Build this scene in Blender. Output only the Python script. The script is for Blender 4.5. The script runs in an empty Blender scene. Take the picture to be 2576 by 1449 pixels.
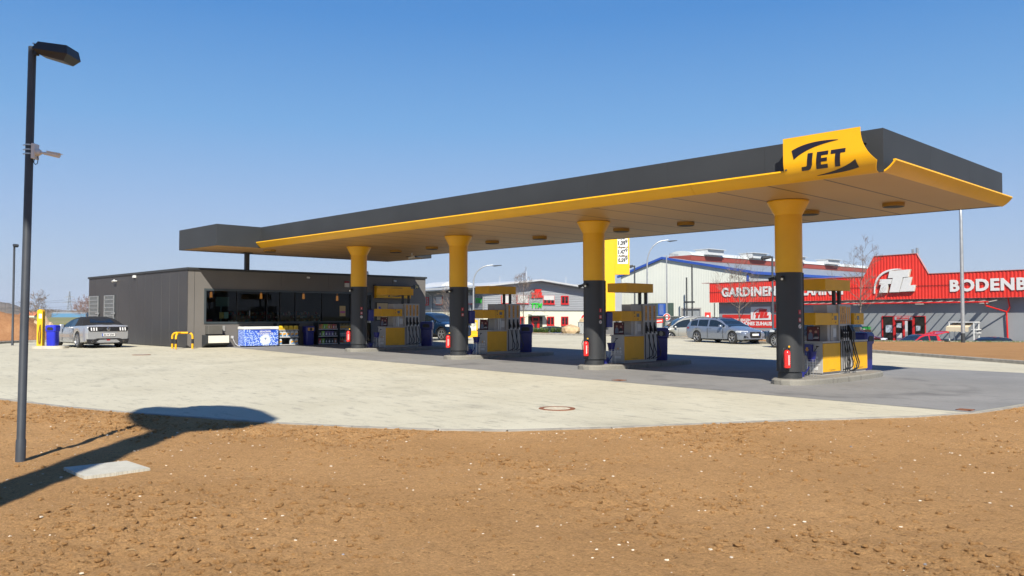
import bpy, bmesh, math, random
import numpy as np
from mathutils import Vector, Matrix
random.seed(7); rng = np.random.default_rng(5)
R = math.radians
SC = bpy.context.scene
COL = SC.collection
# ------------------------------------------------------------ camera
F_PX = 2100.0
CAM = (10.395, -20.186, 1.60)
HEAD = R(46)                       # angle between the view direction and the world y axis
cam_d = bpy.data.cameras.new('camera'); cam = bpy.data.objects.new('camera', cam_d); COL.objects.link(cam)
cam_d.sensor_width = 36.0; cam_d.lens = F_PX / 2576 * 36.0
cam_d.clip_start = 0.1; cam_d.clip_end = 20000
cam.location = CAM
cam.rotation_euler = (R(90) + math.atan(71.0 / F_PX), 0, HEAD)
SC.camera = cam
# ------------------------------------------------------------ sky, sun, exposure
SUN = Vector((0.84, -0.77, 1.0)).normalized()
elev = math.asin(SUN.z); az = math.atan2(SUN.x, SUN.y)
W = bpy.data.worlds.new('World'); SC.world = W; W.use_nodes = True
nt = W.node_tree; bg = nt.nodes['Background']
sky = nt.nodes.new('ShaderNodeTexSky'); sky.sky_type = 'NISHITA'; sky.sun_disc = False
sky.sun_elevation = elev; sky.sun_rotation = az
sky.altitude = 0; sky.air_density = 1.0; sky.dust_density = 0.6; sky.ozone_density = 2.2
# measured daylight blues by height over the horizon, blended with the physical sky
wtc = nt.nodes.new('ShaderNodeTexCoord'); wsp = nt.nodes.new('ShaderNodeSeparateXYZ'); nt.links.new(wtc.outputs['Generated'], wsp.inputs[0])
wr = nt.nodes.new('ShaderNodeValToRGB'); we = wr.color_ramp.elements
SKYC = [(0.0,(0.44,0.52,0.68)),(0.05,(0.42,0.53,0.72)),(0.12,(0.33,0.48,0.75)),(0.22,(0.18,0.40,0.74)),(0.34,(0.078,0.275,0.66)),(0.55,(0.038,0.17,0.50)),(1.0,(0.025,0.10,0.36))]
while len(we) < len(SKYC): we.new(0.5)
for e_, (p_, c_) in zip(we, SKYC): e_.position = p_; e_.color = (*c_, 1)
nt.links.new(wsp.outputs[2], wr.inputs[0])
wm = nt.nodes.new('ShaderNodeVectorMath'); wm.operation = 'SCALE'; wm.inputs['Scale'].default_value = 8.6; nt.links.new(wr.outputs[0], wm.inputs[0])
wx = nt.nodes.new('ShaderNodeMix'); wx.data_type = 'RGBA'; wx.inputs[0].default_value = 0.88
nt.links.new(sky.outputs[0], wx.inputs[6]); nt.links.new(wm.outputs[0], wx.inputs[7])
nt.links.new(wx.outputs[2], bg.inputs[0]); bg.inputs[1].default_value = 0.070
sd = bpy.data.lights.new('sun', 'SUN'); so = bpy.data.objects.new('sun', sd); COL.objects.link(so)
sd.energy = 5.0; sd.angle = R(0.53); sd.color = (1.0, 0.945, 0.84)
so.rotation_euler = (-SUN).to_track_quat('-Z', 'Y').to_euler(); so.location = (0, 0, 60)
SC.view_settings.view_transform = 'Standard'; SC.view_settings.look = 'None'
SC.view_settings.exposure = 0.78; SC.view_settings.gamma = 1.0

# ------------------------------------------------------------ helpers
CH, SH = math.cos(HEAD), math.sin(HEAD)
def at(px, py, d):
    """point seen at photo position (2576 wide) at distance d along the view"""
    a = (px - 1288) / F_PX; b = -(py - 724.5) / F_PX; p = math.atan(71.0 / F_PX)
    Y = math.cos(p) - b * math.sin(p); Z = math.sin(p) + b * math.cos(p)
    t = d / Y
    return Vector((CAM[0] + (a * CH - Y * SH) * t, CAM[1] + (a * SH + Y * CH) * t, CAM[2] + Z * t))
def g(x):
    if x > 6: return -0.176
    if x > -26: return -0.105 - 0.0118 * x
    return 0.202
def onz(px, py, z):
    d = 10
    for i in range(40):
        p = at(px, py, d); d *= (CAM[2] - z) / max(CAM[2] - p.z, 1e-6)
    return at(px, py, d)

def srgb(*c):
    return tuple((v / 12.92 if v <= 0.04045 else ((v + 0.055) / 1.055) ** 2.4) for v in [x / 255 for x in c])
MATS = {}
KA = 0.76      # all surface colours in the script are scaled to natural reflectances
def mat(name, col, rough=0.6, metal=0.0, var=0.08, scale=3.0, bump=0.0, bscale=40.0, coat=0.0, spec=0.5, emit=None, trans=0.0, alpha=1.0):
    if name in MATS: return MATS[name]
    if not emit: col = tuple(v*(KA if max(col) > 0.02 else 1) for v in col)
    m = bpy.data.materials.new(name); m.use_nodes = True; n = m.node_tree; b = n.nodes['Principled BSDF']
    b.inputs['Roughness'].default_value = rough; b.inputs['Metallic'].default_value = metal
    b.inputs['Coat Weight'].default_value = coat; b.inputs['Specular IOR Level'].default_value = spec
    b.inputs['Transmission Weight'].default_value = trans
    b.inputs['Base Color'].default_value = (*col, 1)
    tc = n.nodes.new('ShaderNodeTexCoord')
    if var:
        nz = n.nodes.new('ShaderNodeTexNoise'); nz.inputs['Scale'].default_value = scale; nz.inputs['Detail'].default_value = 5
        mr = n.nodes.new('ShaderNodeMapRange'); mr.inputs[1].default_value = 0.3; mr.inputs[2].default_value = 0.7
        mr.inputs[3].default_value = 1 - var; mr.inputs[4].default_value = 1 + var
        mx = n.nodes.new('ShaderNodeVectorMath'); mx.operation = 'SCALE'; mx.inputs[0].default_value = col
        n.links.new(tc.outputs['Object'], nz.inputs['Vector']); n.links.new(nz.outputs[0], mr.inputs[0])
        n.links.new(mr.outputs[0], mx.inputs['Scale']); n.links.new(mx.outputs[0], b.inputs['Base Color'])
    if bump:
        n2 = n.nodes.new('ShaderNodeTexNoise'); n2.inputs['Scale'].default_value = bscale; n2.inputs['Detail'].default_value = 4
        bp = n.nodes.new('ShaderNodeBump'); bp.inputs['Strength'].default_value = bump; bp.inputs['Distance'].default_value = 0.01
        n.links.new(tc.outputs['Object'], n2.inputs['Vector']); n.links.new(n2.outputs[0], bp.inputs['Height'])
        n.links.new(bp.outputs[0], b.inputs['Normal'])
    if emit:
        b.inputs['Emission Color'].default_value = (*emit[:3], 1); b.inputs['Emission Strength'].default_value = emit[3]
    MATS[name] = m; return m

class MB:
    def __init__(s): s.v = []; s.f = []; s.mi = []; s.cur = 0
    def add(s, vs, fs, mi=None, M=None):
        o = len(s.v)
        s.v += [tuple(M @ Vector(p)) if M else tuple(p) for p in vs]
        for f in fs: s.f.append([i + o for i in f]); s.mi.append(s.cur if mi is None else mi)
        return s
    def box(s, x0, x1, y0, y1, z0, z1, mi=None, M=None):
        vs = [(x0,y0,z0),(x1,y0,z0),(x1,y1,z0),(x0,y1,z0),(x0,y0,z1),(x1,y0,z1),(x1,y1,z1),(x0,y1,z1)]
        return s.add(vs, [(0,3,2,1),(4,5,6,7),(0,1,5,4),(1,2,6,5),(2,3,7,6),(3,0,4,7)], mi, M)
    def bbox(s, x0, x1, y0, y1, z0, z1, b=0.01, mi=None, M=None):
        """box with chamfered vertical edges and chamfered top"""
        o = [(x0+b,y0),(x1-b,y0),(x1,y0+b),(x1,y1-b),(x1-b,y1),(x0+b,y1),(x0,y1-b),(x0,y0+b)]
        i = [(min(max(x,x0+b),x1-b), min(max(y,y0+b),y1-b)) for x, y in o]
        vs = [(x,y,z0) for x,y in o]+[(x,y,z1-b) for x,y in o]+[(x,y,z1) for x,y in i]
        fs = [tuple(range(7,-1,-1)), tuple(range(16,24))]
        for k in range(8):
            j = (k+1)%8; fs += [(k,j,8+j,8+k),(8+k,8+j,16+j,16+k)]
        return s.add(vs, fs, mi, M)
    def cyl(s, p0, p1, r0, r1=None, n=16, mi=None, M=None, caps=True):
        r1 = r0 if r1 is None else r1
        p0, p1 = Vector(p0), Vector(p1); d = (p1-p0).normalized()
        a = d.orthogonal().normalized(); b = d.cross(a)
        vs = []
        for p, r in ((p0,r0),(p1,r1)):
            for k in range(n):
                t = 2*math.pi*k/n; vs.append(p + a*math.cos(t)*r + b*math.sin(t)*r)
        fs = [(k,(k+1)%n,n+(k+1)%n,n+k) for k in range(n)]
        if caps: fs += [tuple(range(n-1,-1,-1)), tuple(range(n,2*n))]
        return s.add(vs, fs, mi, M)
    def tube(s, pts, r, n=8, mi=None, M=None):
        pts = [Vector(p) for p in pts]; rr = r if isinstance(r,(list,tuple)) else [r]*len(pts)
        vs = []; ref = None
        for i, p in enumerate(pts):
            d = (pts[min(i+1,len(pts)-1)]-pts[max(i-1,0)]).normalized()
            if ref is None: ref = d.orthogonal().normalized()
            a = (ref - d*ref.dot(d))
            a = a.normalized() if a.length > 1e-5 else d.orthogonal().normalized()
            ref = a; b = d.cross(a)
            for k in range(n):
                t = 2*math.pi*k/n; vs.append(p + a*math.cos(t)*rr[i] + b*math.sin(t)*rr[i])
        fs = []
        for i in range(len(pts)-1):
            for k in range(n):
                j=(k+1)%n; fs.append((i*n+k,i*n+j,(i+1)*n+j,(i+1)*n+k))
        fs += [tuple(range(n-1,-1,-1)), tuple(range((len(pts)-1)*n,len(pts)*n))]
        return s.add(vs, fs, mi, M)
    def prism(s, pts, a0, a1, axis='z', mi=None, M=None):
        """2-D outline extruded; axis z: (x,y), y: (x,z), x: (y,z)"""
        n = len(pts)
        def P(p,h): return (p[0],p[1],h) if axis=='z' else ((p[0],h,p[1]) if axis=='y' else (h,p[0],p[1]))
        vs = [P(p,a0) for p in pts]+[P(p,a1) for p in pts]
        fs = [tuple(range(n-1,-1,-1)), tuple(range(n,2*n))]+[(k,(k+1)%n,n+(k+1)%n,n+k) for k in range(n)]
        return s.add(vs, fs, mi, M)
    def lathe(s, prof, c=(0,0,0), n=24, mi=None, M=None):
        vs = []
        for r, z in prof:
            for k in range(n):
                t = 2*math.pi*k/n; vs.append((c[0]+r*math.cos(t), c[1]+r*math.sin(t), c[2]+z))
        fs = []
        for i in range(len(prof)-1):
            for k in range(n):
                j=(k+1)%n; fs.append((i*n+k,i*n+j,(i+1)*n+j,(i+1)*n+k))
        fs += [tuple(range(n-1,-1,-1)), tuple(range((len(prof)-1)*n,len(prof)*n))]
        return s.add(vs, fs, mi, M)
    def corr(s, x0, x1, zb, zt, y, per=0.33, dep=0.05, mi=None):
        """vertical trapezoid ribs facing -y; zb, zt numbers or functions of x"""
        fb = zb if callable(zb) else (lambda x: zb); ft = zt if callable(zt) else (lambda x: zt)
        xs = []; n = max(1, round((x1-x0)/per)); p = (x1-x0)/n
        for k in range(n):
            xs += [(x0+p*(k+q), h) for q, h in ((0,0),(0.38,0),(0.5,1),(0.88,1))]
        xs.append((x1,0))
        vs = []
        for x, h in xs: vs += [(x, y-h*dep, fb(x)), (x, y-h*dep, ft(x))]
        return s.add(vs, [(2*i,2*i+2,2*i+3,2*i+1) for i in range(len(xs)-1)], mi)
    def hcorr(s, x0, x1, zb, zt, y, per=0.3, dep=0.04, mi=None):
        ft = zt if callable(zt) else (lambda x: zt)
        """horizontal ribs facing -y"""
        top = max(ft(x0), ft(x1), ft((x0+x1)/2)); zs = []; n = round((top-zb)/per)
        for k in range(n): zs += [(zb+per*(k+q), h) for q, h in ((0,0),(0.4,0),(0.5,1),(0.9,1))]
        zs.append((zb+per*n, 0)); N = 24 if callable(zt) else 1
        for i in range(N):
            a, b = x0+(x1-x0)*i/N, x0+(x1-x0)*(i+1)/N; vs = []
            for z, h in zs: vs += [(a, y-h*dep, min(z, ft(a))), (b, y-h*dep, min(z, ft(b)))]
            s.add(vs, [(2*q,2*q+1,2*q+3,2*q+2) for q in range(len(zs)-1) if zs[q][0] < max(ft(a),ft(b))], mi)
        return s
    def build(s, name, mats, parent=None, loc=None, rot=None, smooth=None):
        me = bpy.data.meshes.new(name); me.from_pydata([tuple(v) for v in s.v], [], s.f)
        for m in (mats if isinstance(mats,(list,tuple)) else [mats]): me.materials.append(m)
        if any(s.mi): me.polygons.foreach_set('material_index', s.mi)
        if smooth:
            me.polygons.foreach_set('use_smooth', [True]*len(me.polygons)); me.set_sharp_from_angle(angle=R(smooth))
        me.update()
        o = bpy.data.objects.new(name, me); COL.objects.link(o)
        if parent: o.parent = parent
        if loc: o.location = loc
        if rot is not None: o.rotation_euler = (0,0,rot)
        return o
def tag(o, label=None, cat=None, group=None, kind=None):
    if label: o['label'] = label
    if cat: o['category'] = cat
    if group: o['group'] = group
    if kind: o['kind'] = kind
    return o
def thing(name, label, cat, loc=(0,0,0), rz=0, group=None):
    o = bpy.data.objects.new(name, None); COL.objects.link(o); o.location = loc; o.rotation_euler = (0,0,rz)
    o.empty_display_size = 0.2
    return tag(o, label, cat, group, 'thing')
def kids(o): return [c for c in bpy.data.objects if c.parent == o]
def copy_tree(o, parent=None, loc=None, rz=None):
    c = o.copy(); COL.objects.link(c); c.parent = parent
    if loc is not None: c.location = loc
    if rz is not None: c.rotation_euler = (0,0,rz)
    for k in kids(o): copy_tree(k, c)
    return c
def struct(o): o['kind'] = 'structure'; return o
def text_mb(s, size, ext=0.01, bold=0.0, shear=0.0, sx=1.0, align='LEFT', spacing=1.0):
    """text as an MB in the xz plane facing -y, baseline at z=0"""
    c = bpy.data.curves.new('t', 'FONT'); c.body = s; c.size = size; c.extrude = ext; c.offset = bold; c.shear = shear
    c.align_x = align; c.resolution_u = 3; c.space_character = spacing
    o = bpy.data.objects.new('t', c); COL.objects.link(o)
    me = o.to_mesh(); mb = MB()
    mb.add([(v.co.x*sx, -v.co.z, v.co.y) for v in me.vertices], [tuple(p.vertices) for p in me.polygons])
    o.to_mesh_clear(); bpy.data.objects.remove(o); bpy.data.curves.remove(c)
    return mb
def text(name, s, size, m, parent, loc=(0,0,0), face='-y', ext=0.01, bold=0.0, shear=0.0, sx=1.0, align='CENTER', spacing=1.0):
    mb = text_mb(s, size, ext, bold, shear, sx, align, spacing)
    rz = {'-y':0, '+x':R(90), '+y':R(180), '-x':R(-90)}[face]
    o = mb.build(name, m, parent); o.location = loc; o.rotation_euler = (0,0,rz); return o

# ------------------------------------------------------------ materials
YEL = mat('yellow_paint', (0.92,0.475,0.006), 0.42, var=0.05, scale=1.2, coat=0.08, spec=0.35)
YELS = mat('yellow_soft', (0.86,0.44,0.008), 0.5, var=0.05, spec=0.35)
ANTH = mat('anthracite_metal', (0.034,0.038,0.042), 0.6, var=0.12, scale=0.8)
ANTH2 = mat('anthracite_column', (0.030,0.032,0.035), 0.5, var=0.10, scale=1.5)
SOFF = None
GREYCAB = mat('cabinet_grey', (0.44,0.42,0.39), 0.42, var=0.06)
BLACK = mat('black_rubber', (0.012,0.012,0.013), 0.5, var=0.2, scale=8)
DARK = mat('dark_recess', (0.01,0.01,0.012), 0.6, var=0)
BLUEP = mat('blue_plastic', (0.016,0.021,0.21), 0.42, var=0.12, scale=4)
REDP = mat('red_paint', (0.72,0.016,0.01), 0.35, var=0.06, scale=0.5)
REDS = mat('red_sign', (0.70,0.03,0.02), 0.5, var=0.05)
WHITE = mat('white_paint', (0.80,0.80,0.78), 0.45, var=0.04)
STEEL = mat('galvanised_steel', (0.50,0.52,0.53), 0.4, 0.6, var=0.12, scale=6)
ALU = mat('aluminium', (0.6,0.61,0.62), 0.3, 0.8, var=0.06)
GLASS = mat('window_glass', (0.012,0.016,0.02), 0.04, var=0, spec=0.8)
CARG = mat('car_glass', (0.010,0.014,0.017), 0.03, var=0, spec=0.9)
KERB = mat('kerb_concrete', (0.33,0.31,0.27), 0.85, var=0.22, scale=5, bump=0.4)
REDF = mat('red_window_frame', (0.62,0.02,0.02), 0.4, var=0.05)
GREYPL = mat('grey_plaster', (0.32,0.335,0.35), 0.8, var=0.06, scale=0.6, bump=0.15)
CREAM = mat('cream_plaster', (0.80,0.78,0.60), 0.85, var=0.04, scale=0.7)
GREEN = mat('green_sign', (0.03,0.55,0.04), 0.5, var=0.04)
BLUEN = mat('blue_trim', (0.03,0.09,0.42), 0.45, var=0.08)
NAVY = mat('navy_ink', (0.012,0.009,0.022), 0.4, var=0.05)
ORANGE = mat('orange_label', (0.78,0.36,0.04), 0.5, var=0.15, scale=9)
PAPER = mat('paper', (0.7,0.7,0.68), 0.7, var=0.05)
BARK = mat('bark', (0.16,0.125,0.10), 0.9, var=0.25, scale=5)
TWIG = mat('twigs', (0.22,0.17,0.14), 0.9, var=0.2, scale=3)

def mth(n, op, a, b=None, clamp=False):
    m = n.nodes.new('ShaderNodeMath'); m.operation = op; m.use_clamp = clamp
    for i, v in enumerate((a, b)):
        if v is None: continue
        if isinstance(v, (int, float)): m.inputs[i].default_value = v
        else: n.links.new(v, m.inputs[i])
    return m.outputs[0]
def noise(n, vec, scale, detail=4, rough=0.55):
    z = n.nodes.new('ShaderNodeTexNoise'); z.inputs['Scale'].default_value = scale; z.inputs['Detail'].default_value = detail
    z.inputs['Roughness'].default_value = rough; n.links.new(vec, z.inputs['Vector']); return z.outputs[0]
def ramp(n, fac, stops):
    r = n.nodes.new('ShaderNodeValToRGB'); e = r.color_ramp.elements
    while len(e) < len(stops): e.new(0.5)
    for k, (p, c) in enumerate(stops): e[k].position = p; e[k].color = (*c, 1)
    n.links.new(fac, r.inputs[0]); return r.outputs[0]
def mixc(n, fac, a, b, mode='MIX'):
    m = n.nodes.new('ShaderNodeMix'); m.data_type = 'RGBA'; m.blend_type = mode
    if isinstance(fac,(int,float)): m.inputs[0].default_value = fac
    else: n.links.new(fac, m.inputs[0])
    for i, v in ((6,a),(7,b)):
        if isinstance(v, tuple): m.inputs[i].default_value = (*v,1)
        else: n.links.new(v, m.inputs[i])
    return m.outputs[2]
def mapping(n, vec, scale=(1,1,1), rot=0):
    m = n.nodes.new('ShaderNodeMapping'); m.inputs['Scale'].default_value = scale; m.inputs['Rotation'].default_value = (0,0,rot)
    n.links.new(vec, m.inputs[0]); return m.outputs[0]
def newmat(name, rough=0.85):
    m = bpy.data.materials.new(name); m.use_nodes = True; n = m.node_tree; b = n.nodes['Principled BSDF']
    b.inputs['Roughness'].default_value = rough
    tc = n.nodes.new('ShaderNodeTexCoord'); return m, n, b, tc.outputs['Object']
def bump(n, b, h, strength, dist):
    q = n.nodes.new('ShaderNodeBump'); q.inputs['Strength'].default_value = strength; q.inputs['Distance'].default_value = dist
    n.links.new(h, q.inputs['Height']); n.links.new(q.outputs[0], b.inputs['Normal'])
def concrete_mat(name, ca, cb, blot, joint=6.0, jd=0.75, tyre=0.25):
    ca, cb, blot = [tuple(v*KA for v in q) for q in (ca, cb, blot)]
    m, n, b, co = newmat(name, 0.8)
    big = noise(n, co, 0.35, 5, 0.6)
    c = ramp(n, big, [(0.32, ca), (0.68, cb)])
    st = noise(n, mapping(n, co, (1.1,3.2,1), 0.25), 1.5, 8, 0.75)       # dragged stains
    c = mixc(n, ramp(n, st, [(0.53,(0,0,0)),(0.68,(1,1,1))]), c, blot)
    sp = noise(n, co, 5.5, 6, 0.8)
    c = mixc(n, mth(n,'MULTIPLY', ramp(n, sp, [(0.58,(0,0,0)),(0.64,(1,1,1))]), 0.5), c, blot)
    cir = n.nodes.new('ShaderNodeTexWave'); cir.wave_type = 'RINGS'; cir.rings_direction='Z'; cir.inputs['Scale'].default_value = 0.045
    cir.inputs['Distortion'].default_value = 1.2; cir.inputs['Detail'].default_value = 1
    n.links.new(mapping(n, co, (1,1,1)), cir.inputs['Vector'])
    ty = mth(n,'MULTIPLY', ramp(n, cir.outputs['Fac'], [(0.93,(0,0,0)),(0.985,(1,1,1))]), mth(n,'MULTIPLY', ramp(n, noise(n, co, 0.9, 4), [(0.45,(0,0,0)),(0.65,(1,1,1))]), tyre))
    c = mixc(n, ty, c, tuple(v*0.45 for v in blot))
    # saw-cut joints
    sx = n.nodes.new('ShaderNodeSeparateXYZ'); n.links.new(co, sx.inputs[0])
    lines = None
    for ax in (0,1):
        f = mth(n,'FRACT', mth(n,'ADD', mth(n,'DIVIDE', sx.outputs[ax], joint), 100.54+0.2*ax))
        l = mth(n,'LESS_THAN', mth(n,'ABSOLUTE', mth(n,'SUBTRACT', f, 0.5)), 0.0018)
        lines = l if lines is None else mth(n,'MAXIMUM', lines, l)
    c = mixc(n, mth(n,'MULTIPLY', lines, jd), c, tuple(v*0.3 for v in blot))
    fine = noise(n, co, 60, 3, 0.7)
    c = mixc(n, 0.35, c, ramp(n, fine, [(0.3,(0.35,0.35,0.35)),(0.7,(0.68,0.68,0.68))]), 'OVERLAY')
    n.links.new(c, b.inputs['Base Color']); bump(n, b, fine, 0.25, 0.004)
    return m
PAVE = concrete_mat('concrete_paving', (0.515,0.472,0.345), (0.605,0.562,0.425), (0.34,0.315,0.245), 7.0, 0.25, 0.25)
ASPH = concrete_mat('grey_paving', (0.215,0.21,0.198), (0.275,0.268,0.255), (0.165,0.162,0.155), 6.3, 0.35, 0.5)

def dirt_mat(name, a, bcol, c2, amp=1.0):
    a, bcol, c2 = [tuple(v*KA for v in q) for q in (a, bcol, c2)]
    m, n, b, co = newmat(name, 0.95)
    big = noise(n, co, 0.5, 4)
    c = ramp(n, big, [(0.3, a), (0.7, bcol)])
    pt = noise(n, co, 1.1, 5, 0.65)                                   # crumbly patches against smoothed soil
    md = noise(n, co, 7, 8, 0.8)
    c = mixc(n, ramp(n, md, [(0.50,(0,0,0)),(0.68,(0.8,0.8,0.8))]), c, c2)
    fn = noise(n, co, 38, 6, 0.85); fn2 = noise(n, co, 16, 6, 0.8)
    c = mixc(n, 0.85, c, ramp(n, fn, [(0.3,(0.26,0.26,0.26)),(0.7,(0.76,0.76,0.76))]), 'OVERLAY')
    pit_shade = mth(n,'MULTIPLY', ramp(n, fn2, [(0.36,(1,1,1)),(0.44,(0,0,0))]), ramp(n, pt, [(0.42,(0.25,0.25,0.25)),(0.6,(1,1,1))]))  # dark specks: shade between the crumbs put into the soil colour
    c = mixc(n, mth(n,'MULTIPLY', pit_shade, 0.95), c, tuple(v*0.40 for v in c2))
    pale = mth(n,'MULTIPLY', ramp(n, noise(n, co, 30, 2, 0.5), [(0.70,(0,0,0)),(0.735,(1,1,1))]), 0.6)
    c = mixc(n, pale, c, tuple(min(1,v*1.5) for v in bcol))
    n.links.new(c, b.inputs['Base Color'])
    h = mth(n,'ADD', mth(n,'MULTIPLY', md, 1.6), mth(n,'ADD', mth(n,'MULTIPLY', fn, 0.8), mth(n,'MULTIPLY', fn2, 1.3))); bump(n, b, h, 1.0*amp, 0.035)
    b.inputs['Specular IOR Level'].default_value = 0.15
    return m
DIRT = dirt_mat('brown_soil', (0.56,0.315,0.128), (0.66,0.38,0.162), (0.46,0.25,0.095))
DIRT2 = dirt_mat('red_soil', (0.36,0.17,0.075), (0.50,0.27,0.13), (0.30,0.13,0.055))
SAND = dirt_mat('pale_rubble', (0.55,0.40,0.25), (0.66,0.52,0.36), (0.42,0.30,0.19))
def field_mat():
    m, n, b, co = newmat('field_grass', 0.95)
    c = ramp(n, noise(n, mapping(n, co, (1,1,1)), 0.02, 6, 0.6), [(0.3,(0.10,0.12,0.045)),(0.5,(0.15,0.15,0.06)),(0.7,(0.21,0.18,0.09))])
    n.links.new(c, b.inputs['Base Color']); return m
FIELD = field_mat()
def forest_mat():
    m, n, b, co = newmat('far_wood', 1.0)
    c = ramp(n, noise(n, co, 0.05, 8, 0.7), [(0.3,(0.075,0.062,0.045)),(0.6,(0.15,0.12,0.09)),(0.75,(0.10,0.11,0.06))])
    n.links.new(c, b.inputs['Base Color']); return m
FOREST = forest_mat()
LOT = mat('lot_asphalt', (0.17,0.165,0.16), 0.9, var=0.2, scale=0.4, bump=0.2)

# ------------------------------------------------------------ ground
def poly_sheet(name, pts, dz, m, cuts=(-26,-20,-13,-6,0,6), zf=g, thick=0.0):
    bm = bmesh.new(); vs = [bm.verts.new((x,y,0)) for x,y in pts]; bm.faces.new(vs)
    for c in cuts:
        bmesh.ops.bisect_plane(bm, geom=bm.verts[:]+bm.edges[:]+bm.faces[:], plane_co=(c,0,0), plane_no=(1,0,0))
    for v in bm.verts: v.co.z = zf(v.co.x) + dz
    bmesh.ops.triangulate(bm, faces=bm.faces[:])
    bmesh.ops.recalc_face_normals(bm, faces=bm.faces[:])
    for f in bm.faces:
        if f.normal.z < 0: f.normal_flip()
    me = bpy.data.meshes.new(name); bm.to_mesh(me); bm.free(); me.materials.append(m)
    o = bpy.data.objects.new(name, me); COL.objects.link(o); return struct(o)
EDGE = [(-8.34,-16.01),(-6.1,-15.44),(-4.45,-14.85),(-1.78,-13.66),(-0.6,-12.95),(0.5,-12.16),(1.22,-11.44),(2.05,-10.02),
        (3.24,-7.49),(4.7,-4.86),(5.23,-3.4),(5.38,-1.9),(5.48,-0.7),(5.9,1.2),(7.2,2.6),(9.5,3.6),(16,4.2),(40,4.6)]
LEFT = [(-39.5,-4.9),(-39.4,-8.2),(-38.2,-9.3),(-36.6,-10.3),(-32,-17),(-26,-22),(-16,-19.5)]
FAR = [(40,2.0+6.4),(16,8.0),(8,10.2),(1.6,13.73),(-5.51,17.67),(-10.9,21.2),(-19.4,25.2),(-36,25.4),(-48,27),(-60,10),(-39.5,9)]
pave = poly_sheet('pavement', EDGE+[(40,4.7)]+FAR+LEFT, 0, PAVE)
asph = poly_sheet('filling_lane', [(-26,-3.1),(-17.5,-3.45),(5.05,-3.46),(5.17,-3.4),(5.32,-1.9),(5.42,-0.7),(5.84,1.2),(7.15,2.7),(9.5,3.7),(16,4.3),(16,7.2),(10,8.3),(2.85,8.86),(-0.14,8.6),(-26,8.8)], 0.004, ASPH)
base = MB().add([(-4000,-4000,-1.6),(4000,-4000,-1.6),(4000,4000,-1.6),(-4000,4000,-1.6)], [(0,1,2,3)]).build('ground', FIELD); struct(base)
lot = MB().add([(-90,26,-1.05),(60,10.5,-1.05),(90,140,-1.05),(-90,140,-1.05)], [(0,1,2,3)]).build('parking_lot', LOT); struct(lot)
df = MB().add([(-120,-90,-0.42),(70,-90,-0.42),(70,3.5,-0.42),(-120,3.5,-0.42)], [(0,1,2,3)]).build('dirt_plain', DIRT); struct(df)

def kerb(name, pts, w=0.12, h=0.0, dz=0.0, m=KERB, side=1):
    """kerb strip along a path; stones 1 m long with thin joints"""
    mb = MB(); P = [Vector((x,y,0)) for x,y in pts]
    for a, b in zip(P[:-1], P[1:]):
        L = (b-a).length; d = (b-a)/L; nrm = Vector((-d.y,d.x,0))*side; n = max(1, round(L))
        for k in range(n):
            p = a+d*(L*k/n+0.003); q = a+d*(L*(k+1)/n-0.003)
            z0, z1 = g(p.x)+dz, g(q.x)+dz
            c = [p,q,q+nrm*w,p+nrm*w]; zz = [z0,z1,z1,z0]; i = [p+nrm*0.015,q+nrm*0.015,q+nrm*w,p+nrm*w]
            vs = [(v.x,v.y,z-0.25) for v,z in zip(c,zz)]+[(v.x,v.y,z+h-0.015) for v,z in zip(c,zz)]+[(v.x,v.y,z+h) for v,z in zip(i,zz)]
            mb.add(vs, [(0,1,5,4),(1,2,6,5),(2,3,7,6),(3,0,4,7),(4,5,9,8),(5,6,10,9),(6,7,11,10),(7,4,8,11),(8,9,10,11)])
    return struct(mb.build(name, m))
kerb('kerb', [(-26,-22),(-16,-19.5)]+EDGE[:17], 0.09, 0.012, side=-1)
kerb('kerb', list(reversed(FAR[1:6])), 0.14, 0.13, side=1)
kerb('kerb', [FAR[7],FAR[6],FAR[5]], 0.14, 0.13, side=1)
kerb('kerb', [(-16,-19.5),(-26,-22),(-32,-17),(-36.6,-10.3),(-38.2,-9.3),(-39.4,-8.2),(-39.5,-4.9)], 0.14, 0.12, side=1) if False else None
kerb('kerb', [(-32,-17),(-36.6,-10.3),(-38.2,-9.3),(-39.4,-8.2),(-39.5,-5.1)], 0.14, 0.12, side=1)

def in_poly(X, Y, poly):
    ins = np.zeros(X.shape, bool); n = len(poly)
    for i in range(n):
        x0,y0 = poly[i]; x1,y1 = poly[(i+1)%n]
        c = ((y0>Y)!=(y1>Y)); t = (Y-y0)/((y1-y0) if y1!=y0 else 1e-9)
        ins ^= c & (X < x0+t*(x1-x0))
    return ins
def seg_dist(X, Y, pts):
    D = np.full(X.shape, 1e9)
    for (x0,y0),(x1,y1) in zip(pts[:-1],pts[1:]):
        dx,dy=x1-x0,y1-y0; t=np.clip(((X-x0)*dx+(Y-y0)*dy)/(dx*dx+dy*dy),0,1)
        D=np.minimum(D,np.hypot(X-x0-t*dx,Y-y0-t*dy))
    return D
def vnoise(X, Y, s, seed):
    r = np.random.default_rng(seed).random((512,512)); x=X/s; y=Y/s
    i=np.floor(x).astype(int); j=np.floor(y).astype(int); fx=x-i; fy=y-j; fx=fx*fx*(3-2*fx); fy=fy*fy*(3-2*fy)
    q=lambda a,b: r[a%512,b%512]
    return (q(i,j)*(1-fx)+q(i+1,j)*fx)*(1-fy)+(q(i,j+1)*(1-fx)+q(i+1,j+1)*fx)*fy - 0.5
def gv(X): return np.where(X>6,-0.176,np.where(X>-26,-0.105-0.0118*X,0.202))
SHED = [(-26,-22),(-16,-19.5)]+EDGE
PP = EDGE+[(40,4.7)]+FAR+LEFT
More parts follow.
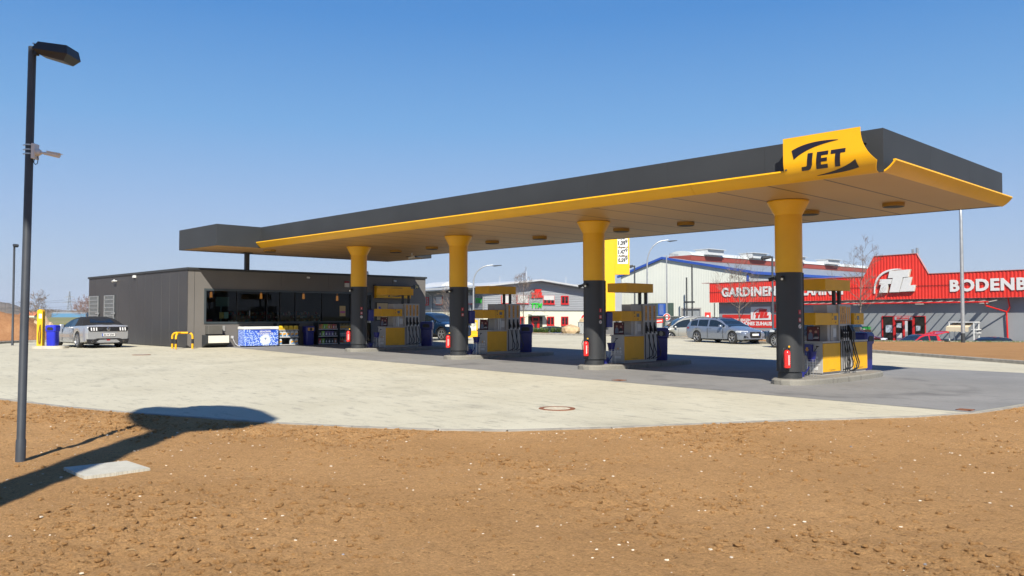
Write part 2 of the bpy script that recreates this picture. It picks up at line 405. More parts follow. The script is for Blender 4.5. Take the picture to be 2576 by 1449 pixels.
def dirt_z(X, Y):
    D = seg_dist(X, Y, SHED); f = np.clip(D/0.5, 0.15, 1)
    rough = vnoise(X,Y,1.9,3); patch = np.clip(0.6+2.2*(vnoise(X,Y,1.7,11)+.5*vnoise(X,Y,.6,12)), 0.2, 1.6)
    z = gv(X) + f*(0.05*rough + 0.035*vnoise(X,Y,0.55,4)) + f*patch*(0.030*vnoise(X,Y,0.16,5)+0.024*vnoise(X,Y,0.07,6)+0.012*vnoise(X,Y,0.04,9))
    return z - 0.006 - 0.02*np.clip((D-2)/6,0,1)
def grid_obj(name, x0,x1,y0,y1,step,m):
    xs=np.arange(x0,x1,step); ys=np.arange(y0,y1,step); X,Y=np.meshgrid(xs,ys,indexing='ij')
    Z=dirt_z(X,Y); ins=in_poly(X,Y,PP)&(seg_dist(X,Y,SHED)>0.02); Z=np.where(ins,gv(X)-0.2,Z)
    nx,ny=X.shape; idx=np.arange(nx*ny).reshape(nx,ny)
    q=np.stack([idx[:-1,:-1],idx[1:,:-1],idx[1:,1:],idx[:-1,1:]],-1).reshape(-1,4)
    deep=(ins&(seg_dist(X,Y,SHED)>0.3)).ravel(); keep=~deep[q].all(1); q=q[keep]
    used=np.unique(q); rm=np.full(nx*ny,-1); rm[used]=np.arange(len(used)); q=rm[q]
    V=np.stack([X.ravel(),Y.ravel(),Z.ravel()],-1)[used]
    me=bpy.data.meshes.new(name); me.vertices.add(len(V)); me.vertices.foreach_set('co',V.ravel())
    me.loops.add(len(q)*4); me.loops.foreach_set('vertex_index',q.ravel().astype(np.int32))
    me.polygons.add(len(q)); me.polygons.foreach_set('loop_start',np.arange(0,len(q)*4,4,dtype=np.int32))
    me.polygons.foreach_set('use_smooth',np.ones(len(q),bool))
    me.update(calc_edges=True); me.validate(); me.materials.append(m)
    o=bpy.data.objects.new(name,me); COL.objects.link(o); return struct(o)
grid_obj('dirt_ground', -20,20.5,-24.5,4.4,0.05,DIRT)

def blobs(name, n, area, size, m, label, cat, flat=0.6, dens=None, sub=0):
    mb = MB(); t=(1+5**.5)/2
    ico=[Vector(v).normalized() for v in [(-1,t,0),(1,t,0),(-1,-t,0),(1,-t,0),(0,-1,t),(0,1,t),(0,-1,-t),(0,1,-t),(t,0,-1),(t,0,1),(-t,0,-1),(-t,0,1)]]
    fc=[(0,11,5),(0,5,1),(0,1,7),(0,7,10),(0,10,11),(1,5,9),(5,11,4),(11,10,2),(10,7,6),(7,1,8),(3,9,4),(3,4,2),(3,2,6),(3,6,8),(3,8,9),(4,9,5),(2,4,11),(6,2,10),(8,6,7),(9,8,1)]
    K_=n*6; X=rng.uniform(area[0],area[1],K_); Y=rng.uniform(area[2],area[3],K_)
    ok=~in_poly(X,Y,PP)&(seg_dist(X,Y,SHED)>0.12)
    if dens: ok&=(rng.random(K_)<np.clip(0.10+dens*3.0*(vnoise(X,Y,1.7,11)+.5*vnoise(X,Y,.6,12)),0.05,1))
    X=X[ok][:n]; Y=Y[ok][:n]; Z=dirt_z(X,Y)
    V=np.array([tuple(v) for v in ico]); allv=[]; fs=[]
    for k in range(len(X)):
        s=size[0]+(size[1]-size[0])*random.random()**3
        w=V*(1+0.45*(rng.random((12,1))-0.5))*np.array([s*random.uniform(.7,1.4),s*random.uniform(.7,1.4),s*flat])
        a=random.uniform(0,6.28); c,sn=math.cos(a),math.sin(a)
        w=np.stack([w[:,0]*c-w[:,1]*sn+X[k],w[:,0]*sn+w[:,1]*c+Y[k],w[:,2]+Z[k]+s*flat*0.35],-1)
        allv.append(w); fs+= [[12*k+i for i in f] for f in fc]
    me=bpy.data.meshes.new(name); me.from_pydata(np.concatenate(allv).tolist(),[],fs); me.materials.append(m)
    o=bpy.data.objects.new(name,me); COL.objects.link(o); return tag(o,label,cat,kind='stuff')
NEAR=(-8,17,-23.5,-2)
CLOD = dirt_mat('crumb_soil', (0.47,0.255,0.10), (0.57,0.32,0.13), (0.39,0.205,0.075))
blobs('soil_clods', 30000, NEAR, (0.005,0.032), CLOD, 'brown crumbs and clods of bare soil in the foreground', 'soil clods', 0.7, dens=1.0)
STONE = mat('pale_stone', (0.74,0.63,0.48), 0.8, var=0.25, scale=2)
blobs('pale_stones', 3400, NEAR, (0.004,0.017), STONE, 'small pale stones scattered over the bare soil', 'stones', 0.5)
GST = mat('grey_stone', (0.24,0.23,0.23), 0.8, var=0.25, scale=2)
blobs('grey_stones', 25, NEAR, (0.008,0.03), GST, 'few bluish grey stones lying in the bare soil', 'stones', 0.6)
# twigs and straw
tw = MB()
for k in range(130):
    x,y=random.uniform(-4,14),random.uniform(-18,-6)
    if in_poly(np.array([x]),np.array([y]),PP)[0]: continue
    z=float(dirt_z(np.array([x]),np.array([y]))[0]); a=random.uniform(0,6.3); L=random.uniform(.03,.10)
    tw.tube([(x,y,z+.004),(x+math.cos(a)*L*.5,y+math.sin(a)*L*.5,z+random.uniform(.008,.02)),(x+math.cos(a+.3)*L,y+math.sin(a+.3)*L,z+.006)],.0022,4)
tag(tw.build('straw_bits', mat('straw',(0.45,0.32,0.16),0.9)), 'thin dry straw and twig bits on bare soil', 'straw', kind='stuff')

# right verge, rising behind the kerb, and planted strip
def strip(name, front, back, m, n=24):
    mb=MB(); vs=[]
    for k in range(len(front)):
        a,b=Vector(front[k]),Vector(back[k])
        for i in range(n+1):
            t=i/n; p=a.lerp(b,t); p.z+= 0.03*math.sin(p.x*1.3+p.y)*math.sin(p.y*.9) if 0<i<n else 0; vs.append(p)
    fs=[(k*(n+1)+i,(k+1)*(n+1)+i,(k+1)*(n+1)+i+1,k*(n+1)+i+1) for k in range(len(front)-1) for i in range(n)]
    mb.add(vs,fs); return struct(mb.build(name,m,smooth=60))
fr=[(x-0.07,y+0.1,g(x)+0.115) for x,y in [(-19.4,25.2),(-10.9,21.2),(-5.51,17.67),(-2,15.7),(1.6,13.73),(4.7,12.0),(8,10.2),(16,8.0),(40,7.2)]]
bk=[onz(px,py,0.0) for px,py in [(1700,852)]]
bk=[tuple(onz(1720,848,0.03)),tuple(onz(1900,854,0.03)),tuple(onz(2100,858,0.02)),tuple(onz(2230,858.8,0.0)),tuple(onz(2350,859.6,0.0)),tuple(onz(2480,860.4,0)),tuple(onz(2600,861,0)),tuple(onz(2800,862,0)),tuple(onz(3300,865,0))]
VSOIL = dirt_mat('verge_soil', (0.42,0.225,0.092), (0.49,0.27,0.112), (0.35,0.185,0.072))
strip('verge', fr, bk, VSOIL)
strip('verge_bank', bk, [(x-0.5,y+2.2,-1.06) for x,y,z in bk], FIELD, 3)
strip('planted_strip', [(-70,29.6,0.27),(-48,27.1,.28),(-36,25.5,.29),(-19.5,25.3,0.2)], [(-70,32,.25),(-50,30,.25),(-38,28.4,0.28),(-19,27.6,0.2)], DIRT, 4)
strip('planted_bank', [(-70,32,.25),(-50,30,.25),(-38,28.4,0.28),(-19,27.6,0.2)], [(-70,35,-1.06),(-50,33,-1.06),(-38,31,-1.06),(-19,30,-1.06)], FIELD, 2)

# painted bay lines by the parked estate car
LINE=mat('road_paint',(0.72,0.72,0.70),0.7,var=0.1,scale=4)
for k,(a,b) in enumerate([((1725,883),(1770,882)),((1800,889),(1900,887)),((1890,896),(2000,894)),((1760,893),(1880,898)),((1925,901),(2120,912)),((1475,860),(1600,862))]):
    p=onz(*a,g(-12)); q=onz(*b,g(-12)); d=(q-p).normalized(); nn=Vector((-d.y,d.x,0))*0.06; mb=MB()
    mb.add([(v.x,v.y,g(v.x)+0.005) for v in (p-nn,q-nn,q+nn,p+nn)],[(0,1,2,3)]); struct(mb.build('bay_line',LINE))
p=onz(1,867.5,.18); q=onz(172,876,.18); mb=MB(); yl=mat('yellow_line',(0.75,0.5,0.05),0.7)
d=(q-p).normalized(); nn=Vector((-d.y,d.x,0))*0.08
mb.add([(v.x,v.y,.19) for v in (p-nn,q-nn,q+nn,p+nn)],[(0,1,2,3)]); struct(mb.build('bay_line',yl))

RUST=mat('rusty_iron',(0.24,0.085,0.035),0.8,var=0.25,scale=12)
def manhole(x,y,r,label,lid):
    t=thing('manhole_cover',label,'manhole cover',(x,y,g(x)))
    mb=MB(); mb.lathe([(r,-.05),(r,.008),(r*.74,.008),(r*.74,-.05)]); mb.build('ring',RUST,t)
    mb=MB(); mb.lathe([(r*.73,-.05),(r*.73,.006),(0.01,.006)]); mb.build('lid',lid,t)
manhole(-0.15,-8.85,0.34,'round manhole cover with rusty ring on pale concrete near the soil edge',mat('manhole_fill',(0.60,0.52,0.38),0.8,var=.2,scale=14))
manhole(-21.8,-8.4,0.33,'round manhole cover far back on pale concrete before the shop corner',KERB)
for x,y,s,l in [(4.98,-3.12,.13,'rust red drain grate at the corner of grey paving and soil'),(-3.3,-3.1,.14,'rust red drain grate on the paving edge before the third and fourth pump')]:
    t=thing('drain_grate',l,'drain grate',(x,y,g(x)+.004)); mb=MB()
    mb.box(-s,s,-s,-s+.04,-.03,.012);mb.box(-s,s,s-.04,s,-.03,.012);mb.box(-s,-s+.04,-s,s,-.03,.0115);mb.box(s-.04,s,-s,s,-.03,.0115);mb.build('frame',RUST,t)
    mb=MB(); [mb.box(-s+.04,s-.04,-s+.06+k*.06,-s+.09+k*.06,-.03,.008) for k in range(int(s/.03)-2)]; mb.build('grate',RUST,t)

# concrete lid lying in the soil
pl=[onz(160,1175,-.09),onz(318,1158,-.09),onz(378,1177,-.09),onz(212,1198,-.09)]
def lid_mat():
    m,n,b,co=newmat('lid_concrete',0.8)
    c=ramp(n,noise(n,co,6,5),[(0.3,(0.40,0.38,0.31)),(0.7,(0.50,0.475,0.395))])
    ck=n.nodes.new('ShaderNodeTexBrick'); ck.inputs['Scale'].default_value=14; ck.offset=0; ck.inputs['Mortar Size'].default_value=.04
    ck.inputs['Brick Width'].default_value=.5; ck.inputs['Row Height'].default_value=.5
    n.links.new(mapping(n,co,(1,1,1),0.9),ck.inputs['Vector'])
    bump(n,b,ck.outputs['Fac'],0.8,0.01); c=mixc(n,mth(n,'MULTIPLY',ck.outputs['Fac'],0.35),c,(0.20,0.185,0.15)); n.links.new(c,b.inputs['Base Color']); return m
mb=MB(); mb.prism([(p.x,p.y) for p in reversed(pl)],-.25,-.092); 
tag(mb.build('cable_pit_cover',lid_mat()),'pale gridded pit cover lying flat in the soil by the lamp post','pit cover',kind='thing')

# ------------------------------------------------------------ canopy
def soffit_mat():
    m,n,b,co=newmat('soffit_panels',0.5); b.inputs['Specular IOR Level'].default_value=.3
    sx=n.nodes.new('ShaderNodeSeparateXYZ'); n.links.new(co,sx.inputs[0])
    f=mth(n,'FRACT',mth(n,'ADD',mth(n,'DIVIDE',mth(n,'SUBTRACT',sx.outputs[0],3.50),1.305),40.0))
    l=mth(n,'LESS_THAN',mth(n,'ABSOLUTE',mth(n,'SUBTRACT',f,0.5)),0.477)
    f2=mth(n,'FRACT',mth(n,'ADD',mth(n,'DIVIDE',sx.outputs[1],2.6),40.3)); l2=mth(n,'GREATER_THAN',mth(n,'ABSOLUTE',mth(n,'SUBTRACT',f2,0.5)),0.4985)
    c=ramp(n,noise(n,co,0.5,3),[(0.3,(0.42,0.235,0.078)),(0.7,(0.45,0.255,0.088))])
    c=mixc(n,mth(n,'MULTIPLY',l2,0.25),c,(0.2,0.12,0.05))
    c=mixc(n,l,(0.10,0.055,0.02),c)
    n.links.new(c,b.inputs['Base Color']); return m
SOFF=soffit_mat()
can=thing('canopy','long flat petrol station canopy with dark fascia and yellow underside lip','canopy',(0,0,0))
ZS,ZT=4.53,5.42; XL,XR,YN,YF=-22.8,3.53,-3.1,4.65; WX0,WY0,WY1=-26.6,-5.08,6.2
outl=[(XR,YN),(XR,YF),(XL,YF),(XL,WY1),(WX0,WY1),(WX0,WY0),(XL,WY0),(XL,YN)]
mb=MB(); n=len(outl)
ro=[(x,y,ZT-.25) for x,y in outl]; mb.add(ro,[tuple(range(n))]); mb.build('roof_deck',ANTH,can)
def seams_fascia():
    mb=MB(); th=.04
    for k in range(n):
        a,b=Vector((*outl[k],0)),Vector((*outl[(k+1)%n],0)); d=(b-a).normalized(); L=(b-a).length; inn=Vector((-d.y,d.x,0))*th
        cnt=max(1,round(L/2.61))
        for j in range(cnt):
            p=a+d*(L*j/cnt+(0.004 if j else 0)); q=a+d*(L*(j+1)/cnt)
            def mit(v,at_a):
                o_=Vector((*outl[(k-1)%n],0)) if at_a else Vector((*outl[(k+2)%n],0)); w=(a-o_).normalized() if at_a else (o_-b).normalized()
                nn=Vector((-w.y,w.x,0)); return v+inn+nn*th
            pi=mit(p,True) if j==0 else p+inn; qi=mit(q,False) if j==cnt-1 else q+inn
            mb.add([(v.x,v.y,z) for z in (ZS,ZT) for v in (p,q,qi,pi)],[(0,1,5,4),(1,2,6,5),(2,3,7,6),(3,0,4,7),(4,5,6,7),(0,3,2,1)])
    return mb
seams_fascia().build('fascia',ANTH,can)
mb=MB(); mb.add([(x*1 if 1 else 0,y,ZS+.012) for x,y in outl],[tuple(reversed(range(n)))]); mb.build('soffit',SOFF,can)
# yellow lip: quarter-curve profile sweeping out from the soffit edge
def lip_prof(): 
    P=[(0.0,ZS-.01)]
    for k in range(1,9):
        x=.26*k/8; P.append((x, ZS-.01+.36*x+1.80*x*x))
    return P
LP=lip_prof()
def lip(x0,x1,along='x',name='lip_segment'):
    mb=MB(); pr=LP+[(LP[-1][0]-.012,LP[-1][1]+.035),(LP[-1][0]-.06,LP[-1][1]+.03)]+[(max(p[0]-.02,0),p[1]+.03) for p in reversed(LP[:-1])]
    if along=='x': mb.prism([(YN+.02-a,z) for a,z in pr],x0+.004,x1-.004,'x')
    else: mb.prism([(XR-.02+a,z) for a,z in pr],x0+.004,x1-.004,'y')
    mb.build(name,YEL,can,smooth=40)
xs=[XL-.0+k*2.43 for k in range(11)]; xs[-1]=1.53
for a,b in zip(xs[:-1],xs[1:]): lip(a,b)
ys=[YN+.02,-0.5,2.1,YF]
for a,b in zip(ys[:-1],ys[1:]): lip(a,b,'y')
# logo panel
def pan_y(z):   # outward curve
    if z>4.95: return -3.45
    t=(4.95-z)/0.43; return -3.45+0.36*(1-math.sqrt(max(0,1-min(t,1)**2)))
zz=[ZS-.01+k*(4.95-ZS+.01)/12 for k in range(13)]+[5.02,5.09,5.16,5.23,5.30,5.37,5.44]
def xr(z):
    if z>=4.73: return 3.21+0.31*max(0,(5.42-z)/.69)**2.3
    return 3.52-(4.73-z)/.21*.10
mb=MB(); vs=[]
for z in zz:
    for dy in (0,.03): vs+=[(1.53,pan_y(z)+dy,z),(xr(z),pan_y(z)+dy,z)]
fs=[]
for i in range(len(zz)-1):
    a=4*i; b=4*i+4; fs+=[(a,a+1,b+1,b),(a+3,a+2,b+2,b+3),(a+1,a+3,b+3,b+1),(a+2,a,b,b+2)]
a=4*(len(zz)-1); fs+=[(a,a+1,a+3,a+2),(0,2,3,1)]
mb.add(vs,fs); mb.build('logo_panel',YEL,can,smooth=40)
mb=MB(); mb.box(1.55,3.2,-3.42,-3.1,5.15,5.19); mb.box(1.55,1.6,-3.42,-3.1,4.75,5.4); mb.box(3.12,3.17,-3.42,-3.1,4.95,5.3); mb.build('panel_bracket',ANTH,can)
def drape(mb,name,m):
    bm=bmesh.new(); vv=[bm.verts.new(v) for v in mb.v]
    for f in mb.f:
        try: bm.faces.new([vv[i] for i in f])
        except ValueError: pass
    for z in zz[1:]: bmesh.ops.bisect_plane(bm,geom=bm.verts[:]+bm.edges[:]+bm.faces[:],plane_co=(0,0,z),plane_no=(0,0,1))
    for v in bm.verts: v.co.y+=pan_y(v.co.z)
    me=bpy.data.meshes.new(name); bm.to_mesh(me); bm.free(); me.materials.append(m)
    o=bpy.data.objects.new(name,me); COL.objects.link(o); o.parent=can; return o
GL={'J':[[(.12,.10),(.235,.10),(.235,.35),(.12,.35)],[(.0,0),(.15,0),(.12,.10),(.095,.08),(0,.08)],[(.15,0),(.205,.03),(.235,.10),(.12,.10)]],
 'E':[[(0,0),(.105,0),(.105,.35),(0,.35)],[(.105,0),(.25,0),(.25,.08),(.105,.08)],[(.105,.138),(.235,.138),(.235,.212),(.105,.212)],[(.105,.27),(.25,.27),(.25,.35),(.105,.35)]],
 'T':[[(.09,0),(.20,0),(.20,.268),(.09,.268)],[(-.01,.268),(.30,.268),(.30,.35),(-.01,.35)]]}
for ch,x0 in (('J',1.93),('E',2.255),('T',2.57)):
    mb=MB()
    for P_ in GL[ch]: mb.add([(x0+a+.13*b,-.007,4.70+b) for a,b in P_],[tuple(range(len(P_)))])
    drape(mb,'letter',NAVY)
def arc_band(pts_out,pts_in,dy=-.008):
    mb=MB(); k=len(pts_out); vs=[(x,dy,z) for x,z in pts_out]+[(x,dy,z) for x,z in pts_in]
    mb.add(vs,[(i,i+1,k+i+1,k+i) for i in range(k-1)]); return mb
def bez(a,b,c,n=12): return [((1-t)**2*a[0]+2*t*(1-t)*b[0]+t*t*c[0],(1-t)**2*a[1]+2*t*(1-t)*b[1]+t*t*c[1]) for t in [i/n for i in range(n+1)]]
drape(arc_band(bez((1.73,5.155),(2.1,5.33),(2.76,5.25)),bez((1.78,4.955),(2.05,5.19),(2.76,5.243))),'logo_arc',NAVY)
drape(arc_band(bez((3.10,4.80),(2.85,4.63),(2.22,4.585)),bez((3.14,4.635),(2.85,4.575),(2.22,4.578))),'logo_arc',NAVY)
# downlights
LG=mat('lamp_glass',(0.03,0.028,0.026),0.7,var=0)
LX=[(1.72,2.0),(-0.6,2.02),(-4.66,1.96),(-7.23,1.96),(-11.06,1.96),(-13.65,1.96),(-17.44,1.96),(-20.02,1.96),(-24.2,2.6),(-23.6,-2.27)]
for x,y in LX:
    mb=MB(); mb.lathe([(.27,.0),(.27,-.085),(.262,-.092),(.258,-.092),(.258,-.07)],(x,y,ZS+.01),28); o=mb.build('downlight',mat('downlight_amber',(.42,.22,.02),.5),can,smooth=35)
    mb=MB(); mb.lathe([(.257,-.07),(.257,-.094),(.22,-.105),(.01,-.105)],(x,y,ZS+.01),28); mb.build('lens',LG,o)
mb=MB(); mb.cyl((-20.6,3.3,ZS),(-20.6,3.3,ZS-.16),.02); mb.cyl((-20.75,3.25,ZS-.24),(-20.5,3.35,ZS-.18),.06); mb.build('ceiling_camera',WHITE,can)
for x,y in ((-25.83,-2.24),(-26.3,4.3)):
    mb=MB(); mb.box(x-.09,x+.09,y-.09,y+.09,3.72,ZS+.02); mb.box(x-.2,x+.2,y-.2,y+.2,ZS-.03,ZS+.005); mb.box(x-.14,x+.14,y-.14,y+.14,3.7,3.74); mb.build('roof_post',ANTH,can)

# ------------------------------------------------------------ islands, columns, pumps
IX=[0,-6.5,-13,-19.5]; IZ=[0.03,0.105,0.18,0.255]
ORD=['rightmost','third from the left','second from the left','leftmost']
NEARW=['nearest','second nearest','third nearest','farthest']
def isl_outline(e=0.0):
    P=[]; 
    for k in range(40):
        t=2*math.pi*k/40; c,s=math.cos(t),math.sin(t)
        P.append((( .66-e)*math.copysign(abs(c)**.62,c),1.74+(2.70-e)*math.copysign(abs(s)**.85,s)))
    return P
isl_conc=concrete_mat('island_concrete',(0.20,0.19,0.165),(0.28,0.265,0.225),(0.14,0.13,0.115),1.0,0.6,0)
for i,x in enumerate(IX):
    zt=IZ[i]; t=thing('pump_island','raised concrete kerb island under the %s column and pump of the canopy'%NEARW[i],'island',(x+.10,0,zt),group='pump islands')
    o=isl_outline(); q=isl_outline(.04); k=len(o)
    mb=MB(); vs=[(a,b,-.2) for a,b in o]+[(a,b,-.03) for a,b in o]+[(a,b,0) for a,b in q]+[(a*.8,(b-1.74)*.955+1.74,0.001) for a,b in q]
    fs=[]
    for j in range(k):
        l=(j+1)%k; fs+=[(j,l,k+l,k+j),(k+j,k+l,2*k+l,2*k+j),(2*k+j,2*k+l,3*k+l,3*k+j)]
    mb.add(vs,fs); mb.build('kerb_ring',isl_conc,t)
    mb=MB(); mb.add([(a*.8,(b-1.74)*.955+1.74,0.001) for a,b in q],[tuple(range(k))]); mb.build('top_slab',mat('island_top',(0.24,0.225,0.195),.85,var=.25,scale=3,bump=.3),t)
CY=-.33
RC=.325
LBL=mat('red_label',(0.55,0.02,0.02),0.5)
def column(i):
    x=IX[i]; zt=IZ[i]
    t=thing('canopy_column',['thick round canopy column by the nearest pump, yellow above and charcoal below','thick round canopy column second nearest, price sign showing behind it','thick round canopy column second from the shop, dark blue car behind it','thick round canopy column directly before the shop front'][i],'column',(x,CY,zt),group='yellow and charcoal canopy columns')
    zb=[2.68,2.60,2.49,2.59][i]; top=ZS-zt
    mb=MB(); mb.lathe([(RC-.03,0),(RC-.03,.14),(RC-.045,.14),(RC-.045,.17),(RC,.175),(RC,zb)],n=48); mb.build('lower_sleeve',ANTH2,t,smooth=35)
    mb=MB(); mb.lathe([(RC+.012,zb),(RC+.012,top-.36)],n=48); mb.build('upper_sleeve',YEL,t,smooth=35)
    mb=MB(); mb.lathe([(RC+.012,top-.36),(RC+.03,top-.33),(RC+.19,top-.03),(RC+.19,top)],n=48); mb.build('capital',YEL,t,smooth=25)
    mb=MB(); mb.box(RC-.12,RC+.022,-.13,.13,.16,zb-.002,M=Matrix.Rotation(R(62),4,'Z')); mb.build('service_duct',ANTH2,t)   # flat duct on the far right side
    for k,(z,h,m) in enumerate([(1.62,.11,LBL),(1.42,.11,LBL),(1.26,.11,PAPER)]):
        if i==2 and k==2: continue
        a0=R(-12); mb=MB(); vs=[]
        for q in range(5):
            a=a0+(q-2)*.07*1.0; vs+=[((RC+.004)*math.cos(a),(RC+.004)*math.sin(a),z),((RC+.004)*math.cos(a),(RC+.004)*math.sin(a),z+h)]
        if k==2:
            vs=[];c=(z+h/2)
            for q in range(16):
                w=q/16*2*math.pi; a=a0+math.cos(w)*.055/RC; vs.append(((RC+.004)*math.cos(a),(RC+.004)*math.sin(a),c+.055*math.sin(w)))
            mb.add(vs,[tuple(range(16))])
        else: mb.add(vs,[(2*q,2*q+2,2*q+3,2*q+1) for q in range(4)])
        st=mb.build('sticker',m,t)
        mb=MB(); 
        aa=a0; pr=RC+.006
        def pt(da,z_): return (pr*math.cos(aa+da),pr*math.sin(aa+da),z_)
        if k<2:
            for (u0,u1,z0,z1) in ((-.03,.03,.02,.055),(-.015,.015,.06,.09)) if k==0 else ((-.08,-.02,.02,.09),(.02,.08,.02,.09)):
                mb.add([pt(u0,z+z0),pt(u1,z+z0),pt(u1,z+z1),pt(u0,z+z1)],[(0,1,2,3)])
            mb.build('pictogram',WHITE,st)
        else:
            mb.add([pt(-.1,z+.035),pt(-.08,z+.02),pt(.1,z+.075),pt(.08,z+.09)],[(0,1,2,3)]); mb.build('pictogram',LBL,st)
for i in range(4): column(i)

def cams(i):
    x=IX[i]; zt=IZ[i]
    t=thing('camera_bracket','pair of small black cameras on a bracket round the %s canopy column'%['rightmost','third','second','leftmost'][i],'camera pair',(x,CY,zt),group='black camera pairs on the columns')
    ZC=[2.68,2.60,2.49,2.59][i]-.15
    # bracket bends round the front of the column, one camera to the left, one facing out
    mb=MB(); vs=[]
    a0,a1=R(-150),R(-85)
    for q in range(9):
        a=a0+(a1-a0)*q/8; vs+=[((RC+.02)*math.cos(a),(RC+.02)*math.sin(a),ZC-.05),((RC+.02)*math.cos(a),(RC+.02)*math.sin(a),ZC+.07)]
    mb.add(vs,[(2*q,2*q+2,2*q+3,2*q+1) for q in range(8)]); mb.build('bracket',ANTH2,t)
    for a,out in ((R(-155),R(-160)),(R(-88),R(-60))):
        c=Vector(((RC+.07)*math.cos(a),(RC+.07)*math.sin(a),ZC)); d=Vector((math.cos(out),math.sin(out),-.3)).normalized()
        mb=MB(); mb.cyl(c-d*.05,c+d*.1,.042,.05); o=mb.build('camera_head',BLACK,t,smooth=40)
        mb=MB(); mb.cyl(c+d*.101,c+d*.106,.03); mb.build('lens',ALU,o)
for i in range(4): cams(i)

EXT=mat('extinguisher_red',(0.80,0.025,0.02),0.28,var=0.05,coat=.3)
def extinguisher(i):
    x=IX[i]; zt=IZ[i]; a=[R(-71),R(-85),R(-101),R(-112)][i]; r=RC+.1
    t=thing('fire_extinguisher','red fire extinguisher hanging on the %s canopy column'%['rightmost','third','second','leftmost'][i],'fire extinguisher',(x+r*math.cos(a),CY+r*math.sin(a),zt+.27),HEAD,group='fire extinguishers on the columns')
    mb=MB(); mb.lathe([(.05,0),(.08,.015),(.082,.05),(.082,.38),(.07,.43),(.03,.46)],n=20); mb.build('cylinder',EXT,t,smooth=40)
    mb=MB(); mb.cyl((0,0,.45),(0,0,.52),.026); mb.box(-.02,.09,-.014,.014,.50,.525); mb.box(-.02,.08,-.012,.012,.535,.555); mb.build('valve',BLACK,t)
    mb=MB(); mb.box(.03,.07,-.016,.016,.52,.56); mb.build('safety_pin',YELS,t)
    mb=MB(); mb.tube([(-.02,0,.49),(-.09,-.02,.50),(-.125,-.02,.40),(-.11,-.02,.25),(-.085,-.02,.1)],.011,8); mb.build('hose',BLACK,t,smooth=60)
    # label faces the camera side
    mb=MB(); vs=[]
    for q in range(7):
        w=R(-115)+q*R(8)+(0.55 if i==0 else .4)
        vs+=[(.0835*math.cos(w),.0835*math.sin(w),.08),(.0835*math.cos(w),.0835*math.sin(w),.33)]
    mb.add(vs[0:6],[(0,2,3,1),(2,4,5,3)]); mb.build('paper_label',PAPER,t)
    mb=MB(); vs=[]
    for zq in (.12,.165,.21,.26,.31):
        b=len(mb.v); pts=[]
        for q in range(5):
            w=R(-95)+q*R(9)+.45; pts+=[(.0838*math.cos(w),.0838*math.sin(w),zq),(.0838*math.cos(w),.0838*math.sin(w),zq+.012)]
        mb.add(pts,[(2*q,2*q+2,2*q+3,2*q+1) for q in range(4)])
    mb.build('print_line',mat('pale_red',(0.8,0.35,0.3),.5),t)
for i in range(4): extinguisher(i)

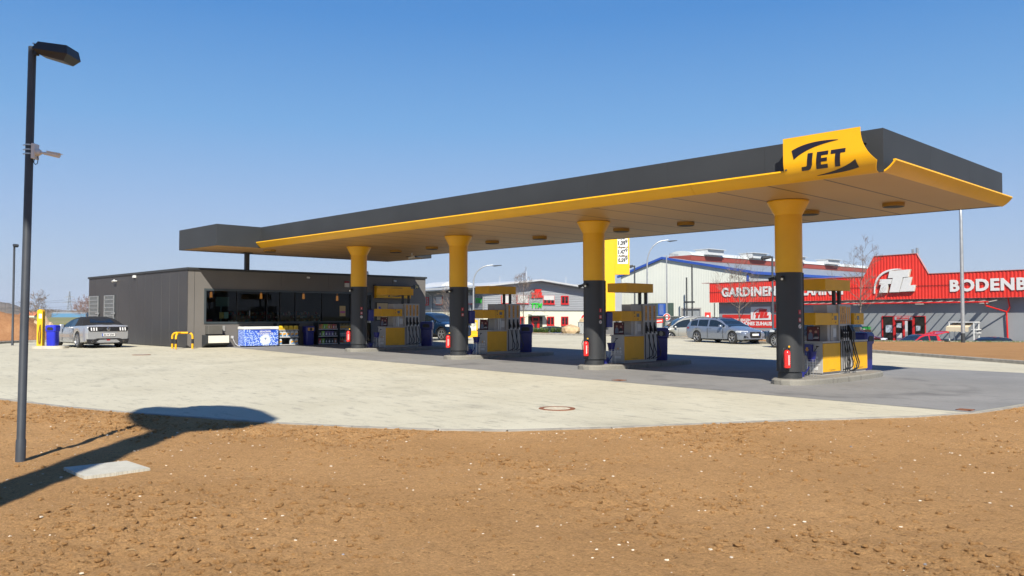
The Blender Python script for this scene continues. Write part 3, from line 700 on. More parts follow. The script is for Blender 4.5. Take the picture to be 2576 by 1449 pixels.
DISP=mat('lcd_screen',(0.10,0.11,0.12),0.2,var=0)
def hose_path(y,x,z0,sag,lat):
    return [(x,y,z0),(x+.015,y+.01,z0-.12),(x+.05,y+lat*.55,z0-.45),(x+.06,y+lat,z0-sag*.75),(x+.05,y+lat*.8,z0-sag*.93),(x+.03,y-lat*.1,z0-sag),(x-.0,y-.08,z0-sag-.02)]
def pump(i):
    x=IX[i]-.08; zt=IZ[i]; long=(i==0); Y0=1.08 if i==0 else .92; n_noz=[3,3,3,4][i]
    desc=['long fuel pump with extra truck hoses beside the nearest canopy column','fuel pump beside the column in front of the tall price sign','fuel pump with three hoses before the grey and white office building','fuel pump with four hoses standing before the shop wall'][i]
    t=thing('fuel_pump',desc,'fuel pump',(x,Y0,zt),group='yellow and grey fuel pumps')
    xw=.27; ly=1.02; hy=.74 if n_noz<4 else .82
    L=ly+hy+(1.0 if long else 0)
    # low cabinet (y 0..ly), plinth, top
    mb=MB(); mb.bbox(-xw,xw,0,ly,.06,.86,.008); mb.box(-xw-.02,xw+.02,-.02,ly,.86,.90); mb.box(-xw+.03,xw-.03,.03,L-.03,0,.06)
    if long: mb.bbox(-xw,xw,ly+hy,L,.06,.86,.008); mb.box(-xw-.02,xw+.02,ly+hy+.002,L+.02,.86,.90)
    mb.build('cabinet',GREYCAB,t)
    for k,(a,b) in enumerate([(0.005,ly-.005)]+([(ly+hy+.07,L-.02)] if long else [])):
        mb=MB(); mb.bbox(xw,xw+.022,a,b,.09,.845,.006); o=mb.build('side_panel',YELS,t)
        mb=MB(); mb.box(xw+.0225,xw+.0235,a+.3*(b-a),b-.3*(b-a),.135,.142); mb.box(xw+.0225,xw+.0235,a+.4*(b-a),b-.34*(b-a),.118,.124); mb.build('small_print',NAVY,o)
    # tall back section and hose column
    mb=MB(); mb.box(-xw*.72,xw*.72,.46,ly,.90,1.88); mb.build('tall_back',GREYCAB,t)
    mb=MB(); mb.bbox(-xw+.01,xw-.005,ly+.002,ly+hy-.002,.06,1.90,.01); mb.build('hose_column',GREYCAB,t)
    mb=MB()
    for yy in (.62,.70): mb.box(xw*.72,xw*.72+.03,yy,yy+.035,.90,1.36)
    mb.build('guide_rail',ALU,t)
    mb=MB(); mb.box(xw*.72+.001,xw*.72+.006,.80,.97,1.0,1.24) if n_noz else None; mb.build('notice',PAPER,t)
    # fuel labels, nozzle bays, nozzles and hoses
    st=hy/(n_noz+ (0 if not long else 2.0)); 
    ys_=[ly+.06+(k+.5)*((hy-.08)/(n_noz+(2.3 if long else 0))) for k in range(n_noz)]
    if not long: ys_=[ly+.03+(k+.5)*((hy-.06)/n_noz) for k in range(n_noz)]
    else: ys_=[ly+.05+k*.135+.05 for k in range(3)]
    w=.045
    for k,yy in enumerate(ys_):
        mb=MB(); mb.box(xw-.004,xw+.004,yy-w,yy+w,1.36,1.84); o=mb.build('fuel_label',ORANGE,t)
        text('label_text',['Super','Super E10','Diesel','Super plus'][k],.09,NAVY,o,(xw+.0045,yy+.028,1.42),'+x',ext=.0008,align='LEFT')
        o2=kids(o)[-1] if kids(o) else None
        for c in kids(o): c.rotation_euler=(R(0),R(-90),R(90)) if False else c.rotation_euler
        for c in kids(o):  # run the lettering upwards
            c.matrix_local=Matrix.Translation((xw+.005,yy+.028,1.42))@Matrix.Rotation(R(90),4,'Z')@Matrix.Rotation(R(-90),4,'Y')
        mb=MB(); mb.box(xw-.03,xw+.006,yy-.042,yy+.042,.93,1.30); mb.build('nozzle_bay',BLACK,t)
        mb=MB(); mb.tube([(xw+.02,yy,1.16),(xw+.06,yy,1.10),(xw+.075,yy+.01,.98)],[.03,.028,.02],8); mb.tube([(xw+.01,yy-.02,1.22),(xw+.05,yy-.005,1.14)],[.016,.022],8); mb.box(xw+.015,xw+.05,yy-.022,yy+.022,1.0,1.12); o=mb.build('nozzle',BLACK,t)
        mb=MB(); mb.cyl((xw+.074,yy+.01,.98),(xw+.078,yy+.012,.90),.017); mb.box(xw+.05,xw+.082,yy-.004,yy+.034,1.10,1.14); mb.build('nozzle_tip',ALU,o)
        sag=.78; mb=MB(); mb.tube(hose_path(yy+.012,xw+.075,.91,sag,.16 if k%2==0 else .12),.0155,8); mb.build('hose',BLACK,t,smooth=60)
        mb=MB(); mb.box(xw-.004,xw+.012,yy-.055,yy-.04,.07,.90); mb.build('hose_groove',BLACK,t)
    if long:
        for k in range(2):
            yy=ly+.52+k*.12
            mb=MB(); mb.box(xw-.004,xw+.004,yy-.035,yy+.035,1.36,1.82); mb.build('fuel_label',ORANGE,t)
            mb=MB(); mb.prism([(xw,.92),(xw+.14,.92),(xw+.14,1.16),(xw+.06,1.32),(xw,1.32)],-yy-.045,-yy+.045,'y',M=Matrix.Scale(-1,4,(0,1,0))); mb.build('truck_nozzle_holder',BLACK,t)
            mb=MB(); mb.tube(hose_path(yy,xw+.1,.93,.84,.22),.019,8); mb.build('hose',BLACK,t,smooth=60)
            mb=MB(); mb.box(xw-.004,xw+.012,yy-.06,yy-.045,.07,.90); mb.build('hose_groove',BLACK,t)
    # display box
    def disp(ya,yb,L0):
        mb=MB(); mb.bbox(-xw-.02,xw+.05,ya,yb,1.34,1.66,.012); o=mb.build('display_box',YELS,t)
        X=xw+.05
        mb=MB(); mb.box(X,X+.004,ya+L0+.19,ya+L0+.33,1.47,1.58); mb.build('display_screen',DISP,o)
        mb=MB(); mb.cyl((X,ya+L0+.09,1.49),(X+.006,ya+L0+.09,1.49),.02,n=12); mb.cyl((X,ya+L0+.26,1.40),(X+.006,ya+L0+.26,1.40),.022,n=12); mb.build('button',mat('brown_button',(0.25,0.03,0.02),.4),o)
        mb=MB(); mb.box(X-.0005,X+.0012,ya+L0,ya+L0+.006,1.345,1.65) if L0 else mb.box(X,X+.001,ya+.01,ya+.012,1.35,1.65); mb.build('seam_line',NAVY,o)
        text('pump_number',str([7,5,3,1][i]),.1,NAVY,o,(X+.001,ya+L0+.05,1.575),'+x',ext=.001,bold=.004,align='LEFT')
    disp(-.48 if long else -.22,.86,.90 if long else .62)
    if long: disp(L-.93,L-.28,0)
    # header sign on two posts
    mb=MB(); mb.bbox(-xw-.14,xw+.1,.0,1.42 if not long else 1.5,2.27,2.56,.006); mb.build('header_sign',YELS,t)
    for yy in (.98,1.30):
        mb=MB(); mb.box(.08,.16,yy,yy+.08,1.89,2.28); mb.build('header_post',BLACK,t)
    if i==0:
        mb=MB(); mb.bbox(-.24,.02,-.10,-.002,.52,.82,.01); gd=mb.build('glove_box',BLUEP,t)
        mb=MB(); mb.prism([(-.14,.74),(-.08,.74),(-.08,.68),(-.05,.68),(-.11,.62),(-.17,.68),(-.14,.68)],-.104,-.101,'y'); mb.build('arrow_print',ORANGE,gd)
        mb=MB(); mb.cyl((-.11,-.101,.575),(-.11,-.104,.575),.03,n=14); mb.build('hand_print',mat('pale_blue',(.25,.45,.7),.5),gd)
    # end stickers
    mb=MB()
    for k in range(3): mb.cyl((-.10+k*.11,-.002,.36),(-.10+k*.11,-.006,.36),.045,n=14)
    mb.box(-.22,.2,-.006,-.002,.27,.295); mb.build('end_stickers',PAPER,t)
    mb=MB(); mb.box(-.10,.14,-.006,-.002,.14,.23); mb.build('end_notice',PAPER,t)
    mb=MB(); mb.prism([(-.02,.43),(.06,.43),(.02,.5)],-.007,-.002,'y'); mb.build('warning_triangle',ORANGE,t)
    mb=MB(); mb.cyl((.12,-.002,.47),(.12,-.007,.47),.03,n=14); mb.build('ban_sticker',WHITE,t)
    return L
for i in range(4): pump(i)

# advert stands, buckets, watering cans, bins, towel boxes
for i,x in enumerate(IX):
    Y0=1.08 if i==0 else .92
    t=thing('advert_stand','small framed photo advert standing on the %s fuel pump'%NEARW[i],'advert',(x-.12,Y0+.12,IZ[i]+.902),R(30) if i else R(22),group='framed adverts on the pumps')
    M=Matrix.Rotation(R(-8),4,'X'); mb=MB(); mb.box(-.17,.17,-.012,.012,0,.40,M=M); mb.build('frame',BLACK,t)
    mb=MB(); mb.box(-.15,.15,-.016,-.0125,.02,.38,M=M); pc=mb.build('picture',mat('maroon_backdrop',(0.13,0.025,0.035),.5,var=.3,scale=5),t)
    for sx_,sc,m1 in ((-.07,1.0,mat('grey_blue_cloth',(0.16,0.2,0.28),.7)),(.065,.92,mat('dark_cloth',(0.02,0.02,0.03),.7))):
        mb=MB(); mb.cyl((sx_,-.0165,.27*sc),(sx_,-.0185,.27*sc),.035,n=14,M=M); mb.build('pictured_face',mat('skin_print',(0.45,0.27,0.2),.6),pc)
        mb=MB(); mb.prism([(sx_-.06,.04),(sx_+.06,.04),(sx_+.055,.18*sc),(sx_+.02,.235*sc),(sx_-.02,.235*sc),(sx_-.055,.18*sc)],-.018,-.0162,'y',M=M); mb.build('pictured_coat',m1,pc)
    mb=MB(); mb.box(.0,.13,-.0195,-.0182,.07,.085,M=M); mb.box(.03,.14,-.0195,-.0182,.10,.11,M=M); mb.box(.11,.13,-.0195,-.0182,.33,.36,M=M); mb.build('printed_text',WHITE,pc)
for i,x in enumerate(IX):
    bx=[x+.16,x+.05,x+.12,x+.2][i]; by=.45 if i else .52; z=IZ[i]
    t=thing('squeegee_bucket','blue windscreen wash bucket on a thin wire stand by the %s column'%['rightmost','third','second','leftmost'][i],'bucket',(bx,by,z),group='wash buckets on wire stands')
    mb=MB()
    for a in (45,135,225,315): mb.tube([(.12*math.cos(R(a)),.12*math.sin(R(a)),.0),(.10*math.cos(R(a)),.10*math.sin(R(a)),.45)],.006,6)
    mb.tube([(.105*math.cos(R(a)),.105*math.sin(R(a)),.44) for a in range(0,361,30)],.006,6); mb.build('wire_stand',ALU,t)
    mb=MB(); mb.lathe([(.085,.40),(.13,.64),(.14,.64),(.14,.655),(.122,.655),(.08,.42)],n=20); mb.build('bucket',BLUEP,t,smooth=40)
    mb=MB(); mb.tube([(0,0,.45),(.03,.05,.62),(.10,.14,.78)],.01,6); mb.box(.07,.13,.11,.17,.77,.80); mb.build('squeegee',BLACK,t)
for i,x in enumerate(IX):
    z=IZ[i]; t=thing('watering_can','dark blue watering can on the island behind the %s column'%['rightmost','third','second','leftmost'][i],'watering can',(x-.02,.24,z),group='watering cans'); t.scale=(.75,.75,.75)
    mb=MB(); mb.bbox(-.12,.12,-.1,.1,0,.27,.02); mb.build('can_body',BLUEP,t)
    mb=MB(); mb.tube([(.1,.0,.05),(.22,.05,.2),(.30,.08,.36)],[.025,.02,.022],8); mb.build('spout',BLUEP,t,smooth=50)
    mb=MB(); mb.tube([(-.1,0,.26),(-.08,0,.34),(.06,0,.34),(.1,0,.26)],.012,6); mb.build('handle',BLUEP,t)
for i,x in list(enumerate(IX))[1:]:
    z=IZ[i]; t=thing('towel_dispenser','dark blue paper towel box fixed behind the %s column'%['rightmost','third','second','leftmost'][i],'towel dispenser',(x+.08,CY+RC+.12,z+1.15),group='paper towel boxes')
    mb=MB(); mb.bbox(-.2,.2,-.12,.15,0,.48,.03); mb.build('box_shell',BLUEP,t)
    mb=MB(); mb.box(-.08,.08,-.02,.06,-.08,-.001); mb.build('paper_towel',PAPER,t)
def bin_(label,loc,rz,group='blue litter bins',sc=1.0,slot=True,paper=None):
    t=thing('litter_bin',label,'litter bin',loc,rz,group); t.scale=(sc,)*3
    mb=MB(); vs=[]; prof=[(.23,.22,0),(.25,.24,.05),(.26,.25,.80),(.30,.28,.84),(.31,.29,1.10),(.28,.26,1.17),(.20,.19,1.19)]
    for a,b,z in prof:
        c=.06
        for px_,py_ in ((-a+c,-b),(a-c,-b),(a,-b+c),(a,b-c),(a-c,b),(-a+c,b),(-a,b-c),(-a,-b+c)): vs.append((px_,py_,z))
    fs=[(8*k+j,8*k+(j+1)%8,8*k+8+(j+1)%8,8*k+8+j) for k in range(len(prof)-1) for j in range(8)]+[tuple(range(7,-1,-1)),tuple(range(8*len(prof)-8,8*len(prof)))]
    mb.add(vs,fs); mb.build('bin_body',BLUEP,t,smooth=30)
    mb=MB(); mb.prism([(-.17,.90),(.17,.90),(.17,1.02),(.10,1.07),(-.10,1.07),(-.17,1.02)],-.30,-.27,'y'); mb.build('opening',DARK,t)
    if paper:
        mb=MB(); mb.add([(-.05,-.2935,.92),(.04,-.2935,.88),(.09,-.2935,.95),(.07,-.2935,1.03),(.0,-.2935,1.08),(-.05,-.2935,1.02)],[tuple(range(6))],M=Matrix.Translation((0,-.012,0))); mb.build('sticker',mat('old_sticker',(0.42,0.42,0.34),.8,var=.3,scale=15),t)
    return t
for i,x in enumerate(IX):
    bin_(['blue litter bin at the far end of the nearest pump island','blue litter bin with a torn pale sticker at the end of the second pump island','blue litter bin at the end of the island before the office building','blue litter bin at the end of the island nearest the shop'][i],(x-.15,[4.30,3.3,3.32,3.45][i],IZ[i]),R(90) if i==0 else R(42),sc=.93,paper=(i==1))

# ------------------------------------------------------------ shop
SH_X=-26.0; SY0,SY1=-4.9,8.33; SZ=3.66; SB=-39.2; GZ=.202
WALLF=mat('shop_render',(0.168,0.156,0.144),0.85,var=0.06,scale=0.8,bump=0.25,bscale=120)
WALLS=mat('shop_cladding',(0.052,0.05,0.051),0.5,var=0.08,scale=0.7)
sh=thing('shop_building','flat dark grey petrol station shop with long window band','shop',(0,0,GZ))
H=SZ-GZ; WZ0,WZ1=1.26-GZ,2.84-GZ; WY0_,WY1_=-4.17,3.6; DY0,DY1=3.66,4.82
mb=MB(); th=.25
# front wall split round the window and door openings
for a,b,c,d in [(SY0,WY0_,0,H),(WY0_,WY1_,0,WZ0),(WY0_,DY1,WZ1,H),(DY1,SY1,0,H),(WY1_,DY0,0,WZ1)]:
    mb.box(SH_X-th,SH_X,a,b,c,d)
mb.build('front_wall',WALLF,sh)
mb=MB(); mb.box(SB,SH_X-th-.002,SY1-th,SY1,0,H); mb.box(SB,SB+th,SY0+.3,SY1-th-.002,0,H); mb.build('rear_wall',WALLS,sh)
pan=MB(); seam=MB(); sx_=[SH_X-.001,-26.97,-27.98,-28.93,-30.02,-30.97,-31.99,-32.96,-34.51,-35.59,-37.09,-38.12,SB]
for a,b in zip(sx_[:-1],sx_[1:]): pan.box(b+.012,a-.012,SY0-.02,SY0+.0-.002,0.04,H)
for a in sx_[1:-1]: seam.box(a-.0115,a+.0115,SY0-.012,SY0-.003,0.04,H-.01)
pan.box(SB,SH_X-.252,SY0,SY0+.22,0,H-.01)
pan.build('side_cladding',WALLS,sh); seam.build('cladding_joint',mat('joint_strip',(0.50,0.49,0.47),.5),sh)
mb=MB(); mb.box(SB-.06,SH_X+.07,SY0-.07,SY1+.06,H+.001,H+.10); mb.build('roof_trim',ANTH,sh)
mb=MB(); mb.box(SB,SH_X-.3,SY0+.25,SY1-.3,-.02,.01); mb.build('shop_floor',mat('shop_floor',(0.25,0.24,0.22),.3),sh)
mb=MB(); mb.box(SH_X+.001,SH_X+.008,SY0+.28,SY0+.289,.02,H-.005); mb.box(SH_X+.001,SH_X+.006,6.1,6.104,WZ1,H-.005); mb.box(SH_X+.001,SH_X+.006,-.4,-.396,WZ1+.1,H-.005); mb.box(SH_X+.001,SH_X+.006,2.2,2.204,WZ1+.1,H-.005);mb.build('wall_joint',ANTH,sh)
# window band
wf=MB(); fw=.09; wf.box(SH_X-.12,SH_X+.03,WY0_-.0,WY1_,WZ0-.001,WZ0+fw); wf.box(SH_X-.12,SH_X+.03,WY0_,WY1_,WZ1-fw,WZ1+.001)
wf.box(SH_X-.119,SH_X+.029,WY0_-.001,WY0_+fw,WZ0+fw,WZ1-fw); wf.box(SH_X-.119,SH_X+.029,WY1_-fw,WY1_+.001,WZ0+fw,WZ1-fw)
WF=mat('window_frame_grey',(0.055,0.07,0.078),.4)
win=wf.build('window_frame',WF,sh)
MU=[-2.62,-1.12,-.43,.37,1.85]
for y in MU:
    mb=MB(); mb.box(SH_X-.075,SH_X+.01,y-.010,y+.010,WZ0+fw,WZ1-fw); mb.build('mullion',BLACK,win)
gm=bpy.data.materials.new('shop_glass'); gm.use_nodes=True; n=gm.node_tree; n.nodes.remove(n.nodes['Principled BSDF'])
tr=n.nodes.new('ShaderNodeBsdfTransparent'); tr.inputs[0].default_value=(.40,.45,.45,1); gl=n.nodes.new('ShaderNodeBsdfGlossy'); gl.inputs['Roughness'].default_value=.01
lw=n.nodes.new('ShaderNodeFresnel'); lw.inputs[0].default_value=1.33; mx=n.nodes.new('ShaderNodeMixShader'); n.links.new(lw.outputs[0],mx.inputs[0]); n.links.new(tr.outputs[0],mx.inputs[1]); n.links.new(gl.outputs[0],mx.inputs[2]); n.links.new(mx.outputs[0],n.nodes['Material Output'].inputs[0])
MATS['shop_glass']=gm
yy=[WY0_+fw]+MU+[WY1_-fw]
for a,b in zip(yy[:-1],yy[1:]):
    mb=MB(); mb.add([(SH_X-.04,a,WZ0+fw),(SH_X-.04,b,WZ0+fw),(SH_X-.04,b,WZ1-fw),(SH_X-.04,a,WZ1-fw)],[(0,1,2,3)]); mb.build('pane',gm,win)
# sliding door
mb=MB(); mb.box(SH_X-.12,SH_X+.02,DY0-.0,DY0+.07,0,WZ1); mb.box(SH_X-.12,SH_X+.02,DY1-.07,DY1,0,WZ1); mb.box(SH_X-.12,SH_X+.019,DY0+.07,DY1-.07,WZ1-.15,WZ1); mb.box(SH_X-.07,SH_X-.03,4.22,4.28,0,WZ1-.15); dr=mb.build('door',WF,sh)
mb=MB(); mb.add([(SH_X-.05,DY0+.07,.0),(SH_X-.05,4.22,0),(SH_X-.05,4.22,WZ1-.15),(SH_X-.05,DY0+.07,WZ1-.15)],[(0,1,2,3)]); mb.add([(SH_X-.05,4.28,.0),(SH_X-.05,DY1-.07,0),(SH_X-.05,DY1-.07,WZ1-.15),(SH_X-.05,4.28,WZ1-.15)],[(0,1,2,3)]); mb.build('door_glass',gm,dr)
# interior
INT=mat('interior_dark',(0.05,0.045,0.042),.7)
mb=MB(); mb.box(SH_X-6.4,SH_X-6.3,SY0+.3,SY1-.3,0,H); mb.box(SH_X-6.3,SH_X-.26,SY0+.3,SY1-.3,3.0,3.05); mb.build('interior_wall',INT,sh)
mb=MB(); mb.box(SH_X-2.2,SH_X-1.6,-3.6,-.6,0,1.0); mb.box(SH_X-2.4,SH_X-1.5,-3.7,-.5,1.0,1.05); mb.build('counter',mat('wood_counter',(0.12,0.06,0.03),.5),sh)
WOOD=mat('warm_shelf',(0.16,0.08,0.035),.6,var=.4,scale=6)
mb=MB(); [mb.box(SH_X-3.2,SH_X-2.7,a,a+1.1,0,1.45) for a in (-1.7,-.4,.9,2.2)]; mb.build('goods_shelf',WOOD,sh)
GD=[mat('goods_%s'%n_,c,.5,var=.3,scale=20) for n_,c in (('red',(.4,.04,.03)),('ochre',(.45,.25,.06)),('cream',(.5,.45,.35)),('teal',(.05,.18,.2)))]
mb=MB()
for k in range(240):
    y=random.uniform(-1.9,3.3); z=random.choice([.95,1.1,1.3,1.46,1.5]); h=random.uniform(.06,.16); d=random.uniform(2.55,2.7) if z<1.45 else random.uniform(2.75,3.1)
    mb.box(SH_X-d-.05,SH_X-d,y,y+random.uniform(.04,.12),z,z+h,mi=k%4)
o=mb.build('shop_goods',GD,sh); o['kind']='stuff'
PEND=mat('lit_pendant',(0.3,0.16,0.05),.5,emit=(1.0,0.36,0.07,0.35)); SPOT=mat('lit_spot',(.9,.9,.9),.4,emit=(1,.93,.8,6))
for y,z in ((-3.0,2.62),(-.45,2.6),(1.9,2.62),(3.9,2.55),(-3.5,2.62)):
    mb=MB(); mb.lathe([(.05,.13),(.065,-.13),(.06,-.13),(.04,.12)],(SH_X-1.9,y,z-GZ),18); mb.cyl((SH_X-1.9,y,z-GZ+.16),(SH_X-1.9,y,3.0),.008,n=6); mb.build('pendant_lamp',PEND,sh)
for y in (-3.2,-.6,.9,2.6):
    mb=MB(); mb.cyl((SH_X-.7,y,2.99),(SH_X-.7,y,2.95),.045,n=10); mb.build('ceiling_spot',SPOT,sh)
# screen, notices and red strip behind the glass
TEAL=mat('teal_casing',(0.14,0.25,0.23),.5); 
mb=MB(); mb.box(SH_X-.26,SH_X-.16,-3.52,-2.92,2.05-GZ,2.48-GZ,M=Matrix.Translation((0,0,0))); mb.box(SH_X-.30,SH_X-.262,-3.4,-3.0,2.2-GZ,2.35-GZ); mb.build('monitor',TEAL,sh)
mb=MB(); mb.cyl((SH_X-.21,-3.28,WZ0),(SH_X-.21,-3.28,2.05-GZ),.03); mb.build('monitor_stand',TEAL,sh)
mb=MB(); mb.box(SH_X-.07,SH_X-.06,-3.42,-3.22,1.50-GZ,1.78-GZ); mb.build('notice_sheet',mat('yellow_sheet',(.7,.6,.2),.6,var=.3,scale=20),sh)
mb=MB(); mb.box(SH_X-.07,SH_X-.06,-3.2,-2.99,1.50-GZ,1.79-GZ); mb.build('notice_sheet',mat('mint_sheet',(.45,.72,.62),.6,var=.1,scale=20),sh)
mb=MB(); mb.box(SH_X-.07,SH_X-.06,-4.07,-3.76,WZ0+fw+.01,WZ0+fw+.1); mb.build('red_strip',mat('red_strip',(.6,.06,.06),.5,var=.4,scale=18),sh)
mb=MB(); mb.box(SH_X-.032,SH_X-.028,-1.99,-1.965,1.62-GZ,1.86-GZ); mb.build('door_pull',ALU,sh)
mb=MB(); mb.box(SH_X-.038,SH_X-.034,2.88,3.22,1.60-GZ,2.12-GZ); pst=mb.build('window_poster',mat('poster_ochre',(.62,.42,.16),.6,var=.1),sh)
mb=MB(); mb.box(SH_X-.0335,SH_X-.032,2.9,3.2,1.76-GZ,1.86-GZ); mb.build('poster_stripe',mat('pink_print',(.55,.12,.3),.6,var=.4,scale=30),pst)
# outside fittings
mb=MB(); mb.bbox(SH_X,SH_X+.32,-4.11,-3.44,.80-GZ,1.19-GZ,.01); mb.build('night_counter',mat('counter_grey',(0.115,0.11,0.098),.6),sh)
mb=MB(); mb.box(SH_X,SH_X+.04,-3.43,-3.19,.93-GZ,1.17-GZ); mb.build('wall_plate',mat('plate_grey',(.33,.33,.32),.6),sh)
mb=MB(); mb.prism([(SH_X,.76-GZ),(SH_X+.46,.74-GZ),(SH_X+.46,.40-GZ),(SH_X+.08,.22-GZ),(SH_X,.22-GZ)],-4.25,-3.15,'y'); mb.build('cash_drawer',ANTH,sh)
mb=MB(); mb.box(SH_X+.461,SH_X+.475,-4.16,-3.2,.41-GZ,.735-GZ); mb.build('drawer_front',mat('drawer_white',(0.82,0.78,0.68),.5,var=.03),sh)
mb=MB(); mb.box(SH_X+.0,SH_X+.08,3.13,3.37,3.08-GZ,3.28-GZ); al=mb.build('alarm_box',mat('alarm_white',(.62,.58,.52),.5),sh)
mb=MB(); mb.box(SH_X+.0,SH_X+.078,3.13,3.37,3.281-GZ,3.39-GZ); mb.build('alarm_light',mat('alarm_red',(.3,.01,.02),.3),al)
for y,z in ((1.0,3.52),(6.2,3.5)):
    mb=MB(); mb.cyl((SH_X,y,z-GZ),(SH_X+.06,y,z-GZ),.03,n=12); mb.cyl((SH_X+.06,y-.05,z-GZ-.02),(SH_X+.08,y+.09,z-GZ-.03),.045,n=12); mb.build('wall_camera',WHITE,sh)
mb=MB(); mb.box(SH_X+.0,SH_X+.22,4.95,7.16,2.56-GZ,3.18-GZ); sg=mb.build('sign_box',YELS,sh)
mb=MB(); mb.box(SH_X-.0,SH_X+.27,4.86,7.28,3.181-GZ,3.225-GZ); mb.build('sign_hood',BLACK,sg)
mb=arc_band(bez((5.25,2.95),(5.6,3.14),(6.6,3.10)),bez((5.29,2.82),(5.65,3.06),(6.6,3.085))); mb.v=[(SH_X+.223,x,z-GZ) for x,y,z in mb.v]; mb.build('logo_arc',NAVY,sg)
mb=arc_band(bez((6.7,2.80),(6.4,2.66),(5.7,2.62)),bez((6.72,2.70),(6.4,2.61),(5.7,2.612))); mb.v=[(SH_X+.223,x,z-GZ) for x,y,z in mb.v]; mb.build('logo_arc',NAVY,sg)
text('lettering','JET',.42,NAVY,sg,(SH_X+.224,6.0,2.72-GZ),'+x',ext=.003,bold=.01,shear=.14)
mb=MB(); mb.box(SH_X,SH_X+.06,5.04,5.80,1.37-GZ,2.33-GZ); pf=mb.build('poster_frame',BLACK,sh)
mb=MB(); mb.box(SH_X+.0605,SH_X+.064,5.08,5.76,1.41-GZ,2.29-GZ); ps=mb.build('poster',mat('poster_beige',(.62,.43,.20),.6,var=.04),pf)
BL2=mat('can_blue',(.06,.10,.45),.4)
for (y0,z0,t0) in ((5.27,1.98,.3),(5.39,1.77,.15)):
    mb=MB(); mb.prism([(-.06,-.12),(.06,-.12),(.065,.10),(.04,.14),(-.04,.14),(-.065,.10)],SH_X+.065,SH_X+.068,'x',M=Matrix.Translation((0,y0,z0-GZ))@Matrix.Rotation(t0,4,'X')); mb.build('printed_can',BL2,ps)
mb=MB(); mb.box(SH_X+.065,SH_X+.067,5.13,5.3,1.60-GZ,1.62-GZ); mb.box(SH_X+.065,SH_X+.067,5.13,5.38,1.55-GZ,1.57-GZ); mb.build('printed_text',NAVY,ps)
mb=MB(); mb.box(SH_X+.065,SH_X+.067,5.44,5.66,1.88-GZ,1.93-GZ); mb.build('printed_tag',WHITE,ps)
mb=MB(); mb.box(SH_X,SH_X+.015,7.51,7.88,3.09-GZ,3.31-GZ); np_=mb.build('number_plate',NAVY if False else mat('plate_black',(.02,.025,.035),.4),sh)
text('lettering','34',.21,mat('gold_print',(.75,.6,.25),.5),np_,(SH_X+.018,7.695,3.125-GZ),'+x',ext=.002,bold=.006,shear=.2)
mb=MB(); mb.box(SH_X-.9,SH_X-.5,4.55,4.95,H+.1,H+.22); mb.lathe([(.24,.22),(.26,.3),(.05,.34)],(SH_X-.7,4.75,H),16); mb.build('roof_vent',ALU,sh)
mb=MB(); mb.cyl((-34.84,SY0-.02,3.42-GZ),(-34.84,SY0-.16,3.42-GZ),.03,n=10); mb.cyl((-35.05,SY0-.16,3.40-GZ),(-34.7,SY0-.2,3.44-GZ),.05,n=12); mb.build('wall_camera',WHITE,sh)
mb=MB(); mb.bbox(-32.4,-32.15,SY0-.12,SY0,3.50-GZ,3.62-GZ,.02); mb.build('wall_light',WHITE,sh)
# galvanised gratings in front of two side doors
for (a,b,z0) in ((-38.93,-37.47,.35),(-36.51,-35.05,.35)):
    mb=MB(); mb.box(a-.02,b+.02,SY0-.03,SY0-.001,z0-GZ-.02,2.70-GZ); dd=mb.build('side_door',mat('side_door',(0.06,0.075,0.085),.4),sh)
    mb=MB(); gy=SY0-.08
    mb.box(a,a+.04,gy-.02,gy+.02,z0-GZ,2.69-GZ); mb.box(b-.04,b,gy-.02,gy+.02,z0-GZ,2.69-GZ)
    for k in range(1,10): mb.box(a+(b-a)*k/10-.009,a+(b-a)*k/10+.009,gy-.008,gy+.008,z0-GZ,2.69-GZ)
    for k in range(12): z=z0-GZ+(2.66-z0)*k/11; mb.box(a+.04,b-.04,gy-.012,gy-.0085,z,z+.035)
    mb.build('grating',STEEL,dd)
    mb=MB(); mb.box(b-.32,b+.15,gy-.03,gy-.0125,1.72-GZ,1.78-GZ); mb.box(b+.1,b+.16,gy-.05,gy,1.70-GZ,1.80-GZ); mb.build('bolt',STEEL,dd)

# things along the shop front
fz=GZ
t=thing('ice_freezer','white and blue chest freezer for ice cubes against the shop wall','freezer',(SH_X+.37,-1.73,fz))
def ice_mat():
    m,n,b,co=newmat('ice_print',.35)
    v=n.nodes.new('ShaderNodeTexVoronoi'); v.inputs['Scale'].default_value=21; n.links.new(co,v.inputs['Vector'])
    c=ramp(n,v.outputs['Distance'],[(0.16,(.90,.94,1.0)),(0.34,(.42,.58,.90)),(0.50,(.04,.11,.52))])
    sx=n.nodes.new('ShaderNodeSeparateXYZ'); n.links.new(co,sx.inputs[0])
    # crowd of cubes thins out towards the top and centre where the words are
    d=mth(n,'SUBTRACT',sx.outputs[2],mth(n,'MULTIPLY',mth(n,'ABSOLUTE',mth(n,'SUBTRACT',sx.outputs[1],.12)),.55))
    k=mth(n,'ADD',d,mth(n,'MULTIPLY',mth(n,'SUBTRACT',noise(n,co,4,3),.5),.5))
    c=mixc(n,ramp(n,k,[(.38,(0,0,0)),(.48,(1,1,1))]),c,(.02,.07,.46))
    q=n.nodes.new('ShaderNodeVectorMath'); q.operation='DISTANCE'; n.links.new(mapping(n,co,(0,1,1)),q.inputs[0]); q.inputs[1].default_value=(0,.18,.32)
    c=mixc(n,ramp(n,q.outputs['Value'],[(.14,(1,1,1)),(.30,(0,0,0))]),c,(.86,.92,1.0))
    n.links.new(c,b.inputs['Base Color']); return m
mb=MB(); mb.bbox(-.33,.33,-.84,.84,.05,.80,.02); fb=mb.build('freezer_body',[ice_mat()],t)
mb=MB(); mb.bbox(-.35,.35,-.86,.86,.801,.92,.03); ld=mb.build('lid',WHITE,t)
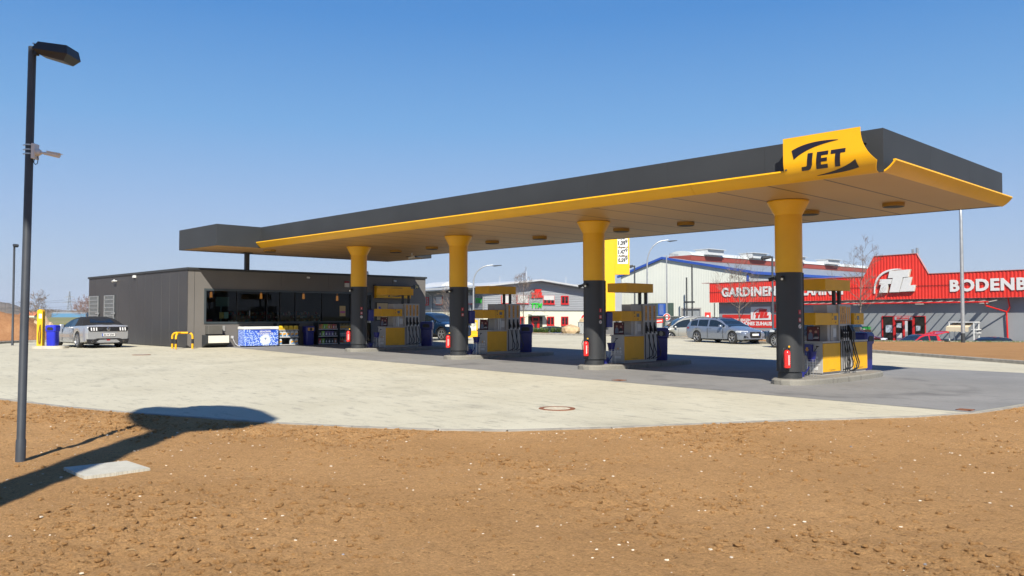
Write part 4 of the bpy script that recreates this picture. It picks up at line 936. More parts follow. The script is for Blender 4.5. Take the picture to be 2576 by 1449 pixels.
mb=MB(); mb.box(.351,.356,-.05,.40,.845,.86); mb.build('lid_grip',GREYCAB,ld)
for y in (-.7,.7):
    mb=MB(); mb.cyl((.2,y-.02,.03),(.2,y+.02,.03),.03,n=10); mb.build('castor',BLACK,t)
text('lettering','EISWÜRFEL',.10,WHITE,t,(.3305,.18,.66),'+x',ext=.001,bold=.004,sx=1.15)
text('lettering','COCKTAIL ICE',.10,WHITE,t,(.3305,.18,.56),'+x',ext=.001,bold=.004,sx=1.15)
# drink glass drawn in the bright middle of the print
mb=MB(); mb.prism([(.10,.42),(.26,.42),(.22,.33),(.19,.31),(.19,.24),(.24,.22),(.12,.22),(.17,.24),(.17,.31),(.14,.33)],.3305,.332,'x'); mb.build('printed_glass',mat('print_greyblue',(.25,.33,.5),.5,var=.5,scale=30),t)
mb=MB(); mb.tube([(SH_X+.05,-2.85,.55+fz-.1),(SH_X+.10,-2.8,.40+fz-.12),(SH_X+.12,-2.72,.12+fz),(SH_X+.2,-2.6,.03+fz),(SH_X+.25,-2.56,.03+fz)],.015,8); mb.box(SH_X,SH_X+.05,-2.9,-2.79,.55+fz-.16,.55+fz-.05)
tag(mb.build('power_cable',mat('cable_grey',(.55,.55,.55),.5)),'grey power cable running from wall socket to the ice freezer','cable',kind='thing')
SHM=mat('shelf_black',(.02,.022,.025),.5); PR=mat('price_rail',(.5,.5,.5),.4)
CAN=mat('canister_white',(.62,.66,.68),.4); CANO=mat('canister_orange',(.85,.42,.05),.4); CANB=mat('canister_blue',(.1,.3,.55),.4); YCAN=mat('canister_yellow',(.85,.58,.03),.4)
def rack(label,y0,y1,z1):
    t=thing('goods_rack',label,'display rack',(SH_X+.02,(y0+y1)/2,fz),group='outdoor sales racks'); w=(y1-y0)/2; H_=z1-fz
    mb=MB(); mb.box(0,.03,-w,w,0,H_); mb.box(.03,.45,-w,-w+.03,0,H_); mb.box(.03,.45,w-.03,w,0,H_); mb.box(.03,.46,-w,w,H_+.001,H_+.03); mb.build('rack_frame',SHM,t)
    zs=[.04,H_*.38,H_*.70]
    for z in zs:
        mb=MB(); mb.box(.03,.44,-w+.031,w-.031,z,z+.02); s_=mb.build('shelf',SHM,t)
        mb=MB(); mb.box(.441,.455,-w+.031,w-.031,z-.01,z+.03); mb.build('price_rail',PR,s_)
    return t,w,zs,H_
t,w,zs,H_=rack('black rack of yellow and blue canisters beside the ice freezer',-.80,.34,1.24)
def canister(name,loc,h,wd,m1,m2,lab,group):
    o=thing(name,lab,'canister',loc,0,group)
    mb=MB(); mb.bbox(-.07,.07,-wd/2,wd/2,0,h*.82,.015); mb.prism([(-wd/2+.01,h*.82),(wd/2-.01,h*.82),(wd/2-.04,h*.96),(-wd/4,h*.96)],-.05,.05,'x'); mb.build('canister_body',m1,o)
    mb=MB(); mb.cyl((0,wd*.22,h*.9),(0,wd*.22,h),.022,n=10); mb.build('cap',BLACK,o)
    mb=MB(); mb.box(.0705,.073,-wd/2+.02,wd/2-.02,h*.12,h*.62); lb=mb.build('canister_label',m2,o)
    if m1 is CAN:
        mb=MB(); mb.prism([(-wd/2+.02,h*.12),(wd/2-.02,h*.12),(wd/2-.02,h*.42),(-wd/2+.02,h*.22)],.0735,.0745,'x'); mb.build('label_wave',CANB,lb)
    return o
yc=-.23
for k in range(4): canister('oil_canister',(SH_X+.38,yc-w+.17+k*.265,fz+zs[2]+.02),.21,.23,YCAN,mat('yellow_label',(.7,.45,.02),.5),'yellow canister on the top shelf of the rack by the freezer','yellow canisters on the top shelf')
for k in range(5): canister('screen_wash_canister',(SH_X+.38,yc-w+.14+k*.212,fz+zs[1]+.02),.30,.19,CAN,CANO,'white screen wash canister with orange label on the middle shelf','white canisters on the middle shelf')
for k in (0,3,4): canister('screen_wash_canister',(SH_X+.38,yc-w+.14+k*.212,fz+zs[0]+.02),.28,.19,CAN,CANO,['white canister standing alone at the left of the bottom shelf',0,0,'white canister at the right of the bottom shelf, inner one','white canister at the right of the bottom shelf, outer one'][k],'white canisters on the bottom shelf')
bin_('dark blue litter bin with orange opening against the shop wall between racks',(SH_X+.33,.90,fz),R(90),sc=.78)
o=[c for c in bpy.data.objects if c.name.startswith('litter_bin')][-1]
tlast=None
for c in bpy.data.objects:
    if c.get('label','').startswith('dark blue litter bin with orange'): tlast=c
mb=MB(); mb.prism([(-.21,.90),(.21,.90),(.21,1.08),(-.21,1.08)],-.302,-.2925,'y',M=Matrix.Translation((0,.0,0))); mb.build('opening_surround',CANO,tlast)
mb=MB(); mb.cyl((0,-.303,.99),(0,-.306,.99),.09,n=18); mb.build('hole',DARK,tlast)
def bottle_rack(label,y0,y1,z1,rows):
    t,w,zs,H_=rack(label,y0,y1,z1); yc=(y0+y1)/2
    return t,w,zs,yc
BC={'green':(.25,.55,.05),'orange':(.7,.25,.05),'brown':(.35,.12,.05),'teal':(.03,.16,.17),'purple':(.13,.08,.25),'silver':(.5,.5,.5),'olive':(.32,.27,.10),'red':(.5,.04,.04),'black':(.03,.03,.03),'white':(.7,.7,.7),'gold':(.7,.38,.06)}
BM={k:mat('pack_'+k,v,.35) for k,v in BC.items()}
def bottle(kind,loc,h,r,c,lc,lab,group):
    o=thing(kind,lab,kind.replace('_',' '),loc,0,group)
    if kind=='bottle':
        mb=MB(); mb.lathe([(r*.9,0),(r,.01),(r,h*.62),(r*.35,h*.85),(r*.35,h)],n=10); mb.build('bottle_body',BM[c],o,smooth=50)
        mb=MB(); mb.lathe([(r*1.02,h*.2),(r*1.02,h*.5)],n=10); mb.build('bottle_label',BM[lc],o,smooth=50)
    else:
        mb=MB(); mb.bbox(-.06,.06,-r,r,0,h,.01); mb.build('pack_body',BM[c],o)
        mb=MB(); mb.prism([(-r*.6,h*.35),(0,h*.75),(r*.6,h*.35),(0,h*.15)],.0605,.062,'x'); mb.build('pack_print',BM[lc],o)
    return o
for ri,(y0,y1,side,plan) in enumerate([(1.35,2.49,'first',[('pack',['brown','orange','green','green','orange','brown','red','brown'],['gold','green','white','orange','white','gold','white','silver'],'top'),
    ('pack',['black','green','purple','purple','purple','black'],['silver','white','white','silver','white','silver'],'middle'),('pack',['red','green','black','black','black','brown'],['white','white','silver','white','silver','white'],'bottom')]),
    (2.56,3.70,'second',[('bottle',['olive']*8+['teal']*4,['gold']*8+['silver']*4,'top'),('bottle',['teal']*7+['white','white','black'],['silver']*7+['teal','teal','silver'],'middle'),('bottle',['olive','olive','orange','orange','olive','gold','gold','gold'],['red','red','white','white','gold','red','red','red'],'bottom')])]):
    t,w,zs,yc=bottle_rack('black rack stacked with %s under the shop window, %s'%(('snack packs','left of the two dark racks') if ri==0 else ('drink bottles','right one, partly behind the column')),y0,y1,1.27,None)
    for (kind,cs,lcs,shelf),z in zip(plan,[zs[2],zs[1],zs[0]]):
        n_=len(cs); st=(2*w-.1)/n_
        for k in range(n_):
            bottle(kind if kind=='bottle' else 'pack',(SH_X+.38,yc-w+.05+st*(k+.5),fz+z+.02),.27 if kind=='bottle' else .24,min(st*.42,.06 if kind=='bottle' else .08),cs[k],lcs[k],
              '%s %s with %s label on the %s shelf of the %s rack'%(cs[k],kind,lcs[k],shelf,'left' if ri==0 else 'right'),'%s %ss on the %s shelf of the %s rack'%(cs[k],kind,shelf,'left' if ri==0 else 'right'))

# hoop guards
def hoop(label,loc,rz,w=.62,third=True):
    t=thing('hoop_guard',label,'hoop guard',loc,rz)
    def leg(name,pts):
        """tube with black bands at half height"""
        mb=MB(); mb.tube(pts,.045,14); return mb.build(name,YELS,t,smooth=50)
    bend=[(-w,0,0),(-w,0,.52)]+[(-w+.16-.16*math.cos(a),0,.52+.16*math.sin(a)) for a in (R(30),R(60),R(90))]+[(w-.16+.16*math.sin(a),0,.52+.16*math.cos(a)) for a in (0,R(30),R(60),R(90))]+[(w,0,0)]
    leg('hoop',bend)
    for x in (-w,w):
        mb=MB(); mb.cyl((x,0,.22),(x,0,.42),.0462,n=14); mb.build('black_band',BLACK,t)
    mb=MB(); mb.cyl((.25,0,.68),(.36,0,.68),.0462,n=14); mb.build('black_band',BLACK,t)
    if third:
        mb=MB(); mb.tube([(-.1,-.02,.68),(-.1,-.3,.66),(-.1,-.42,.55),(-.1,-.44,.4),(-.1,-.44,0)],.045,14); mb.build('side_leg',YELS,t,smooth=50)
        mb=MB(); mb.cyl((-.1,-.44,.22),(-.1,-.44,.42),.0462,n=14); mb.build('black_band',BLACK,t)
hoop('yellow and black hoop guard at the left corner of the shop',(-25.45,-5.35,GZ),R(45),.44)
hoop('yellow and black hoop guard before the dark blue car behind the pumps',tuple(onz(1083,852,GZ)),R(60),.5)
p=onz(1082,853,GZ); t=thing('marker_bollard','orange bollard with pale reflective bands standing by the rear hoop guard','bollard',(p.x+.35,p.y-.5,GZ))
mb=MB(); mb.cyl((0,0,0),(0,0,1.0),.05); mb.build('post',mat('orange_plastic',(.75,.2,.03),.5),t)
for z in (.62,.74,.86,.97): mb=MB(); mb.cyl((0,0,z),(0,0,z+.06),.053); mb.build('reflective_band',mat('pale_band',(.9,.75,.5),.5),t)

# air tower, bin, small island at the left
t=thing('small_island','low pale concrete island under the yellow air tower and blue bin','island',(-29.75,-9.35,GZ),R(46))
mb=MB(); mb.prism([(x*.72,y*.42) for x,y in [(math.copysign(abs(math.cos(2*math.pi*k/32))**.6,math.cos(2*math.pi*k/32)),math.copysign(abs(math.sin(2*math.pi*k/32))**.6,math.sin(2*math.pi*k/32))) for k in range(32)]],-.02,.11); mb.build('island_slab',mat('pale_kerb',(.55,.51,.42),.8,var=.12,scale=6,bump=.3),t)
t=thing('air_tower','tall yellow rounded air and water tower on the small island','air tower',(-30.05,-9.66,GZ+.11),R(46)); t.scale=(.76,.7,.98)
mb=MB(); pr=[(-.16,0),(.16,0),(.16,1.52)]+[(.16*math.cos(a),1.52+.10*math.sin(a)) for a in (R(30),R(60),R(90),R(120),R(150))]+[(-.16,1.52)]
mb.prism(pr,-.15,.15,'y'); mb.build('tower_body',mat('sunny_yellow',(.87,.50,.015),.35,var=.03),t)
mb=MB(); mb.box(-.05,.12,-.156,-.1505,1.22,1.42); mb.build('gauge_plate',WHITE,t)
mb=MB(); mb.tube([(.06,-.17,.95),(.10,-.2,.6),(.06,-.19,.15),(-.02,-.18,.1),(-.05,-.18,.5),(.02,-.17,.92)],.014,8); mb.build('air_hose',BLACK,t)
mb=MB(); mb.prism([(-.03,.05),(.09,.05),(.09,.75),(.0,.9)],-.153,-.1505,'y'); mb.build('hose_recess',mat('dark_yellow',(.4,.2,.02),.5),t)
BLB=mat('bright_blue_plastic',(0.018,0.03,0.55),.4,var=.08)
t=bin_('bright blue litter bin beside the yellow air tower',(-29.75,-9.27,GZ+.11),R(46),sc=.76)
for c in kids(t):
    if c.name.startswith('bin_body'): c.data=c.data.copy(); c.data.materials[0]=BLB

# ------------------------------------------------------------ lamp posts
POLE=mat('pole_paint',(0.05,0.058,0.07),.45,var=.15,scale=4)
HEADM=mat('lamp_housing',(0.018,0.021,0.026),.5,var=.1)
def cube_lamp(label,loc,h,face,r=.045,hs=1.0,tilt=12,cams_=False):
    t=thing('lamp_post',label,'lamp post',loc,face,group='dark lamp posts with box heads')
    mb=MB(); mb.lathe([(r*1.15,-.3),(r*1.15,.28),(r*1.0,.30),(r*.93,h-.33),(r*.93,h)],n=24); mb.build('pole',POLE,t,smooth=40)
    mb=MB(); mb.cyl((r*.5,0,h-.06),(.14*hs,0,h-.03),.018*hs); mb.box(r*.6,r*.6+.04,-.03,.03,h-.10,h-.02); mb.build('lamp_arm',HEADM,t)
    # wedge-shaped housing: length along +x, falls outward
    M=Matrix.Translation((.06*hs,0,h+.02))@Matrix.Rotation(R(tilt),4,'Y'); s=hs
    top=[(0.06,-.10,.03),(.46,-.15,.03),(.46,.15,.03),(.06,.10,.03)]; mid=[(0,-.11,-.07),(.50,-.17,-.08),(.50,.17,-.08),(0,.11,-.07)]; bot=[(.10,-.08,-.13),(.44,-.12,-.17),(.44,.12,-.17),(.10,.08,-.13)]
    vs=[tuple(v*s for v in p) for p in top+mid+bot]; fs=[(0,1,2,3)]+[(4+k,4+(k+1)%4,(k+1)%4,k) for k in range(4)]+[(8+k,8+(k+1)%4,4+(k+1)%4,4+k) for k in range(4)]+[(11,10,9,8)]
    mb=MB(); mb.add(vs,fs,M=M); mb.build('lamp_head',HEADM,t)
    mb=MB(); mb.cyl((.02*s,-.12*s,-.01),(.02*s,.12*s,-.01),.012*s,n=8,M=M); mb.build('hinge_bolt',ALU,t)
    return t
pb=onz(51,1166,-.12); dd_=(pb-Vector(CAM)); dl=dd_.x*-SH+dd_.y*CH; hl=at(80,118,dl).z+.13
nl=cube_lamp('tall dark lamp post in the soil at the left edge, nearest to the viewer',(pb.x,pb.y,-.13),hl,HEAD+R(0),.047,.92,9)
nl.rotation_euler=(0,R(0),HEAD); 
nl.rotation_euler=(R(-.5*0),R(.55),HEAD)
mb=MB()
# cctv on the near post
zc=at(78,381,dl).z+.13
t=thing('cctv_camera','white cctv camera clamped to the nearest lamp post','cctv camera',(pb.x,pb.y,-.13),HEAD,None); t.rotation_euler=(0,R(.55),HEAD)
WP=mat('offwhite_plastic',(.80,.79,.76),.45,var=.04)
mb=MB(); mb.bbox(.048,.085,-.06,.06,zc-.09,zc+.09,.006); mb.build('junction_box',WP,t)
for z in (-.03,.02,.075):
    mb=MB(); mb.lathe([(.049,z+zc-.007),(.053,z+zc-.007),(.053,z+zc+.007),(.049,z+zc+.007)],n=24); mb.box(-.075,-.049,-.01,.01,z+zc-.006,z+zc+.006); mb.build('clamp_strap',ALU,t)
mb=MB(); mb.cyl((.085,0,zc-.01),(.11,0,zc-.01),.042,n=20); mb.cyl((.11,0,zc-.01),(.135,0,zc-.01),.042,.03,n=20); mb.cyl((.13,0,zc-.01),(.19,0,zc-.02),.014,n=10); mb.cyl((.18,0,zc-.02),(.215,0,zc-.03),.02,.012,n=10); mb.build('swivel_arm',WP,t,smooth=40)
mb=MB(); mb.cyl((.215,0,zc-.018),(.355,0,zc-.045),.026,.031,n=18); mb.box(.21,.38,-.034,.034,zc+.0,zc+.008,M=Matrix.Translation((0,0,0))@Matrix.Translation((.21,0,zc))@Matrix.Rotation(R(11),4,'Y')@Matrix.Translation((-.21,0,-zc))); mb.build('camera_body',WP,t,smooth=40)
mb=MB(); mb.tube([(.06,0,zc-.09),(.055,0,zc-.13),(.075,0,zc-.155),(.10,0,zc-.14),(.105,0,zc-.09),(.098,0,zc-.055)],.005,8); mb.build('cable_loop',BLACK,t)

def lamp_at(label,px_top,py_top,py_bot,d,left,hs=1.0,r=.05):
    b=at(px_top,py_bot,d); tp=at(px_top,py_top,d); h=tp.z-b.z
    return cube_lamp(label,tuple(b),h,HEAD+(math.pi if left else 0),r,hs,6)
lamp_at('dark lamp post behind the nearest one, far left beyond the paving',31,616,872,40.0,False,.75,.05).rotation_euler=(0,0,HEAD+R(-50))
lamp_at('dark lamp post just right of the yellow price sign, white hall behind',1597,668,850,62,True,1.2,.06)
lamp_at('dark lamp post in front of the red GARDINEN facade',1945,645,868,47,True,1.1,.06)
def curved_lamp(label,px,top,base,d,reach,r=.07,dirr=0):
    b=at(px,base,d); tp=at(px,top,d); h=tp.z-b.z
    t=thing('street_lamp',label,'street lamp',tuple(b),HEAD+dirr,group='galvanised street lamps with curved arms')
    mb=MB(); rr=reach; pts=[(0,0,-.3),(0,0,h*.5),(0,0,h*.74)]+[(rr*(1-math.cos(a)),0,h*.74+(h*.24)*math.sin(a)) for a in [R(x) for x in (12,25,38,52,66,80)]]+[(rr*.83+rr*.35,0,h*.985)]
    mb.tube(pts,[r*1.5,r*1.15,r]+[r*.8]*6+[r*.6],10); mb.build('curved_pole',STEEL,t,smooth=50)
    mb=MB(); mb.prism([(rr*1.1,h*.97),(rr*1.1+.25,h*.97+.06),(rr*1.1+.95,h*.97+.10),(rr*1.1+.95,h*.97+.05),(rr*1.1+.3,h*.97-.05)],-.13,.13,'y'); mb.build('lantern',HEADM,t)
curved_lamp('curved grey street lamp before the office building',1191,664,838,80,1.6)
curved_lamp('curved grey street lamp to the right of the price sign',1629,600,838,80,1.75)
b=at(2423,861,50.5); 
t=thing('street_lamp','tall grey street lamp on the verge before the BODEN lettering','street lamp',tuple(b),HEAD+R(80))
hh=at(2423,480,50.5).z-b.z
mb=MB(); mb.tube([(0,0,-.2),(0,0,.55)],.12,12); mb.build('base_sleeve',ANTH,t)
mb=MB(); mb.tube([(0,0,.55),(0,0,hh*.55),(0,0,hh*.80),(.05,0,hh*.88),(.3,0,hh*.95),(.8,0,hh),(1.3,0,hh*1.01)],[.115,.1,.085,.08,.075,.07,.06],14); mb.build('curved_pole',STEEL,t,smooth=50)
mb=MB(); mb.prism([(1.2,hh*1.0),(1.4,hh*1.0+.1),(2.1,hh*1.0+.14),(2.1,hh),(1.4,hh*1.0-.05)],-.14,.14,'y'); mb.build('lantern',HEADM,t)
b=at(1678,850,95); tp=at(1678,643,95); t=thing('floodlight_mast','slim mast with two floodlights before the white hall','floodlight mast',tuple(b),HEAD)
h=tp.z-b.z; mb=MB(); mb.cyl((0,0,-.5),(0,0,h),.09,.06,12); mb.box(-.35,.35,-.04,.04,h-.05,h+.0); mb.build('mast',STEEL,t)
for s in (-1,1): mb=MB(); mb.box(.12*s-.22+.15*s,.12*s+.22+.15*s,-.15,.1,h+.02,h+.25,M=Matrix.Rotation(R(5),4,'Y')); mb.build('floodlight',ALU,t)
# off-frame sign mast behind the viewer's left whose shadow lies on the soil
g1_=onz(0,1240,-.1); g2_=onz(338,1110,-.09); SV=Vector((-.84,.77,0)); HZ=9.5
mp=(g1_+g2_)/2-SV*6.9
t=thing('sign_mast','thick mast with broad flat head out of view whose shadow crosses the soil','sign mast',(mp.x,mp.y,-.25))
mb=MB(); mb.cyl((0,0,0),(0,0,HZ+.2),.33,.30,24); mb.build('mast',STEEL,t)
hp=[onz(px,py,-.09)-SV*(HZ+.09)-mp for px,py in [(322,1050),(345,1036),(385,1032.5),(440,1035),(490,1031),(542,1028.5),(600,1031),(650,1041),(691,1060),(640,1073),(555,1081),(480,1083),(430,1086),(370,1078),(335,1066)]]
mb=MB(); mb.prism([(p.x,p.y) for p in reversed(hp)],HZ+.2,HZ+.5); mb.build('flat_head',YELS,t)

# ------------------------------------------------------------ cars
TYRE=mat('tyre_rubber',(0.018,0.018,0.019),.85,var=.2,scale=10)
RIM=mat('alloy_rim',(0.55,0.56,0.58),.3,.75,var=.05)
UND=mat('car_underside',(0.012,0.012,0.012),.9)
LAMPG=mat('headlamp_glass',(0.62,0.65,0.68),.08,var=.1,scale=12,spec=.9)
LAMPR=mat('tail_lamp_red',(0.35,0.008,0.01),.12,var=.1,spec=.8)
CHROME=mat('chrome',(0.7,0.7,0.72),.12,.95,var=0)
GRILLE=mat('grille_black',(0.012,0.012,0.014),.35,var=.1,scale=60)
def paint(name,c,metal=.35): return mat(name,c,.27,metal,var=.02,scale=1,coat=.8)
def lerp(pl,s):
    if s<=pl[0][0]: return pl[0][1]
    for (a,u),(b,v) in zip(pl[:-1],pl[1:]):
        if s<=b:
            t=(s-a)/(b-a) if b>a else 0; return u+(v-u)*t
    return pl[-1][1]
def sm(pl,s):
    if s<=pl[0][0]: return pl[0][1]
    for (a,u),(b,v) in zip(pl[:-1],pl[1:]):
        if s<=b: t=(s-a)/(b-a); t=t*t*(3-2*t)*.5+t*.5; return u+(v-u)*t
    return pl[-1][1]
def car(name,label,cat,loc,rz,P,sp,group=None,simple=False):
    """sp: L,W,H, wb, fo (front overhang), deck/roof profiles over s (m from the nose)"""
    t=thing(name,label,cat,loc,rz,group)
    L,Wd,wb,fo,Rw=sp['L'],sp['W'],sp['wb'],sp['fo'],sp.get('R',.33); hw=Wd/2
    X=lambda s: wb/2+fo-s
    w1,w2=fo,fo+wb; Ra=Rw+.045; zsill=sp.get('sill',.22)
    def z0(s):
        z=lerp([(0,.26),(.25,.20),(1,zsill),(L-.8,zsill),(L-.2,.27),(L,.34)],s)
        for w in (w1,w2):
            if abs(s-w)<Ra: z=max(z,Rw+math.sqrt(max(0,Ra*Ra-(s-w)**2))*1.0)
        return z
    deck=sp['deck']; belt=sp['belt']; plan=sp.get('plan',[(0,.78),(.12,.86),(.4,.95),(.9,1.0),(L-1.1,1.0),(L-.45,.965),(L-.12,.90),(L,.83)])
    S=set([0,.03,.08,.16,.28,.45,.7,L-.6,L-.4,L-.2,L-.1,L-.03,L])
    for w in (w1,w2):
        for f in (-1.0,-.985,-.94,-.85,-.7,-.5,-.25,0,.25,.5,.7,.85,.94,.985,1.0): S.add(w+f*Ra)
        S.add(w-Ra-.004); S.add(w+Ra+.004)
    k=w1+Ra+.1
    while k<w2-Ra: S.add(k); k+=.2
    for q,_ in sp['roof']: S.add(q)
    S=sorted(s for s in S if 0<=s<=L)
    body=MB(); ring=[]
    N=9
    for s in S:
        z=z0(s); zb=sm(belt,s); zd=max(sm(deck,s),zb); h=hw*lerp(plan,s); zm=z+(zb-z)*.45
        sh_=min(.04,(zb-z)*.2)
        ring.append([(h*.90,z),(h*.965,z+.03 if z<.35 else z),(h*1.0,max(zm,z+.02)),(h*.985,zb-(zb-max(zm,z))*.28),(h*.955,zb-.008),(h*.90,zb+.012),(h*.62,zd-.012+.0),(h*.3,zd+.006),(0,zd+.012)])
    vs=[]; 
    for s,r in zip(S,ring):
        x=X(s); vs+=[(x,y,z) for y,z in r]+[(x,-y,z) for y,z in reversed(r[:-1])]
    n=2*N-1; fs=[]; mi=[]
    for i in range(len(S)-1):
        for j in range(n-1): fs.append((i*n+j,i*n+j+1,(i+1)*n+j+1,(i+1)*n+j)); mi.append(0)
        fs.append((i*n+n-1,i*n,(i+1)*n,(i+1)*n+n-1)); mi.append(1)
    fs.append(tuple(range(n))); mi.append(0); fs.append(tuple(reversed(range((len(S)-1)*n,len(S)*n)))); mi.append(0)
    body.v=vs; body.f=fs; body.mi=mi
    # greenhouse
    roof=sp['roof']; gs0,gs1=roof[0][0],roof[-1][0]; pil=sp['pillars']; rt=sp['rooftop']  # rooftop (s_a,s_b)
    G=set(q for q,_ in roof); k=gs0
    while k<gs1: G.add(k); k+=.15
    for a,b in pil: G.add(a); G.add(b)
    G=sorted(g_ for g_ in G if gs0<=g_<=gs1)
    def gr(s):
        zb=sm(belt,s)+.0; zr=max(sm(roof,s),zb+.004); h=hw*lerp(plan,s); f=(zr-zb)/max(sp['H']-zb,.01); ti=sp.get('tumble',.17)
        return [(h*.925,zb),(h*(.925-ti*.75*f),zb+(zr-zb)*.78),(h*(.925-ti*1.0*f)-.02*f,zb+(zr-zb)*.90),(h*(.86-ti*f)-.07*f,zr-.012*f),(h*.3,zr),(0,zr+.008*f)]
    sw=MB(); sw2=MB(); ws=MB(); rw=MB(); top=MB(); 
    rp=sp.get('roofparts'); 
    for a,b in zip(G[:-1],G[1:]):
        ra,rb=gr(a),gr(b); m=(a+b)/2; isp=any(p<=m<=q for p,q in pil)
        for sgn in (1,-1):
            for j in range(5):
                q=[(X(a),sgn*ra[j][0],ra[j][1]),(X(a),sgn*ra[j+1][0],ra[j+1][1]),(X(b),sgn*rb[j+1][0],rb[j+1][1]),(X(b),sgn*rb[j][0],rb[j][1])]
                if sgn<0: q=q[::-1]
                if j==0: tgt=top if isp or (sp.get('soft') and m>pil[1][0]) else (sw if sgn>0 else sw2)
                elif j in (1,2): tgt=top
                else: tgt=ws if m<rt[0] else (rw if m>rt[1] else top)
                if tgt is ws and j==3 and False: tgt=top
                tgt.add(q,[(0,1,2,3)])
    b_=body.build('body',[P,UND],t,smooth=38)
    rm=sp.get('softmat') if sp.get('soft') else P
    top.build('soft_top' if sp.get('soft') else 'roof',rm,t,smooth=50)
    if sw.v: sw.build('side_windows',CARG,t,smooth=30)
    if sw2.v: sw2.build('side_windows',CARG,t,smooth=30)
    if ws.v: ws.build('windscreen',CARG,t,smooth=30)
    if rw.v: rw.build('rear_window',CARG,t,smooth=30)
    # wheels
    for s in (w1,w2):
        for sgn in (1,-1):
            yo=hw*.985; x=X(s)
            mb=MB(); prof=[(Rw*.66,-.10),(Rw*.94,-.10),(Rw,-.07),(Rw,.07),(Rw*.94,.10),(Rw*.68,.102),(Rw*.66,.085)]
            M=Matrix.Translation((x,sgn*(yo-.115),Rw))@Matrix.Rotation(R(-90*sgn),4,'X')
            mb.lathe(prof,n=28,M=M); w_=mb.build('wheel',TYRE,t,smooth=40)
            mb=MB(); mb.lathe([(Rw*.64,.06),(Rw*.69,.103),(Rw*.66,.108),(Rw*.61,.07)],n=28,M=M); mb.cyl((0,0,.03),(0,0,.095),Rw*.15,n=12,M=M)
            ns=sp.get('spokes',5)
            for k in range(ns):
                A=M@Matrix.Rotation(2*math.pi*k/ns+.3,4,'Z'); wd=Rw*(.36/ns**.5)*.62
                mb.add([(Rw*.10,-wd*.75,.085),(Rw*.10,wd*.75,.085),(Rw*.65,wd*.55,.10),(Rw*.65,-wd*.55,.10),(Rw*.1,-wd*.75,.05),(Rw*.1,wd*.75,.05),(Rw*.65,wd*.55,.06),(Rw*.65,-wd*.55,.06)],[(0,3,2,1),(0,1,5,4),(1,2,6,5),(2,3,7,6),(3,0,4,7)],M=A)
            mb.build('rim',sp.get('rim',RIM),w_,smooth=30)
            mb=MB(); mb.lathe([(Rw*.64,.03),(.01,.03)],n=20,M=M); mb.build('brake_disc',BLACK,w_)
    mb=MB(); mb.box(X(L-.3),X(.3),-hw*.68,hw*.68,.17,.50); mb.build('underbody',UND,t)
    # mirrors, handles
    ms=sp.get('mirror',gs0+.42); zb=sm(belt,ms)
    for sgn in (1,-1):
        mb=MB(); mb.bbox(X(ms)-.08,X(ms)+.08,sgn*(hw*.97) if sgn>0 else -hw*.97-.2,sgn*(hw*.97)+.2 if sgn>0 else -hw*.97,zb+.0,zb+.13,.03); mb.build('wing_mirror',sp.get('mirrormat',P),t,smooth=60)
    for hs_ in sp.get('handles',[]):
        for sgn in (1,-1):
            z=sm(belt,hs_)-.10; mb=MB(); mb.bbox(X(hs_)-.10,X(hs_)+.10,sgn*hw*.99-.015,sgn*hw*.99+.022,z-.012,z+.014,.005); mb.build('door_handle',sp.get('trim',P),t)
    for ds in sp.get('door_lines',[]):
        mb=MB()
        for sgn in (1,-1):
            z1=sm(belt,ds)-.03; zmid=z0(ds)+(sm(belt,ds)-z0(ds))*.45
            y0_=hw*lerp(plan,ds)
            mb.box(X(ds)-.005,X(ds)+.005,sgn*y0_*1.0-.012,sgn*y0_*1.0+.0025,z0(ds)+.06,z1-.06)
        mb.build('door_gap',UND,t)
    # lamps
    def on_body(s,y_frac,zf):  # approx surface point
        zz=z0(s)+(sm(belt,s)-z0(s))*zf; return X(s),hw*lerp(plan,s)*y_frac,zz
    for sgn in (1,-1):
        a=sp.get('head'); 
        if a:
            s0,s1,f0,z_a,z_b=a; mb=MB(); pts=[]
            for q in range(7):
                u=q/6; s=s0+(s1-s0)*u*u; y=hw*(f0+(lerp(plan,s)*1.005-f0)*min(1,u*1.6)) if u<.625 else hw*lerp(plan,s)*1.006
                pts.append((X(s)+.012,sgn*y,z_a+.05*u)); pts.append((X(s)-.0+.012-.02,sgn*(y-.01),z_b+.03*u-(.04 if q==6 else 0)))
            mb.add(pts,[(2*q,2*q+2,2*q+3,2*q+1) for q in range(6)]); mb.build('headlight',LAMPG,t)
        a=sp.get('tail')
        if a:
            s0,s1,f0,z_a,z_b=a; mb=MB(); pts=[]
            for q in range(7):
                u=q/6; s=L-(s0+(s1-s0)*u*u); y=hw*(f0+(lerp(plan,s)*1.005-f0)*min(1,u*1.6)) if u<.625 else hw*lerp(plan,s)*1.008
                pts.append((X(s)-.012,sgn*y,z_a+.02*u)); pts.append((X(s)-.006,sgn*(y-.01),z_b-.02*u))
            mb.add(pts,[(2*q,2*q+2,2*q+3,2*q+1) for q in range(6)]); mb.build('tail_light',LAMPR,t)
    if sp.get('grille'):
        a,z_a,z_b=sp['grille']; mb=MB(); mb.prism([(-a*.85,z_a),(a*.85,z_a),(a,z_a+(z_b-z_a)*.5),(a*.9,z_b),(-a*.9,z_b),(-a,z_a+(z_b-z_a)*.5)],X(0)-.06,X(0)+.02,'x'); gr_=mb.build('grille',GRILLE,t)
        mb=MB()
        for k in range(6): z=z_a+(z_b-z_a)*(k+.5)/6; mb.box(X(0)+.02,X(0)+.026,-a*.86,a*.86,z-.006,z+.006)
        mb.build('grille_slats',CHROME if sp.get('chrome') else UND,gr_)
    pz=sp.get('plate_f',.42)
